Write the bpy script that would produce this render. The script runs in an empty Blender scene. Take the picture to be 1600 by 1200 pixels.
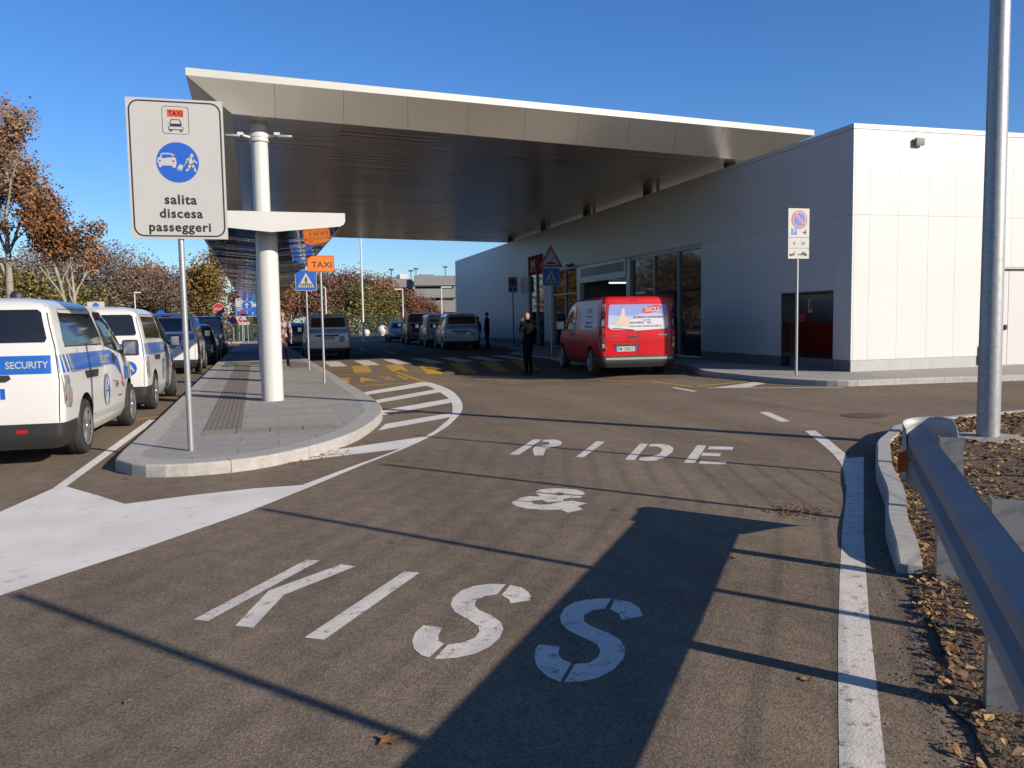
import bpy, bmesh, math, random
from mathutils import Vector, Matrix
random.seed(7)
R = math.radians
scene = bpy.context.scene
COL = scene.collection

# ---------------------------------------------------------------- camera, sky, sun, exposure
CAM_H = 1.45
cam_data = bpy.data.cameras.new('camera')
cam_data.sensor_width = 36.0
cam_data.lens = 1276.76 / 1600.0 * 36.0
cam_data.clip_start = 0.05
cam_data.clip_end = 3000.0
cam = bpy.data.objects.new('camera', cam_data)
COL.objects.link(cam)
cam.matrix_world = Matrix((
    (0.960193, 0.038244, -0.276706, 0.0),
    (-0.278813, 0.070618, -0.957745, 0.0),
    (-0.017087, 0.996770, 0.078469, CAM_H),
    (0, 0, 0, 1)))
scene.camera = cam

SUN_EL = R(23.0)
SUN_H = Vector((0.635, -0.7725))
SUN_DIR = Vector((SUN_H.x * math.cos(SUN_EL), SUN_H.y * math.cos(SUN_EL), math.sin(SUN_EL)))
world = bpy.data.worlds.new('World')
scene.world = world
world.use_nodes = True
wn = world.node_tree.nodes
sky_tex = wn.new('ShaderNodeTexSky')
sky_tex.sky_type = 'NISHITA'
sky_tex.sun_disc = False
sky_tex.sun_elevation = SUN_EL
sky_tex.sun_rotation = math.atan2(SUN_H.x, SUN_H.y)
sky_tex.altitude = 0
sky_tex.air_density = 1.0
sky_tex.dust_density = 0.45
sky_tex.ozone_density = 6.0
bg = wn['Background']
bg.inputs['Strength'].default_value = 0.104
sky_hs = wn.new('ShaderNodeHueSaturation')     # white balance of the camera, the same over the whole sky
sky_hs.inputs['Hue'].default_value = 0.508
sky_hs.inputs['Saturation'].default_value = 1.14
world.node_tree.links.new(sky_tex.outputs['Color'], sky_hs.inputs['Color'])
world.node_tree.links.new(sky_hs.outputs['Color'], bg.inputs['Color'])

sun_data = bpy.data.lights.new('sun', 'SUN')
sun_data.energy = 5.0
sun_data.angle = R(0.53)
sun_data.color = (1.0, 0.90, 0.76)
sun = bpy.data.objects.new('sun', sun_data)
COL.objects.link(sun)
sun.rotation_euler = (-SUN_DIR).to_track_quat('-Z', 'Y').to_euler()

scene.view_settings.view_transform = 'Standard'
scene.view_settings.look = 'None'
scene.view_settings.exposure = 0.57   # the photograph is exposed a little brighter
scene.view_settings.gamma = 1.0
scene.view_settings.use_curve_mapping = False
scene.cycles.max_bounces = 6
scene.cycles.caustics_reflective = False
scene.cycles.caustics_refractive = False

# ---------------------------------------------------------------- materials
MATS = {}
ALB = 0.66     # the whole place is a little duller than fresh paint
def dull(c): return tuple(v * ALB for v in c)
def pmat(name, col, rough=0.6, metal=0.0, noise=None, bump=None, spec=None, coat=0.0, emit=None, spots=None, alpha=None, wear=None, trans=0.0):
    """procedural principled material. noise=(scale, second colour[, lo, hi]); bump=(scale, strength, distance)"""
    if name in MATS: return MATS[name]
    col = dull(col)
    if noise: noise = [(q[0], dull(q[1])) + tuple(q[2:]) for q in (noise if isinstance(noise, list) else [noise])]
    if spots: spots = (spots[0], dull(spots[1]), spots[2])
    if wear: wear = (wear[0], dull(wear[1]), wear[2], wear[3])
    m = bpy.data.materials.new(name); m.use_nodes = True
    nt = m.node_tree; n = nt.nodes; lk = nt.links.new
    b = n['Principled BSDF']
    b.inputs['Roughness'].default_value = rough
    b.inputs['Metallic'].default_value = metal
    if spec is not None: b.inputs['Specular IOR Level'].default_value = spec
    if coat: b.inputs['Coat Weight'].default_value = coat; b.inputs['Coat Roughness'].default_value = 0.04
    if trans: b.inputs['Transmission Weight'].default_value = trans
    b.inputs['Base Color'].default_value = (*col, 1)
    geo = n.new('ShaderNodeNewGeometry')
    last = None
    def noise_node(scale, detail=4, rough_=0.6):
        t = n.new('ShaderNodeTexNoise'); t.inputs['Scale'].default_value = scale
        t.inputs['Detail'].default_value = detail; t.inputs['Roughness'].default_value = rough_
        lk(geo.outputs['Position'], t.inputs['Vector']); return t
    def ramp(src, lo, hi):
        r = n.new('ShaderNodeMapRange'); r.inputs['From Min'].default_value = lo; r.inputs['From Max'].default_value = hi
        lk(src, r.inputs['Value']); return r.outputs['Result']
    def mix(fac, a, c2):
        x = n.new('ShaderNodeMix'); x.data_type = 'RGBA'
        lk(fac, x.inputs[0])
        if isinstance(a, tuple): x.inputs[6].default_value = (*a, 1)
        else: lk(a, x.inputs[6])
        if isinstance(c2, tuple): x.inputs[7].default_value = (*c2, 1)
        else: lk(c2, x.inputs[7])
        return x.outputs[2]
    if noise:
        for k, ns in enumerate(noise if isinstance(noise, list) else [noise]):
            lo, hi = (ns[2], ns[3]) if len(ns) > 3 else (0.35, 0.65)
            last = mix(ramp(noise_node(ns[0]).outputs['Fac'], lo, hi), last if last is not None else col, ns[1])
    if spots:   # (scale, colour, threshold): small bright or dark grains
        v = n.new('ShaderNodeTexVoronoi'); v.inputs['Scale'].default_value = spots[0]
        lk(geo.outputs['Position'], v.inputs['Vector'])
        last = mix(ramp(v.outputs['Distance'], spots[2], spots[2] - 0.12), last if last is not None else col, spots[1])
    if wear:    # (scale, colour, lo, hi): worn patches with shapes of their own
        f = ramp(noise_node(wear[0], 8, 0.75).outputs['Fac'], wear[2], wear[3])
        last = mix(f, last if last is not None else col, wear[1])
    if last is not None: lk(last, b.inputs['Base Color'])
    if bump:
        bn = n.new('ShaderNodeBump'); bn.inputs['Strength'].default_value = bump[1]
        bn.inputs['Distance'].default_value = bump[2] if len(bump) > 2 else 0.01
        lk(noise_node(bump[0], 3).outputs['Fac'], bn.inputs['Height']); lk(bn.outputs['Normal'], b.inputs['Normal'])
    if emit:
        b.inputs['Emission Color'].default_value = (*emit[0], 1); b.inputs['Emission Strength'].default_value = emit[1]
    MATS[name] = m
    return m

ASPH = dull((0.268, 0.200, 0.138))
def asphalt():
    m = bpy.data.materials.new('asphalt'); m.use_nodes = True
    nt = m.node_tree; n = nt.nodes; lk = nt.links.new; b = n['Principled BSDF']
    b.inputs['Roughness'].default_value = 0.95; b.inputs['Specular IOR Level'].default_value = 0.06
    geo = n.new('ShaderNodeNewGeometry')
    def nz(scale, det, ro=.55):
        t = n.new('ShaderNodeTexNoise'); t.inputs['Scale'].default_value = scale; t.inputs['Detail'].default_value = det; t.inputs['Roughness'].default_value = ro
        lk(geo.outputs['Position'], t.inputs['Vector']); return t.outputs['Fac']
    def rng(src, lo, hi, a_, b_):
        r = n.new('ShaderNodeMapRange'); r.inputs['From Min'].default_value = lo; r.inputs['From Max'].default_value = hi
        r.inputs['To Min'].default_value = a_; r.inputs['To Max'].default_value = b_; lk(src, r.inputs['Value']); return r.outputs['Result']
    def mul(p, q):
        x = n.new('ShaderNodeMath'); x.operation = 'MULTIPLY'; lk(p, x.inputs[0]); lk(q, x.inputs[1]); return x.outputs[0]
    vo = n.new('ShaderNodeTexVoronoi'); vo.inputs['Scale'].default_value = 105.0; lk(geo.outputs['Position'], vo.inputs['Vector'])
    vc = n.new('ShaderNodeSeparateColor'); lk(vo.outputs['Color'], vc.inputs['Color'])
    # each stone of the aggregate has its own tone, bitumen between the stones is dark
    f = rng(vc.outputs[0], 0, 1, .76, 1.24)
    f = mul(f, rng(vo.outputs['Distance'], .25, .75, 1.04, .80))
    f = mul(f, rng(nz(170, 2), .3, .7, .78, 1.22))
    f = mul(f, rng(nz(6.0, 5), .3, .75, 1.10, .84))
    f = mul(f, rng(nz(.45, 4), .3, .7, .90, 1.14))
    f = mul(f, rng(nz(1.7, 7, .7), .60, .74, 1.0, .78))   # old stains
    mp = n.new('ShaderNodeMapping'); mp.inputs['Rotation'].default_value = (0, 0, R(35)); mp.inputs['Scale'].default_value = (.9, .07, 1)
    lk(geo.outputs['Position'], mp.inputs['Vector'])
    st = n.new('ShaderNodeTexNoise'); st.inputs['Scale'].default_value = 1.6; st.inputs['Detail'].default_value = 4; lk(mp.outputs['Vector'], st.inputs['Vector'])
    f = mul(f, rng(st.outputs['Fac'], .35, .68, .90, 1.12))   # wheel tracks sweeping round the bend
    dr = n.new('ShaderNodeTexVoronoi'); dr.inputs['Scale'].default_value = 1.1; lk(geo.outputs['Position'], dr.inputs['Vector'])
    f = mul(f, rng(dr.outputs['Distance'], .03, .06, .62, 1.0))   # drips of oil
    col = n.new('ShaderNodeMix'); col.data_type = 'RGBA'; col.blend_type = 'MULTIPLY'; col.inputs[0].default_value = 1.0
    tint = n.new('ShaderNodeMix'); tint.data_type = 'RGBA'; lk(vc.outputs[1], tint.inputs[0])
    tint.inputs[6].default_value = (*ASPH, 1); tint.inputs[7].default_value = (ASPH[0] * .93, ASPH[1] * 1.0, ASPH[2] * 1.1, 1)
    lk(tint.outputs[2], col.inputs[6]); lk(f, col.inputs[7]); lk(col.outputs[2], b.inputs['Base Color'])
    bn = n.new('ShaderNodeBump'); bn.inputs['Strength'].default_value = .35; bn.inputs['Distance'].default_value = .004
    lk(vo.outputs['Distance'], bn.inputs['Height']); lk(bn.outputs['Normal'], b.inputs['Normal'])
    return m
M_asphalt = asphalt()
M_ground = pmat('far_ground', (0.10, 0.095, 0.06), 0.95, noise=(0.4, (0.13, 0.11, 0.07)))
M_white_paint = pmat('white_road_paint', (0.84, 0.765, 0.66), 0.75, noise=(3.0, (0.72, 0.655, 0.56), 0.4, 0.7), spots=(75.0, (0.56, 0.50, 0.43), 0.16), wear=(13.0, (0.28, 0.22, 0.17), 0.54, 0.64), bump=(90.0, 0.5, 0.006))
M_gore_paint = pmat('white_gore_paint', (0.92, 0.865, 0.775), 0.7, noise=(1.3, (0.78, 0.73, 0.65), 0.4, 0.7), spots=(75.0, (0.66, 0.62, 0.55), 0.16), wear=(5.0, (0.42, 0.36, 0.30), 0.58, 0.70), bump=(90.0, 0.4, 0.005))
M_yellow_paint = pmat('yellow_road_paint', (0.60, 0.36, 0.03), 0.75, noise=(5.0, (0.50, 0.30, 0.03), 0.4, 0.7), wear=(9.0, (0.25, 0.18, 0.10), 0.60, 0.75))
M_kerb = pmat('kerb_granite', (0.50, 0.47, 0.42), 0.8, noise=[(14.0, (0.38, 0.355, 0.32)), (120.0, (0.58, 0.55, 0.51), 0.5, 0.75)], bump=(90.0, 0.4, 0.004), wear=(2.3, (0.33, 0.30, 0.26), 0.58, 0.75))
M_paver = [pmat('stone_paver_%d' % i, c, 0.82, noise=[(9.0, tuple(v * 0.82 for v in c)), (120.0, tuple(v * 1.2 for v in c), 0.5, 0.75)], bump=(100.0, 0.35, 0.003))
           for i, c in enumerate([(0.38, 0.355, 0.315), (0.40, 0.375, 0.33), (0.365, 0.34, 0.30)])]
M_tactile = pmat('tactile_paver_stone', (0.235, 0.20, 0.17), 0.85, noise=(30.0, (0.19, 0.16, 0.135)), bump=(120.0, 0.3, 0.003))
M_pave = pmat('pavement_concrete', (0.42, 0.39, 0.34), 0.85, noise=[(1.2, (0.35, 0.325, 0.285)), (60.0, (0.46, 0.43, 0.38), 0.5, 0.8)], bump=(90.0, 0.3, 0.003))
M_panel = pmat('white_facade_panel', (0.74, 0.73, 0.70), 0.42, noise=(0.6, (0.71, 0.70, 0.67)), spec=0.35)
M_panel_joint = pmat('panel_joint_backing', (0.66, 0.65, 0.62), 0.8)
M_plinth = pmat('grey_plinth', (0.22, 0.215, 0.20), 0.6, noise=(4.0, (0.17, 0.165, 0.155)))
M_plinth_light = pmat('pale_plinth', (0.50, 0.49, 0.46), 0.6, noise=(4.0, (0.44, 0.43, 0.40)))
M_white_metal = pmat('white_painted_steel', (0.72, 0.705, 0.665), 0.38, noise=(1.5, (0.69, 0.675, 0.635)))
M_soffit = pmat('polished_soffit_metal', (1.15, 0.94, 0.76), 0.26, 0.82, noise=(0.5, (1.05, 0.85, 0.68)), bump=(0.9, 0.15, 0.02))
M_soffit_low = pmat('mirror_soffit_metal', (0.62, 0.54, 0.46), 0.07, 1.0, noise=(0.5, (0.55, 0.48, 0.41)))
M_edge = pmat('pale_edge_strip', (0.56, 0.55, 0.51), 0.45, noise=(0.8, (0.52, 0.51, 0.475)))
M_roofing = pmat('grey_roof_membrane', (0.16, 0.16, 0.155), 0.9, noise=(1.0, (0.12, 0.12, 0.118)))
M_fascia = pmat('satin_fascia_metal', (0.80, 0.74, 0.65), 0.30, 0.9, noise=(0.7, (0.74, 0.685, 0.60)), bump=(0.6, 0.1, 0.02))
M_galv = pmat('galvanised_steel', (0.34, 0.345, 0.35), 0.5, 0.45, noise=[(22.0, (0.27, 0.275, 0.28), .45, .6), (3.0, (0.38, 0.385, 0.39))], bump=(60.0, 0.08, 0.002))
M_galv_dull = pmat('dull_galvanised_steel', (0.33, 0.325, 0.32), 0.55, 0.25, noise=[(22.0, (0.26, 0.26, 0.26), .45, .6), (2.0, (0.38, 0.375, 0.37))], wear=(6.0, (0.17, 0.15, 0.13), 0.60, 0.72), bump=(30.0, .1, .003))
M_pole = pmat('grey_sign_pole', (0.50, 0.51, 0.52), 0.45, 0.6, noise=(20.0, (0.44, 0.45, 0.46)))
M_alu = pmat('aluminium_frame', (0.42, 0.42, 0.41), 0.4, 0.7)
M_dark_alu = pmat('dark_frame', (0.05, 0.05, 0.05), 0.4, 0.3)
M_glass_dark = pmat('dark_vehicle_glass', (0.012, 0.014, 0.016), 0.04, spec=0.6, noise=(2.0, (0.02, 0.022, 0.024)))
M_shop_glass = pmat('shop_glass', (0.018, 0.02, 0.02), 0.03, spec=0.55, noise=(0.8, (0.03, 0.03, 0.028)))
M_black = pmat('black_plastic', (0.022, 0.022, 0.023), 0.55, noise=(40.0, (0.03, 0.03, 0.03)))
M_rubber = pmat('tyre_rubber', (0.02, 0.019, 0.018), 0.8, noise=(12.0, (0.038, 0.034, 0.03)))
M_rim = pmat('alloy_rim', (0.55, 0.55, 0.54), 0.35, 0.75, noise=(15.0, (0.45, 0.45, 0.43)))
M_vwhite = pmat('white_vehicle_paint', (0.80, 0.785, 0.75), 0.28, coat=0.6, noise=(1.0, (0.78, 0.762, 0.725)), wear=(3.0, (0.66, 0.63, 0.58), 0.66, 0.85))
M_vblue = pmat('blue_vinyl', (0.012, 0.135, 0.55), 0.3, coat=0.4, noise=(2.0, (0.014, 0.12, 0.50)))
M_vred = pmat('red_vehicle_paint', (0.56, 0.006, 0.012), 0.28, coat=0.1, spec=0.3, noise=(1.0, (0.70, 0.006, 0.012)))
M_vdkred = pmat('dark_red_vehicle_paint', (0.22, 0.02, 0.02), 0.28, coat=0.7, noise=(1.0, (0.20, 0.018, 0.018)))
M_vblack = pmat('black_vehicle_paint', (0.012, 0.012, 0.013), 0.16, coat=0.8, noise=(1.0, (0.016, 0.016, 0.017)))
M_vgrey = pmat('grey_vehicle_paint', (0.10, 0.105, 0.115), 0.2, 0.4, coat=0.7, noise=(1.0, (0.085, 0.09, 0.10)))
M_vsilver = pmat('silver_vehicle_paint', (0.45, 0.46, 0.47), 0.28, 0.6, coat=0.6, noise=(1.0, (0.42, 0.43, 0.44)))
M_lens_red = pmat('red_lens', (0.55, 0.02, 0.02), 0.12, coat=0.6, noise=(60.0, (0.42, 0.012, 0.012)))
M_lens_clear = pmat('clear_lens', (0.62, 0.62, 0.62), 0.12, 0.3, coat=0.8, noise=(45.0, (0.35, 0.36, 0.37)))
M_lens_pink = pmat('pink_lens', (0.62, 0.28, 0.24), 0.12, 0.2, coat=0.8, noise=(60.0, (0.66, 0.5, 0.45)))
M_chrome = pmat('chrome_trim', (0.7, 0.7, 0.7), 0.15, 1.0)
M_seam = pmat('panel_gap', (0.03, 0.03, 0.03), 0.8)
M_pwhite = pmat('sign_white', (0.52, 0.51, 0.49), 0.5, noise=(2.0, (0.50, 0.49, 0.47)))
M_pblack = pmat('sign_black', (0.012, 0.012, 0.013), 0.5)
M_pblue = pmat('sign_blue', (0.012, 0.10, 0.52), 0.4, noise=(3.0, (0.014, 0.11, 0.54)))
M_pred = pmat('sign_red', (0.50, 0.03, 0.035), 0.4, noise=(3.0, (0.46, 0.03, 0.035)))
M_porange = pmat('sign_orange', (0.80, 0.20, 0.015), 0.4, noise=(3.0, (0.82, 0.22, 0.02)))
M_porangered = pmat('sign_orange_red', (0.75, 0.10, 0.03), 0.4, noise=(3.0, (0.77, 0.11, 0.03)))
M_pgreen = pmat('sign_green', (0.01, 0.30, 0.28), 0.4, noise=(3.0, (0.012, 0.32, 0.30)))
M_pyellowish = pmat('plate_white', (0.66, 0.66, 0.62), 0.35, noise=(30.0, (0.62, 0.62, 0.58)))
M_vinyl_sky = pmat('window_vinyl_blue', (0.25, 0.33, 0.66), 0.3, noise=(2.0, (0.28, 0.36, 0.68)))
M_vinyl_mid = pmat('window_vinyl_pale_blue', (0.46, 0.52, 0.74), 0.3, noise=(2.0, (0.5, 0.55, 0.76)))
M_vinyl_white = pmat('window_vinyl_white', (0.72, 0.72, 0.74), 0.3, noise=(2.0, (0.69, 0.7, 0.73)))
M_skin = pmat('skin', (0.50, 0.28, 0.19), 0.5, noise=(30.0, (0.46, 0.25, 0.165)))
M_hand_print = pmat('printed_hand', (0.66, 0.50, 0.38), 0.4, noise=(30.0, (0.72, 0.6, 0.5)))
M_jacket = pmat('dark_jacket_cloth', (0.005, 0.005, 0.0065), 0.9, spec=0.05, noise=(25.0, (0.009, 0.009, 0.011)), bump=(18.0, 0.5, 0.01))
M_trouser = pmat('dark_trouser_cloth', (0.006, 0.007, 0.009), 0.9, spec=0.05, noise=(25.0, (0.012, 0.013, 0.017)))
M_shoe = pmat('black_shoe', (0.012, 0.012, 0.012), 0.5)
M_bluecoat = pmat('navy_coat', (0.03, 0.035, 0.055), 0.8, noise=(25.0, (0.045, 0.05, 0.07)))
M_pattern = pmat('patterned_red_white_coat', (0.18, 0.03, 0.04), 0.8, noise=(9.0, (0.5, 0.44, 0.42), 0.48, 0.56))
M_blond = pmat('blond_hair', (0.50, 0.27, 0.10), 0.6, noise=(40.0, (0.36, 0.18, 0.06)))
M_darkhair = pmat('dark_hair', (0.02, 0.015, 0.012), 0.6, noise=(40.0, (0.035, 0.025, 0.02)))
M_soil = pmat('dry_soil', (0.15, 0.088, 0.046), 0.95, noise=[(3.0, (0.21, 0.135, 0.07)), (40.0, (0.09, 0.052, 0.03), 0.45, 0.7)], bump=(45.0, 0.9, 0.03))
M_leafdry = [pmat('dry_leaf_%d' % i, c, 0.8, noise=(12.0, tuple(v * 0.7 for v in c))) for i, c in enumerate([(0.36, 0.17, 0.055), (0.46, 0.25, 0.09), (0.22, 0.11, 0.045), (0.52, 0.34, 0.15)])]
M_grass = pmat('dry_grass', (0.16, 0.15, 0.05), 0.8, noise=(8.0, (0.10, 0.11, 0.03)))
M_bark_pale = pmat('pale_plane_bark', (0.40, 0.36, 0.28), 0.85, noise=[(3.0, (0.24, 0.21, 0.16)), (9.0, (0.5, 0.46, 0.37), 0.5, 0.7)])
M_bark = pmat('grey_brown_bark', (0.13, 0.10, 0.085), 0.9, noise=(5.0, (0.19, 0.15, 0.125)))
M_carpark = pmat('carpark_grey_cladding', (0.22, 0.22, 0.225), 0.7, noise=(0.5, (0.19, 0.19, 0.195)))
M_carpark_dark = pmat('carpark_dark_gap', (0.02, 0.021, 0.024), 0.9, noise=(0.8, (0.04, 0.04, 0.045)))
M_green_fence = pmat('green_fence_paint', (0.03, 0.09, 0.055), 0.6, noise=(4.0, (0.025, 0.075, 0.045)))
M_iron = pmat('cast_iron', (0.10, 0.065, 0.045), 0.7, 0.3, noise=(20.0, (0.16, 0.11, 0.08)))
M_steel_door = pmat('brushed_steel', (0.30, 0.28, 0.26), 0.25, 1.0, noise=(3.0, (0.26, 0.245, 0.23)))
M_red_reflection = pmat('painted_red_reflection', (0.20, 0.012, 0.010), 0.15, 0.2, noise=(1.5, (0.15, 0.01, 0.01)))  # colour that stands in for a red reflection on the lift doors
M_orange_refl = pmat('orange_reflector', (0.75, 0.16, 0.01), 0.3, noise=(40.0, (0.65, 0.12, 0.01)))
M_terminal = pmat('matt_galvanised_sheet', (0.50, 0.50, 0.49), 0.6, 0.25, noise=[(14.0, (0.42, 0.42, 0.415)), (3.0, (0.54, 0.54, 0.53))])
M_metro_red = pmat('metro_sign_red', (0.42, 0.015, 0.02), 0.8, spec=0.1, noise=(2.0, (0.38, 0.015, 0.02)))
M_lamp_pole = pmat('bright_galvanised_pole', (0.50, 0.50, 0.50), 0.45, 0.5, noise=[(22.0, (0.42, 0.42, 0.425), .45, .6)], bump=(30.0, .05, .002))
# ---------------------------------------------------------------- helpers
def tag(o, label=None, cat=None, group=None, kind=None):
    if label: o['label'] = label
    if cat: o['category'] = cat
    if group: o['group'] = group
    if kind: o['kind'] = kind
    return o

def link(name, mesh, parent=None):
    o = bpy.data.objects.new(name, mesh)
    COL.objects.link(o)
    if parent is not None: o.parent = parent
    return o

def empty(name, loc=(0, 0, 0), rz=0.0, label=None, cat=None, group=None, kind=None):
    o = bpy.data.objects.new(name, None)
    o.empty_display_size = 0.2
    COL.objects.link(o)
    o.location = loc
    o.rotation_euler = (0, 0, rz)
    return tag(o, label, cat, group, kind)

def copy_tree(o, parent=None):
    c = o.copy(); COL.objects.link(c); c.parent = parent
    for ch in list(o.children): copy_tree(ch, c)
    return c

class MB:
    """collects vertices and faces; build() links them as one mesh object"""
    def __init__(s): s.v = []; s.f = []; s.mi = []; s.mats = []
    def m(s, mat):
        if mat not in s.mats: s.mats.append(mat)
        return s.mats.index(mat)
    def add(s, vs, fs, mat=None):
        k = len(s.v); s.v += [tuple(q) for q in vs]
        i = s.m(mat) if mat else 0
        for f in fs: s.f.append(tuple(a + k for a in f)); s.mi.append(i)
        return s
    def box(s, x0, x1, y0, y1, z0, z1, mat=None, M=None):
        vs = [(x0, y0, z0), (x1, y0, z0), (x1, y1, z0), (x0, y1, z0), (x0, y0, z1), (x1, y0, z1), (x1, y1, z1), (x0, y1, z1)]
        if M is not None: vs = [M @ Vector(q) for q in vs]
        return s.add(vs, [(0, 3, 2, 1), (4, 5, 6, 7), (0, 1, 5, 4), (1, 2, 6, 5), (2, 3, 7, 6), (3, 0, 4, 7)], mat)
    def poly(s, pts, z, mat=None):
        return s.add([(p[0], p[1], z) for p in pts], [tuple(range(len(pts)))], mat)
    def prism(s, pts, z0, z1, mat=None):
        n = len(pts)
        a = sum(pts[i][0] * pts[(i + 1) % n][1] - pts[(i + 1) % n][0] * pts[i][1] for i in range(n))
        if a < 0: pts = list(reversed(pts))
        vs = [(p[0], p[1], z0) for p in pts] + [(p[0], p[1], z1) for p in pts]
        fs = [tuple(reversed(range(n))), tuple(range(n, 2 * n))] + [(i, (i + 1) % n, (i + 1) % n + n, i + n) for i in range(n)]
        return s.add(vs, fs, mat)
    def tube(s, pts, rads, seg=10, mat=None, cap=True):
        pts = [Vector(p) for p in pts]
        if not isinstance(rads, (list, tuple)): rads = [rads] * len(pts)
        vs = []; fs = []
        ref = None
        for i, p in enumerate(pts):
            d = (pts[min(i + 1, len(pts) - 1)] - pts[max(i - 1, 0)]).normalized()
            if ref is None: ref = Vector((1, 0, 0)) if abs(d.x) < 0.8 else Vector((0, 1, 0))
            u = d.cross(ref); u.normalize(); w = d.cross(u); ref = w.cross(d) * -1 if False else ref
            for k in range(seg):
                a = 2 * math.pi * k / seg
                vs.append(p + (u * math.cos(a) + w * math.sin(a)) * rads[i])
        for i in range(len(pts) - 1):
            for k in range(seg):
                a, b = i * seg + k, i * seg + (k + 1) % seg
                fs.append((a, a + seg, b + seg, b))
        if cap:
            fs.append(tuple(range(seg))); fs.append(tuple(reversed(range((len(pts) - 1) * seg, len(pts) * seg))))
        return s.add(vs, fs, mat)
    def lathe(s, prof, c=(0, 0, 0), axis='z', seg=24, mat=None, closed=False):
        """prof: list of (radius, height along the axis)"""
        vs = []; fs = []; n = len(prof)
        for k in range(seg):
            a = 2 * math.pi * k / seg; ca, sa = math.cos(a), math.sin(a)
            for r, h in prof:
                if axis == 'z': q = (c[0] + r * ca, c[1] + r * sa, c[2] + h)
                elif axis == 'x': q = (c[0] + h, c[1] + r * ca, c[2] + r * sa)
                else: q = (c[0] + r * sa, c[1] + h, c[2] + r * ca)
                vs.append(q)
        rng = range(n if closed else n - 1)
        for k in range(seg):
            for i in rng:
                a = k * n + i; b = k * n + (i + 1) % n
                k2 = ((k + 1) % seg) * n
                fs.append((a, k2 + i, k2 + (i + 1) % n, b))
        return s.add(vs, fs, mat)
    def mesh(s, name, mat=None, smooth=False, angle=None):
        me = bpy.data.meshes.new(name)
        me.from_pydata(s.v, [], s.f)
        if s.mats:
            for q in s.mats: me.materials.append(q)
            me.polygons.foreach_set('material_index', s.mi)
        elif mat: me.materials.append(mat)
        if smooth or angle:
            me.polygons.foreach_set('use_smooth', [True] * len(me.polygons))
            if angle: me.set_sharp_from_angle(angle=R(angle))
        me.update()
        return me
    def build(s, name, mat=None, parent=None, smooth=False, angle=None, fix=False, bevel=0.0):
        me = s.mesh(name, mat, smooth, angle)
        if fix or bevel:
            bm = bmesh.new(); bm.from_mesh(me)
            bmesh.ops.remove_doubles(bm, verts=bm.verts, dist=1e-5)
            bmesh.ops.recalc_face_normals(bm, faces=bm.faces)
            if bevel:
                es = [e for e in bm.edges if len(e.link_faces) == 2 and e.calc_face_angle(0) > R(35)]
                bmesh.ops.bevel(bm, geom=es, offset=bevel, segments=2, profile=0.6, affect='EDGES', clamp_overlap=True)
            bm.to_mesh(me); bm.free(); me.update()
            if bevel:
                me.polygons.foreach_set('use_smooth', [True] * len(me.polygons)); me.set_sharp_from_angle(angle=R(40))
        return link(name, me, parent)

_txt_cache = {}
def text2d(s, size=1.0, bold=0.0, spacing=1.0, width=None):
    """lettering outline as flat (verts, faces) centred on x, baseline y=0; width scales it to fit"""
    key = (s, bold, spacing)
    if key not in _txt_cache:
        cu = bpy.data.curves.new('t', 'FONT'); cu.body = s; cu.align_x = 'CENTER'; cu.size = 1.0
        cu.offset = bold; cu.space_character = spacing; cu.resolution_u = 3; cu.fill_mode = 'FRONT'
        ob = bpy.data.objects.new('t', cu); COL.objects.link(ob)
        dg = bpy.context.evaluated_depsgraph_get()
        me = bpy.data.meshes.new_from_object(ob.evaluated_get(dg))
        vs = [(v.co.x, v.co.y) for v in me.vertices]; fs = [tuple(p.vertices) for p in me.polygons]
        bpy.data.objects.remove(ob); bpy.data.curves.remove(cu); bpy.data.meshes.remove(me)
        _txt_cache[key] = (vs, fs)
    vs, fs = _txt_cache[key]
    x0 = min(v[0] for v in vs); x1 = max(v[0] for v in vs)
    k = (width / (x1 - x0)) if width else size
    kx = k; ky = size if (width and size) else k
    cx = (x0 + x1) / 2
    return [((x - cx) * kx, y * ky) for x, y in vs], fs

def circle(cx, cz, r, n=40): return [(cx + r * math.cos(2 * math.pi * i / n), cz + r * math.sin(2 * math.pi * i / n)) for i in range(n)]
def rrect(x0, x1, z0, z1, r, n=6):
    out = []
    for cx, cz, a0 in ((x1 - r, z1 - r, 0), (x0 + r, z1 - r, 90), (x0 + r, z0 + r, 180), (x1 - r, z0 + r, 270)):
        for k in range(n + 1):
            a = R(a0 + 90 * k / n); out.append((cx + r * math.cos(a), cz + r * math.sin(a)))
    return out

def face_xz(name, polys, mat, parent, layer=1, base=0.0, thick=0.0015):
    """flat print on a sign: polygons given as (x, z), facing -y, laid 'layer' steps proud of the sheet"""
    mb = MB()
    y = base - 0.0025 * layer
    for p in polys:
        n = len(p)
        a = sum(p[i][0] * p[(i + 1) % n][1] - p[(i + 1) % n][0] * p[i][1] for i in range(n))
        if a < 0: p = list(reversed(p))
        mb.add([(q[0], y, q[1]) for q in p], [tuple(range(n))])
    return mb.build(name, mat, parent)

def text_xz(name, s, cx, z, size, mat, parent, layer=2, base=0.0, bold=0.02, width=None, spacing=1.0):
    vs, fs = text2d(s, size, bold, spacing, width)
    y = base - 0.0025 * layer
    return MB().add([(cx + a, y, z + b) for a, b in vs], fs).build(name, mat, parent)

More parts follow.
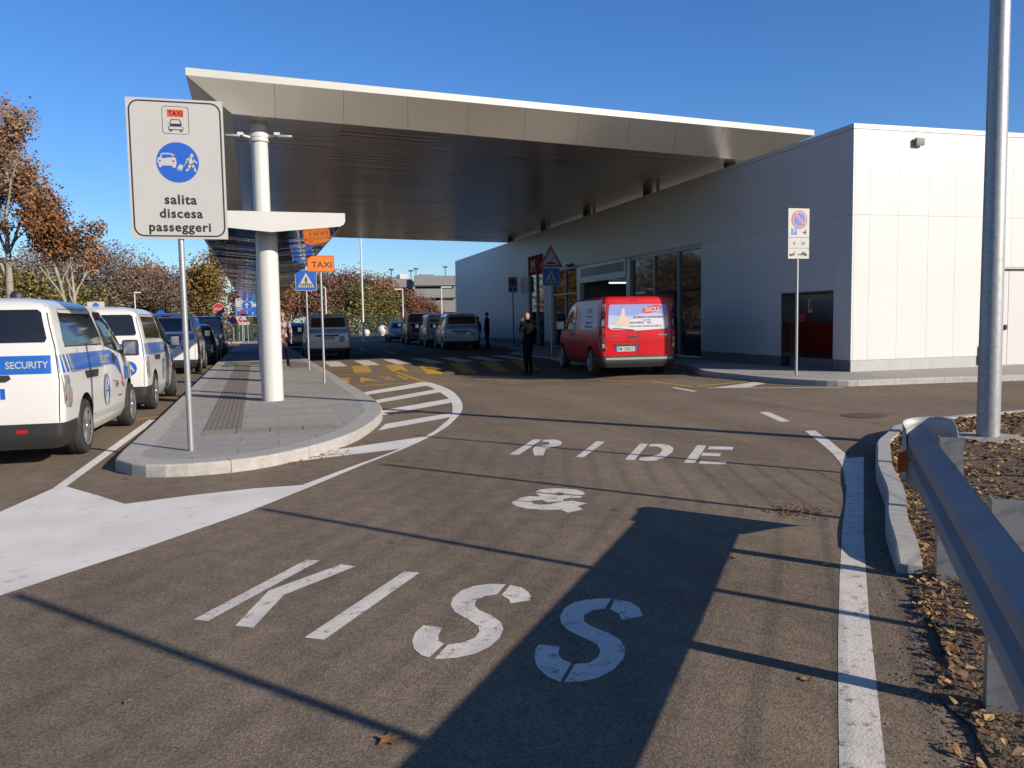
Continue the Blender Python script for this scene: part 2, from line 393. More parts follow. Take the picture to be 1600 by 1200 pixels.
def sheet_xz(name, poly, mat, parent, y0=0.0, y1=0.012):
    """sign sheet with real thickness: front at y0, back at y1"""
    n = len(poly)
    a = sum(poly[i][0] * poly[(i + 1) % n][1] - poly[(i + 1) % n][0] * poly[i][1] for i in range(n))
    if a < 0: poly = list(reversed(poly))
    mb = MB()
    vs = [(p[0], y0, p[1]) for p in poly] + [(p[0], y1, p[1]) for p in poly]
    mb.add(vs, [tuple(range(n)), tuple(reversed(range(n, 2 * n)))] + [(i, i + n, (i + 1) % n + n, (i + 1) % n) for i in range(n)])
    return mb.build(name, mat, parent)

def clip_poly(subject, clip):
    """Sutherland-Hodgman, clip convex and counter-clockwise"""
    out = subject
    for i in range(len(clip)):
        a, b = clip[i], clip[(i + 1) % len(clip)]
        src, out = out, []
        for j in range(len(src)):
            p, q = src[j], src[(j + 1) % len(src)]
            sp = (b[0] - a[0]) * (p[1] - a[1]) - (b[1] - a[1]) * (p[0] - a[0])
            sq = (b[0] - a[0]) * (q[1] - a[1]) - (b[1] - a[1]) * (q[0] - a[0])
            if sp >= 0: out.append(p)
            if (sp >= 0) != (sq >= 0):
                t = sp / (sp - sq); out.append((p[0] + t * (q[0] - p[0]), p[1] + t * (q[1] - p[1])))
        if not out: return []
    return out

def path_pts(pts, step):
    """resample a polyline evenly"""
    out = [Vector(pts[0])]; acc = 0.0
    for a, b in zip(pts[:-1], pts[1:]):
        a, b = Vector(a), Vector(b); L = (b - a).length; d = step - acc
        while d <= L:
            out.append(a.lerp(b, d / L)); d += step
        acc = L - (d - step)
    if (out[-1] - Vector(pts[-1])).length > 1e-3: out.append(Vector(pts[-1]))
    return out

def smooth_path(pts, n=8, closed=False):
    """Catmull-Rom through 2D points"""
    P = [Vector(p) for p in pts]; N = len(P); out = []
    for i in range(N if closed else N - 1):
        if closed: a, b, c, d = P[i - 1], P[i], P[(i + 1) % N], P[(i + 2) % N]
        else: a, b, c, d = P[max(i - 1, 0)], P[i], P[i + 1], P[min(i + 2, N - 1)]
        for k in range(n):
            t = k / n
            out.append(0.5 * ((2 * b) + (c - a) * t + (2 * a - 5 * b + 4 * c - d) * t * t + (3 * b - a - 3 * c + d) * t ** 3))
    if not closed: out.append(P[-1])
    return out

def kerb(parent, path, width, h, stone, inward, mat, z0=-0.02, gap=0.006, hfn=None):
    """kerb stones along an outer path; inward=+1 lays them to the left of the travel direction"""
    pts = path_pts(path, stone / 5.0)
    nrm = []
    for i in range(len(pts)):
        d = (pts[min(i + 1, len(pts) - 1)] - pts[max(i - 1, 0)]).normalized()
        nrm.append(Vector((-d.y, d.x)) * inward)
    r = 0.02
    i = 0
    while i < len(pts) - 1:
        j = min(i + 5, len(pts) - 1)
        ring = []
        for k in range(i, j + 1):
            p = pts[k].copy()
            dirv = (pts[min(k + 1, len(pts) - 1)] - pts[max(k - 1, 0)]).normalized()
            if k == i: p += dirv * gap / 2
            if k == j: p -= dirv * gap / 2
            nn = nrm[k]
            if hfn: h = hfn(p)
            for off, z in ((0.0, z0), (0.0, h - r), (r * 0.3, h - r * 0.3), (r, h), (width, h), (width, z0)):
                q = p + nn * off; ring.append((q.x, q.y, z))
        n = 6; cnt = j - i + 1; fs = []
        for a in range(cnt - 1):
            for b in range(n):
                fs.append((a * n + b, (a + 1) * n + b, (a + 1) * n + (b + 1) % n, a * n + (b + 1) % n))
        fs.append(tuple(range(n))); fs.append(tuple(reversed(range((cnt - 1) * n, cnt * n))))
        dz = random.uniform(-0.002, 0.002)
        o = MB().add([(x, y, z + dz) for x, y, z in ring], fs).build('kerb_stone', mat, parent, fix=True)
        i = j

def grid_fn(nx, ny, fn):
    vs = [fn(i / nx, j / ny) for j in range(ny + 1) for i in range(nx + 1)]
    fs = [(j * (nx + 1) + i, j * (nx + 1) + i + 1, (j + 1) * (nx + 1) + i + 1, (j + 1) * (nx + 1) + i) for j in range(ny) for i in range(nx)]
    return vs, fs
# ---------------------------------------------------------------- painted markings, ground coordinates in metres
MARKS = {
    'K_stem': [(-0.438, 4.221), (-0.368, 4.177), (0.213, 5.041), (0.134, 5.086)],
    'K_leg': [(-0.236, 4.067), (-0.152, 4.01), (-0.007, 4.453), (0.411, 4.848), (0.331, 4.914), (-0.086, 4.554)],
    'I': [(0.079, 3.805), (0.165, 3.749), (0.752, 4.596), (0.673, 4.653)],
    'S1a': [(0.629, 3.779), (0.711, 3.722), (0.674, 3.632), (0.664, 3.564), (0.679, 3.524), (0.587, 3.397), (0.557, 3.439), (0.541, 3.519), (0.547, 3.603), (0.576, 3.697)],
    'S1b': [(0.605, 3.375), (0.693, 3.51), (0.763, 3.513), (0.824, 3.545), (0.865, 3.613), (0.876, 3.685), (0.851, 3.783), (0.811, 3.905), (0.811, 4.009), (0.844, 4.112), (0.911, 4.209), (0.993, 4.262), (1.086, 4.269), (1.169, 4.234), (1.079, 4.09), (1.009, 4.084), (0.949, 4.029), (0.926, 3.958), (0.932, 3.891), (0.972, 3.798), (0.991, 3.7), (0.98, 3.607), (0.933, 3.508), (0.866, 3.427), (0.788, 3.374), (0.696, 3.357)],
    'S1c': [(1.188, 4.214), (1.236, 4.147), (1.246, 4.069), (1.238, 3.999), (1.215, 3.943), (1.108, 3.935), (1.117, 3.994), (1.099, 4.071)],
    'S2a': [(1.079, 3.381), (1.165, 3.335), (1.133, 3.271), (1.125, 3.209), (1.149, 3.147), (1.045, 2.997), (1.012, 3.057), (1.001, 3.151), (1.018, 3.249), (1.045, 3.325)],
    'S2b': [(1.06, 2.989), (1.161, 3.136), (1.22, 3.127), (1.276, 3.167), (1.314, 3.226), (1.328, 3.301), (1.295, 3.399), (1.262, 3.498), (1.26, 3.584), (1.285, 3.675), (1.344, 3.776), (1.418, 3.839), (1.522, 3.867), (1.622, 3.832), (1.535, 3.706), (1.466, 3.702), (1.407, 3.66), (1.374, 3.585), (1.381, 3.514), (1.427, 3.405), (1.446, 3.313), (1.426, 3.213), (1.377, 3.125), (1.295, 3.035), (1.202, 2.983), (1.128, 2.973)],
    'S2c': [(1.635, 3.816), (1.694, 3.75), (1.7, 3.66), (1.669, 3.55), (1.553, 3.539), (1.573, 3.619), (1.556, 3.688)],
    'R_stem': [(2.388, 8.406), (2.468, 8.329), (3.047, 9.299), (2.965, 9.362)],
    'R_bowl': [(3.062, 9.265), (3.185, 9.256), (3.222, 9.141), (3.192, 8.962), (3.112, 8.811), (2.97, 8.691), (2.873, 8.62), (2.7, 8.19), (2.612, 8.237), (2.726, 8.643), (2.803, 8.811), (2.893, 8.85), (2.997, 8.884), (3.05, 8.994), (3.051, 9.102), (3.003, 9.15)],
    'I2': [(2.993, 7.985), (3.064, 7.935), (3.677, 8.841), (3.601, 8.914)],
    'D_stem': [(3.398, 7.643), (3.476, 7.581), (4.065, 8.493), (4.005, 8.571)],
    'D_bowl': [(4.09, 8.483), (4.204, 8.449), (4.248, 8.328), (4.204, 8.134), (4.065, 7.895), (3.846, 7.62), (3.658, 7.478), (3.542, 7.494), (3.515, 7.576), (3.602, 7.697), (3.71, 7.696), (3.875, 7.825), (3.998, 8.003), (4.067, 8.166), (4.082, 8.283), (3.997, 8.343)],
    'E_stem': [(3.868, 7.265), (3.953, 7.202), (4.613, 8.138), (4.537, 8.208)],
    'E_b1': [(4.618, 8.086), (4.841, 7.945), (4.725, 7.776), (4.501, 7.916)],
    'E_b2': [(4.336, 7.728), (4.492, 7.608), (4.386, 7.466), (4.23, 7.572)],
    'E_b3': [(4.076, 7.301), (4.283, 7.168), (4.19, 7.021), (3.969, 7.166)],
    'a_top': [(2.065, 6.483), (2.132, 6.548), (2.221, 6.556), (2.326, 6.524), (2.412, 6.441), (2.44, 6.327), (2.41, 6.238), (2.372, 6.226), (2.262, 6.307), (2.26, 6.361), (2.233, 6.385), (2.187, 6.355), (2.116, 6.416)],
    'a_mid': [(2.047, 6.429), (2.173, 6.314), (2.198, 6.265), (2.247, 6.266), (2.373, 6.173), (2.321, 6.129), (2.249, 6.156), (2.184, 6.13), (2.155, 6.048), (2.026, 6.066), (2.018, 6.161), (1.964, 6.162), (1.904, 6.142), (1.819, 6.223), (1.871, 6.298), (1.962, 6.328), (2.031, 6.283)],
    'a_low': [(1.755, 6.155), (1.804, 6.21), (1.913, 6.108), (1.908, 6.05), (1.951, 5.998), (2.028, 5.993), (2.155, 6.048), (2.224, 6.053), (2.308, 5.918), (2.204, 5.857), (2.204, 5.737), (2.061, 5.68), (2.043, 5.791), (1.921, 5.831), (1.818, 5.909), (1.753, 6.037)],
    'edge': [(1.966, 2.495), (2.406, 3.061), (2.959, 3.759), (3.642, 4.607), (4.183, 5.259), (4.652, 5.839), (5.511, 6.899), (5.694, 6.894), (3.773, 4.559), (3.362, 4.047), (2.718, 3.237), (2.107, 2.449)],
    'edge_curve': [(6.314, 8.713), (6.452, 8.706), (6.096, 7.96), (5.661, 7.136), (5.431, 6.798), (4.66, 5.835), (4.608, 5.796), (4.942, 6.241), (5.224, 6.641), (5.529, 7.154), (5.905, 7.886)],
    'dash': [(6.958, 10.709), (7.1, 10.682), (6.72, 9.599), (6.572, 9.602)],
    'gore': [(-1.715, 4.734), (-2.293, 6.419), (-2.143, 7.262), (-1.976, 8.156), (-1.888, 8.229), (-1.536, 7.702), (-1.23, 7.221), (-0.73, 7.384), (-0.237, 7.493), (0.189, 7.495), (-0.047, 6.968), (-0.261, 6.544), (-0.612, 6.072), (-0.906, 5.676), (-1.244, 5.265), (-1.489, 4.953)],
    'left_line': [(-1.976, 8.156), (-1.92, 13.648), (-1.799, 13.593), (-1.878, 8.21)],
    'curve_out': [(-0.261, 6.544), (0.195, 7.285), (0.797, 8.309), (1.46, 9.391), (2.082, 10.612), (2.54, 11.821), (2.92, 13.071), (3.244, 14.694), (3.498, 16.853), (3.488, 19.006), (3.174, 19.177)],
    'curve_in': [(0.189, 7.495), (0.7, 8.289), (1.35, 9.283), (1.886, 10.366), (2.236, 11.268), (2.507, 12.054), (2.769, 13.142), (3.03, 14.536), (3.18, 16.184), (3.247, 17.903), (3.063, 18.296)],
    's1': [(1.547, 16.853), (1.631, 16.345), (3.213, 18.116), (3.192, 19.058)],
    's2': [(1.585, 15.045), (1.647, 14.578), (3.281, 16.456), (3.28, 17.143)],
    's3': [(1.596, 13.376), (1.579, 12.748), (2.979, 14.183), (3.073, 14.913)],
    's4': [(1.47, 11.605), (1.286, 10.955), (2.516, 12.05), (2.642, 12.594)],
    's5': [(0.551, 9.436), (0.035, 8.771), (1.347, 9.259), (1.872, 10.182)],
    'ybox': [(1.476, 23.243), (3.318, 23.795), (3.375, 19.122), (1.652, 18.878)],
    'T': [(1.535, 21.744), (1.872, 21.644), (1.863, 21.377), (1.767, 21.253), (1.723, 20.106), (1.592, 19.981), (1.63, 21.198), (1.533, 21.252)],
    'Aa': [(2.1, 21.606), (2.205, 21.78), (2.415, 20.126), (2.304, 20.106), (2.236, 20.474), (2.089, 20.389), (2.041, 19.931), (1.952, 19.98)],
    'X': [(2.634, 21.915), (2.729, 21.958), (2.74, 21.242), (2.968, 22.065), (2.957, 21.874), (2.763, 21.046), (2.904, 20.269), (2.79, 20.249), (2.724, 20.801), (2.586, 20.279), (2.593, 20.443), (2.717, 21.072)],
    'Ii': [(3.08, 22), (3.184, 22.09), (3.224, 20.519), (3.108, 20.411)],
}
EDGE_END = [(1.55, 1.954), (1.69, 1.909)]
# ---------------------------------------------------------------- ground, road, markings
tag(MB().poly([(-900, -300), (900, -300), (900, 1500), (-900, 1500)], -0.25).build('ground', M_ground), kind='structure')
def sstep(t): t = max(0.0, min(1.0, t)); return t * t * (3 - 2 * t)
def zroad(x, y):
    """the carriageway dips towards the gully line in front of the station and climbs again to the raised crossing"""
    px = [(3.4, 0), (4.6, -.15), (7.6, -.16), (9.0, -.085), (10.5, -.05), (11.2, 0)]
    z = 0.0
    for (a, za), (b, zb) in zip(px[:-1], px[1:]):
        if a <= x <= b: z = za + (zb - za) * sstep((x - a) / (b - a))
    return z * sstep((y - 16.6) / 3.2) * sstep((27.6 - y) / 2.2)
gx = [-9.5, 2.0] + [2.0 + .4 * k for k in range(1, 25)] + [60.0]
gy = [-30.0, 15.0] + [15.0 + .4 * k for k in range(1, 34)] + [75.0]
gv = [(x, y, zroad(x, y)) for y in gy for x in gx]
nx_ = len(gx)
gf = [(j * nx_ + i, j * nx_ + i + 1, (j + 1) * nx_ + i + 1, (j + 1) * nx_ + i) for j in range(len(gy) - 1) for i in range(nx_ - 1)]
road = tag(MB().add(gv, gf).build('road', M_asphalt, smooth=True), kind='structure')
ZP = 0.0015
def mark(name, pts, mat, z=ZP): return MB().add([(p[0], p[1], z + zroad(p[0], p[1])) for p in pts], [tuple(range(len(pts)))]).build(name, mat, road, fix=True)
for k in ('K_stem', 'K_leg', 'I', 'S1a', 'S1b', 'S1c', 'S2a', 'S2b', 'S2c', 'R_stem', 'R_bowl', 'I2', 'D_stem', 'D_bowl', 'E_stem', 'E_b1', 'E_b2', 'E_b3', 'a_top', 'a_mid', 'a_low'):
    pts = MARKS[k]
    if k in ('S1b', 'S2b', 'a_low', 'a_top', 'R_bowl', 'D_bowl'): pass
    mark('painted_letter', pts, M_white_paint)
mark('edge_line', MARKS['edge'], M_white_paint)
mark('edge_line', [(MARKS['edge'][0][0], MARKS['edge'][0][1]), (MARKS['edge'][-1][0], MARKS['edge'][-1][1]), EDGE_END[1], EDGE_END[0]], M_white_paint)
mark('edge_line', MARKS['edge_curve'], M_white_paint, 0.0025)
mark('painted_dash', MARKS['dash'], M_white_paint)
mark('painted_gore', MARKS['gore'], M_gore_paint)
mark('edge_line', MARKS['left_line'], M_gore_paint, 0.0025)
co, ci = smooth_path(MARKS['curve_out'], 6), smooth_path(MARKS['curve_in'], 6)
mark('painted_island_border', [tuple(p) for p in co] + [tuple(p) for p in reversed(ci)], M_gore_paint, 0.0025)
for k in ('s1', 's2', 's3', 's4', 's5'): mark('painted_stripe', MARKS[k], M_gore_paint)
for k in ('T', 'Aa', 'X', 'Ii'): mark('painted_letter', MARKS[k], M_yellow_paint)
def line(name, a, b, w, mat, z=ZP):
    a, b = Vector(a), Vector(b); d = (b - a).normalized(); n = Vector((-d.y, d.x)) * w / 2
    k = max(1, int((b - a).length / .5)); vs = []
    for i in range(k + 1):
        p = a.lerp(b, i / k)
        for q in (p + n, p - n): vs.append((q.x, q.y, z + zroad(q.x, q.y)))
    return MB().add(vs, [(2 * i, 2 * i + 1, 2 * i + 3, 2 * i + 2) for i in range(k)]).build(name, mat, road)
yb = MARKS['ybox']
line('yellow_bay_line', (1.50, 23.15), (3.32, 23.45), 0.12, M_yellow_paint)
line('yellow_bay_line', (3.32, 23.4), (3.38, 19.2), 0.12, M_yellow_paint)
line('yellow_bay_line', (3.40, 19.1), (1.66, 18.9), 0.12, M_yellow_paint)
line('yellow_bay_line', (-2.3, 13.75), (-1.75, 14.1), 0.12, M_yellow_paint)
line('yellow_bay_line', (8.0, 19.6), (8.3, 15.15), 0.11, M_yellow_paint)
line('yellow_bay_line', (8.3, 15.15), (10.0, 15.9), 0.11, M_yellow_paint)
line('yellow_bay_line', (8.95, 17.5), (10.1, 17.6), 0.12, M_yellow_paint, 0.0025)
mark('painted_stripe', [(8.55, 14.75), (10.05, 15.65), (10.02, 15.2), (9.2, 14.55)], M_white_paint)
line('painted_dash', (7.85, 15.2), (7.8, 14.2), 0.12, M_white_paint)
line('edge_line', (8.4, 14.75), (10.75, 13.62), 0.10, M_white_paint, 0.0035)
line('painted_dash', (4.55, 43.0), (4.55, 46.5), 0.14, M_white_paint)
line('painted_dash', (5.2, 37.2), (5.2, 40.4), 0.14, M_white_paint)
for k in range(5): line('painted_dash', (-5.2, 4 + 9 * k), (-5.2, 8 + 9 * k), 0.12, M_white_paint)

# raised crossing table with white and yellow blocks
TX0, TX1, TY0, TY1, TY2, TY3, TH = 1.30, 9.2, 23.55, 26.4, 30.3, 32.6, 0.06
def tab_y(y): return y + 0.06 * 0
def tz(x, y):
    k = (x - TX0) / (TX1 - TX0)
    y0, y1, y2, y3 = TY0 + .9 * k, TY1 + .6 * k, TY2 + .9 * k, TY3 + .9 * k
    if y < y1: za = zroad(x, y0) + 0.001; return za + (TH - za) * (y - y0) / (y1 - y0)
    if y < y2: return TH
    return 0.001 + (TH - 0.001) * (y3 - y) / (y3 - y2)
def tbl_fn(u, v):
    x = TX0 + (TX1 - TX0) * u
    ys = [TY0 + .9 * u, TY1 + .6 * u, TY2 + .9 * u, TY3 + .9 * u]
    w = v * 3; i = min(2, int(w)); y = ys[i] + (ys[i + 1] - ys[i]) * (w - i)
    return (x, y, tz(x, y))
tv, tf = grid_fn(24, 12, tbl_fn)
table = MB().add(tv, tf).build('raised_crossing', M_asphalt, road)
for i in range(7):
    x = 1.66 + 1.07 * i
    w = 0.53
    k = lambda xx: (xx - TX0) / (TX1 - TX0)
    q = [(x, TY1 + .6 * k(x) + .02), (x + w, TY1 + .6 * k(x + w) + .02), (x + w, TY2 + .9 * k(x + w) - .3), (x, TY2 + .9 * k(x) - .3)]
    MB().poly(q, TH + 0.002).build('crossing_stripe', M_white_paint, table)
    xb = x + 0.60
    if xb + 0.55 < TX1:
        q = []
        for xx, e in ((xb - .10, 0), (xb + .42, 0), (xb + .58, 1), (xb + .06, 1)):
            y = (TY0 + .9 * k(xx) + .06) if e == 0 else (TY1 + .6 * k(xx) - .04)
            q.append((xx, y, tz(xx, y) + 0.003))
        MB().add(q, [(0, 1, 2, 3)]).build('yellow_block', M_yellow_paint, table)

# manhole cover and gully grate
def manhole(name, c, r, label):
    o = empty(name, (c[0], c[1], 0), 0, label, 'manhole cover')
    MB().lathe([(0.0, 0.003), (r, 0.003), (r, 0.006), (r * 0.93, 0.006), (r * 0.92, 0.004), (0, 0.004)], seg=36).build('frame_ring', M_iron, o)
    g = MB()
    n = 11
    for i in range(-n, n + 1):
        for j in range(-n, n + 1):
            x, y = i * r / n * .92, j * r / n * .92
            if math.hypot(x, y) < r * .86: g.box(x - r / n * .28, x + r / n * .28, y - r / n * .28, y + r / n * .28, 0.004, 0.0085)
    g.build('tread_studs', M_iron, o)['kind'] = 'stuff'
    return o
manhole('manhole_cover', (8.02, 9.72), 0.31, 'rusty round manhole cover set in the road near the grassy corner')
gg = empty('gully_grate', (1.96, 12.93, 0), R(14), 'iron gully grate between painted stripes beside the island kerb', 'drain grate')
MB().box(-.3, .3, -.2, .2, 0.0, 0.005).build('frame', M_iron, gg)
for i in range(9): MB().box(-.27 + i * .06, -.24 + i * .06, -.17, .17, 0.005, 0.010).build('bar', M_iron, gg)

# ---------------------------------------------------------------- traffic island with kerb stones and pavers
ISL = [(-2.60, 66.0), (-2.35, 53.5), (-2.05, 33.8), (-1.76, 18.5), (-1.64, 12.0), (-1.61, 9.24), (-1.52, 8.82), (-1.32, 8.50), (-1.05, 8.36), (-0.73, 8.34), (-0.41, 8.40), (-0.11, 8.57), (0.22, 8.89), (0.59, 9.42), (0.94, 10.13), (1.26, 11.14), (1.50, 12.21), (1.60, 13.38), (1.60, 15.51), (1.52, 18.07), (1.38, 23.8), (1.20, 29.3), (0.95, 40.0), (0.6, 54.0), (0.2, 66.0)]
KH = 0.125
island = empty('traffic_island', (0, 0, 0), kind='structure')
isl_path = smooth_path(ISL, 5)
kerb(island, [tuple(p) for p in isl_path if p.y < 56], 0.27, KH, 1.0, 1, M_kerb)
ins = []
for i, p in enumerate(isl_path):
    d = (isl_path[min(i + 1, len(isl_path) - 1)] - isl_path[max(i - 1, 0)]).normalized()
    ins.append(tuple(p + Vector((-d.y, d.x)) * 0.272))
MB().poly(ins, KH - 0.022).build('bedding', M_plinth, island, fix=True)
def skew(y): return -0.02 * (y - 14.7)
def tact_x(y): return (-1.20 + skew(y) + 0.21, -0.74 + skew(y) + 0.21)
clipP = [q for q in ins if q[1] < 30]
clipP = sorted(set(clipP), key=lambda q: 0) if False else clipP
ccw = clipP
area = sum(ccw[i][0] * ccw[(i + 1) % len(ccw)][1] - ccw[(i + 1) % len(ccw)][0] * ccw[i][1] for i in range(len(ccw)))
if area < 0: ccw = list(reversed(ccw))
# convex hull of the inset outline
def hull(pts):
    pts = sorted(set((round(a, 4), round(b, 4)) for a, b in pts))
    def half(ps):
        h = []
        for p in ps:
            while len(h) > 1 and (h[-1][0] - h[-2][0]) * (p[1] - h[-2][1]) - (h[-1][1] - h[-2][1]) * (p[0] - h[-2][0]) <= 0: h.pop()
            h.append(p)
        return h
    a, b = half(pts), half(reversed(pts)); return a[:-1] + b[:-1]
HULL = hull(clipP)
def shrink(poly, g):
    c = (sum(p[0] for p in poly) / len(poly), sum(p[1] for p in poly) / len(poly))
    return [(c[0] + (p[0] - c[0]) * (1 - g / max(0.05, abs(p[0] - c[0]) + 1e-6) if abs(p[0] - c[0]) > 0.02 else p[0] * 0 + 1), c[1] + (p[1] - c[1]) * (1 - g / max(0.05, abs(p[1] - c[1])) if abs(p[1] - c[1]) > 0.02 else 1)) for p in poly]
TB0, TB1 = 10.42, 10.86            # cross band of tactile paving
y = 8.4; row = 0; n_pav = 0
while y < 29.5:
    dep = 0.42 if y < 20 else 0.84
    spans = []
    ta, tb = tact_x(y + dep / 2)
    if y + dep > TB0 and y < TB0: dep = TB0 - y
    if TB0 - 1e-6 <= y < TB1 - 0.01:
        dep = TB1 - y; spans = [(-2.2, ta), (0.70, 1.9)]
    elif y < TB0 - 1e-6: spans = [(-2.2, 1.9)]
    else: spans = [(-2.2, ta), (tb, 1.9)]
    for a, b in spans:
        x = a - (0.45 if row % 2 else 0) if len(spans) == 1 else a
        x = math.floor((a) / 0.84) * 0.84 - (0.42 if row % 2 else 0)
        while x < b:
            w = 0.84
            x0, x1 = max(a, x), min(b, x + w)
            if x1 - x0 > 0.03:
                sk = 0
                q = clip_poly([(x0 + .002, y + .002), (x1 - .002, y + .002), (x1 - .002, y + dep - .002), (x0 + .002, y + dep - .002)], HULL)
                if len(q) > 2:
                    MB().prism(q, KH - 0.03, KH + random.uniform(-0.0012, 0.0008)).build('paver', random.choice(M_paver), island); n_pav += 1
            x += w
    y += dep; row += 1
MB().poly([q for q in ins if q[1] >= 29.0], KH - 0.003).build('far_paving', M_paver[1], island, fix=True)
# tactile tiles with ridges
tm = MB(); tm.box(-.21, .21, 0, .42, -0.03, 0.0)
for i in range(7): tm.box(-.19 + i * .06, -.165 + i * .06, 0.012, .408, 0.0, 0.006)
tile_me = tm.mesh('tactile_tile', M_tactile)
yy = TB1
while yy < 29.5:
    ta, tb = tact_x(yy + .2)
    o = link('tactile_tile', tile_me, island); o.location = ((ta + tb) / 2, yy + 0.004, KH + 0.001); o.scale = ((tb - ta - .006) / .42, .985, 1)
    yy += 0.42
tm2 = MB(); tm2.box(0, .42, -.21, .21, -0.03, 0.0)
for i in range(7): tm2.box(0.012, .408, -.19 + i * .06, -.165 + i * .06, 0.0, 0.006)
tile2 = tm2.mesh('tactile_tile', M_tactile)
xx = tact_x(10.6)[0]
while xx < 0.62:
    o = link('tactile_tile', tile2, island); o.location = (xx, (TB0 + TB1) / 2, KH + 0.001); o.scale = (.985, (TB1 - TB0) / .42 * .985, 1)
    xx += 0.40
MB().box(0.42, 1.0, 25.2, 28.6, KH + 0.001, KH + 0.006).build('tactile_tile', M_tactile, island)

# ---------------------------------------------------------------- pavement in front of the station
PV = [(40, 10.3), (25.0, 12.2), (15.0, 13.36), (13.42, 13.61), (11.8, 13.73), (11.08, 13.80), (10.77, 14.0), (10.56, 14.23), (10.36, 14.68), (10.2, 15.5), (10.14, 16.6), (10.16, 18.05), (10.9, 20.2), (11.0, 23.0), (10.7, 24.4), (9.6, 25.4), (9.25, 26.4), (9.25, 31.5), (9.6, 32.8), (10.9, 34.0), (11.1, 36.0), (11.0, 48.0), (11.0, 62.0)]
pavement = empty('pavement', (0, 0, 0), kind='structure')
pvp = smooth_path(PV, 4)
kerb(pavement, [tuple(p) for p in pvp], 0.25, 0.12, 1.0, -1, M_kerb, z0=-0.22)
pin = []
for i, p in enumerate(pvp):
    d = (pvp[min(i + 1, len(pvp) - 1)] - pvp[max(i - 1, 0)]).normalized()
    pin.append(tuple(p + Vector((d.y, -d.x)) * 0.252))
MB().poly(pin + [(16, 62), (16, 20), (40, 20)], 0.117).build('paving', M_pave, pavement, fix=True)

# ---------------------------------------------------------------- planted corner on the right: kerb, soil, litter
corner = empty('planted_corner', (0, 0, 0), kind='structure')
KC = [(3.29, 3.70), (3.78, 4.36), (4.37, 5.05), (4.98, 5.87), (5.55, 6.55), (5.98, 7.05), (6.41, 7.43), (6.70, 7.70), (6.96, 7.93), (7.41, 8.14), (8.0, 8.33), (8.5, 8.44), (9.62, 8.56), (14, 8.7), (30, 8.2)]
kcp = smooth_path(KC, 4)
kerb(corner, [tuple(p) for p in kcp], 0.13, 0.13, 1.0, -1, M_kerb, hfn=lambda p: 0.035 + 0.10 * sstep((p.y - 3.62) / .35), z0=-.1)
kin = []
for i, p in enumerate(kcp):
    d = (kcp[min(i + 1, len(kcp) - 1)] - kcp[max(i - 1, 0)]).normalized()
    kin.append(p + Vector((d.y, -d.x)) * 0.128)
EDGE = [(-0.9, -3.0), (0.9, 0.2), (2.08, 1.95), (2.42, 2.44), (2.95, 3.12), (3.35, 3.62)]
bord = [Vector(p) for p in EDGE] + kin
def border_at(t):
    L = [0]
    for a, b in zip(bord[:-1], bord[1:]): L.append(L[-1] + (b - a).length)
    s = t * L[-1]
    for i in range(len(bord) - 1):
        if s <= L[i + 1] or i == len(bord) - 2:
            return bord[i].lerp(bord[i + 1], max(0, min(1, (s - L[i]) / max(1e-6, L[i + 1] - L[i])))), s
from mathutils import noise as mnoise
def soil_fn(u, v):
    p, s = border_at(u)
    q = Vector((16 - 6 * (1 - u), -6 + 9 * u))
    e = v ** 1.8
    w = p.lerp(q, e)
    near = 0.015 if s < 8.55 else 0.085
    z = near + 0.10 * min(1, e * 5) if s < 8.55 else near + 0.03 * min(1, e * 6)
    n = mnoise.noise(Vector((w.x * 2.3, w.y * 2.3, 0))) * 0.03 + mnoise.noise(Vector((w.x * 9, w.y * 9, 3))) * 0.018
    z += n * min(1.0, 0.35 + e * 8)
    if s < 8.55 and e < 0.002:
        w = w + Vector((-0.05, 0.03)) * (mnoise.noise(Vector((w.x * 6, w.y * 6, 7))) * 2.0); z = 0.002
    return (w.x, w.y, z)
vs, fs = grid_fn(150, 90, soil_fn)
soil = MB().add(vs, fs).build('soil', M_soil, corner, smooth=True)
# leaf litter: nobody could count it
lit = MB(); 
def soil_z(u, v): return soil_fn(u, v)
rl = random.Random(3)
for k in range(24000):
    u = rl.random(); v = rl.random() ** 1.3 * 0.62
    x, y_, z = soil_fn(u, v)
    dist = math.hypot(x, y_)
    if dist > 14 or y_ < -1.0: continue
    s = rl.uniform(0.008, 0.023) * (0.8 + 0.12 * dist)
    a = rl.uniform(0, 6.28); t = rl.uniform(-.9, .9); b = rl.uniform(-.6, .6)
    ux, uy = math.cos(a), math.sin(a)
    c1 = (ux * s, uy * s, math.sin(t) * s * .7); c2 = (-uy * s * .6, ux * s * .6, math.sin(b) * s * .6)
    z += 0.012 + rl.random() * 0.022
    vs_ = []
    for q in range(6):
        an = q * 1.047 + rl.uniform(-.3, .3); e1, e2 = math.cos(an) * rl.uniform(.6, 1.1), math.sin(an) * rl.uniform(.6, 1.1)
        vs_.append((x + c1[0] * e1 + c2[0] * e2, y_ + c1[1] * e1 + c2[1] * e2, z + c1[2] * e1 + c2[2] * e2 + rl.uniform(-.2, .2) * s))
    lit.add(vs_, [(0, 1, 2, 3), (0, 3, 4, 5)], rl.choice(M_leafdry))
tag(lit.build('leaf_litter'), 'brown dry leaf litter covering the planted corner by the guardrail', 'leaf litter', kind='stuff')
gr = MB()
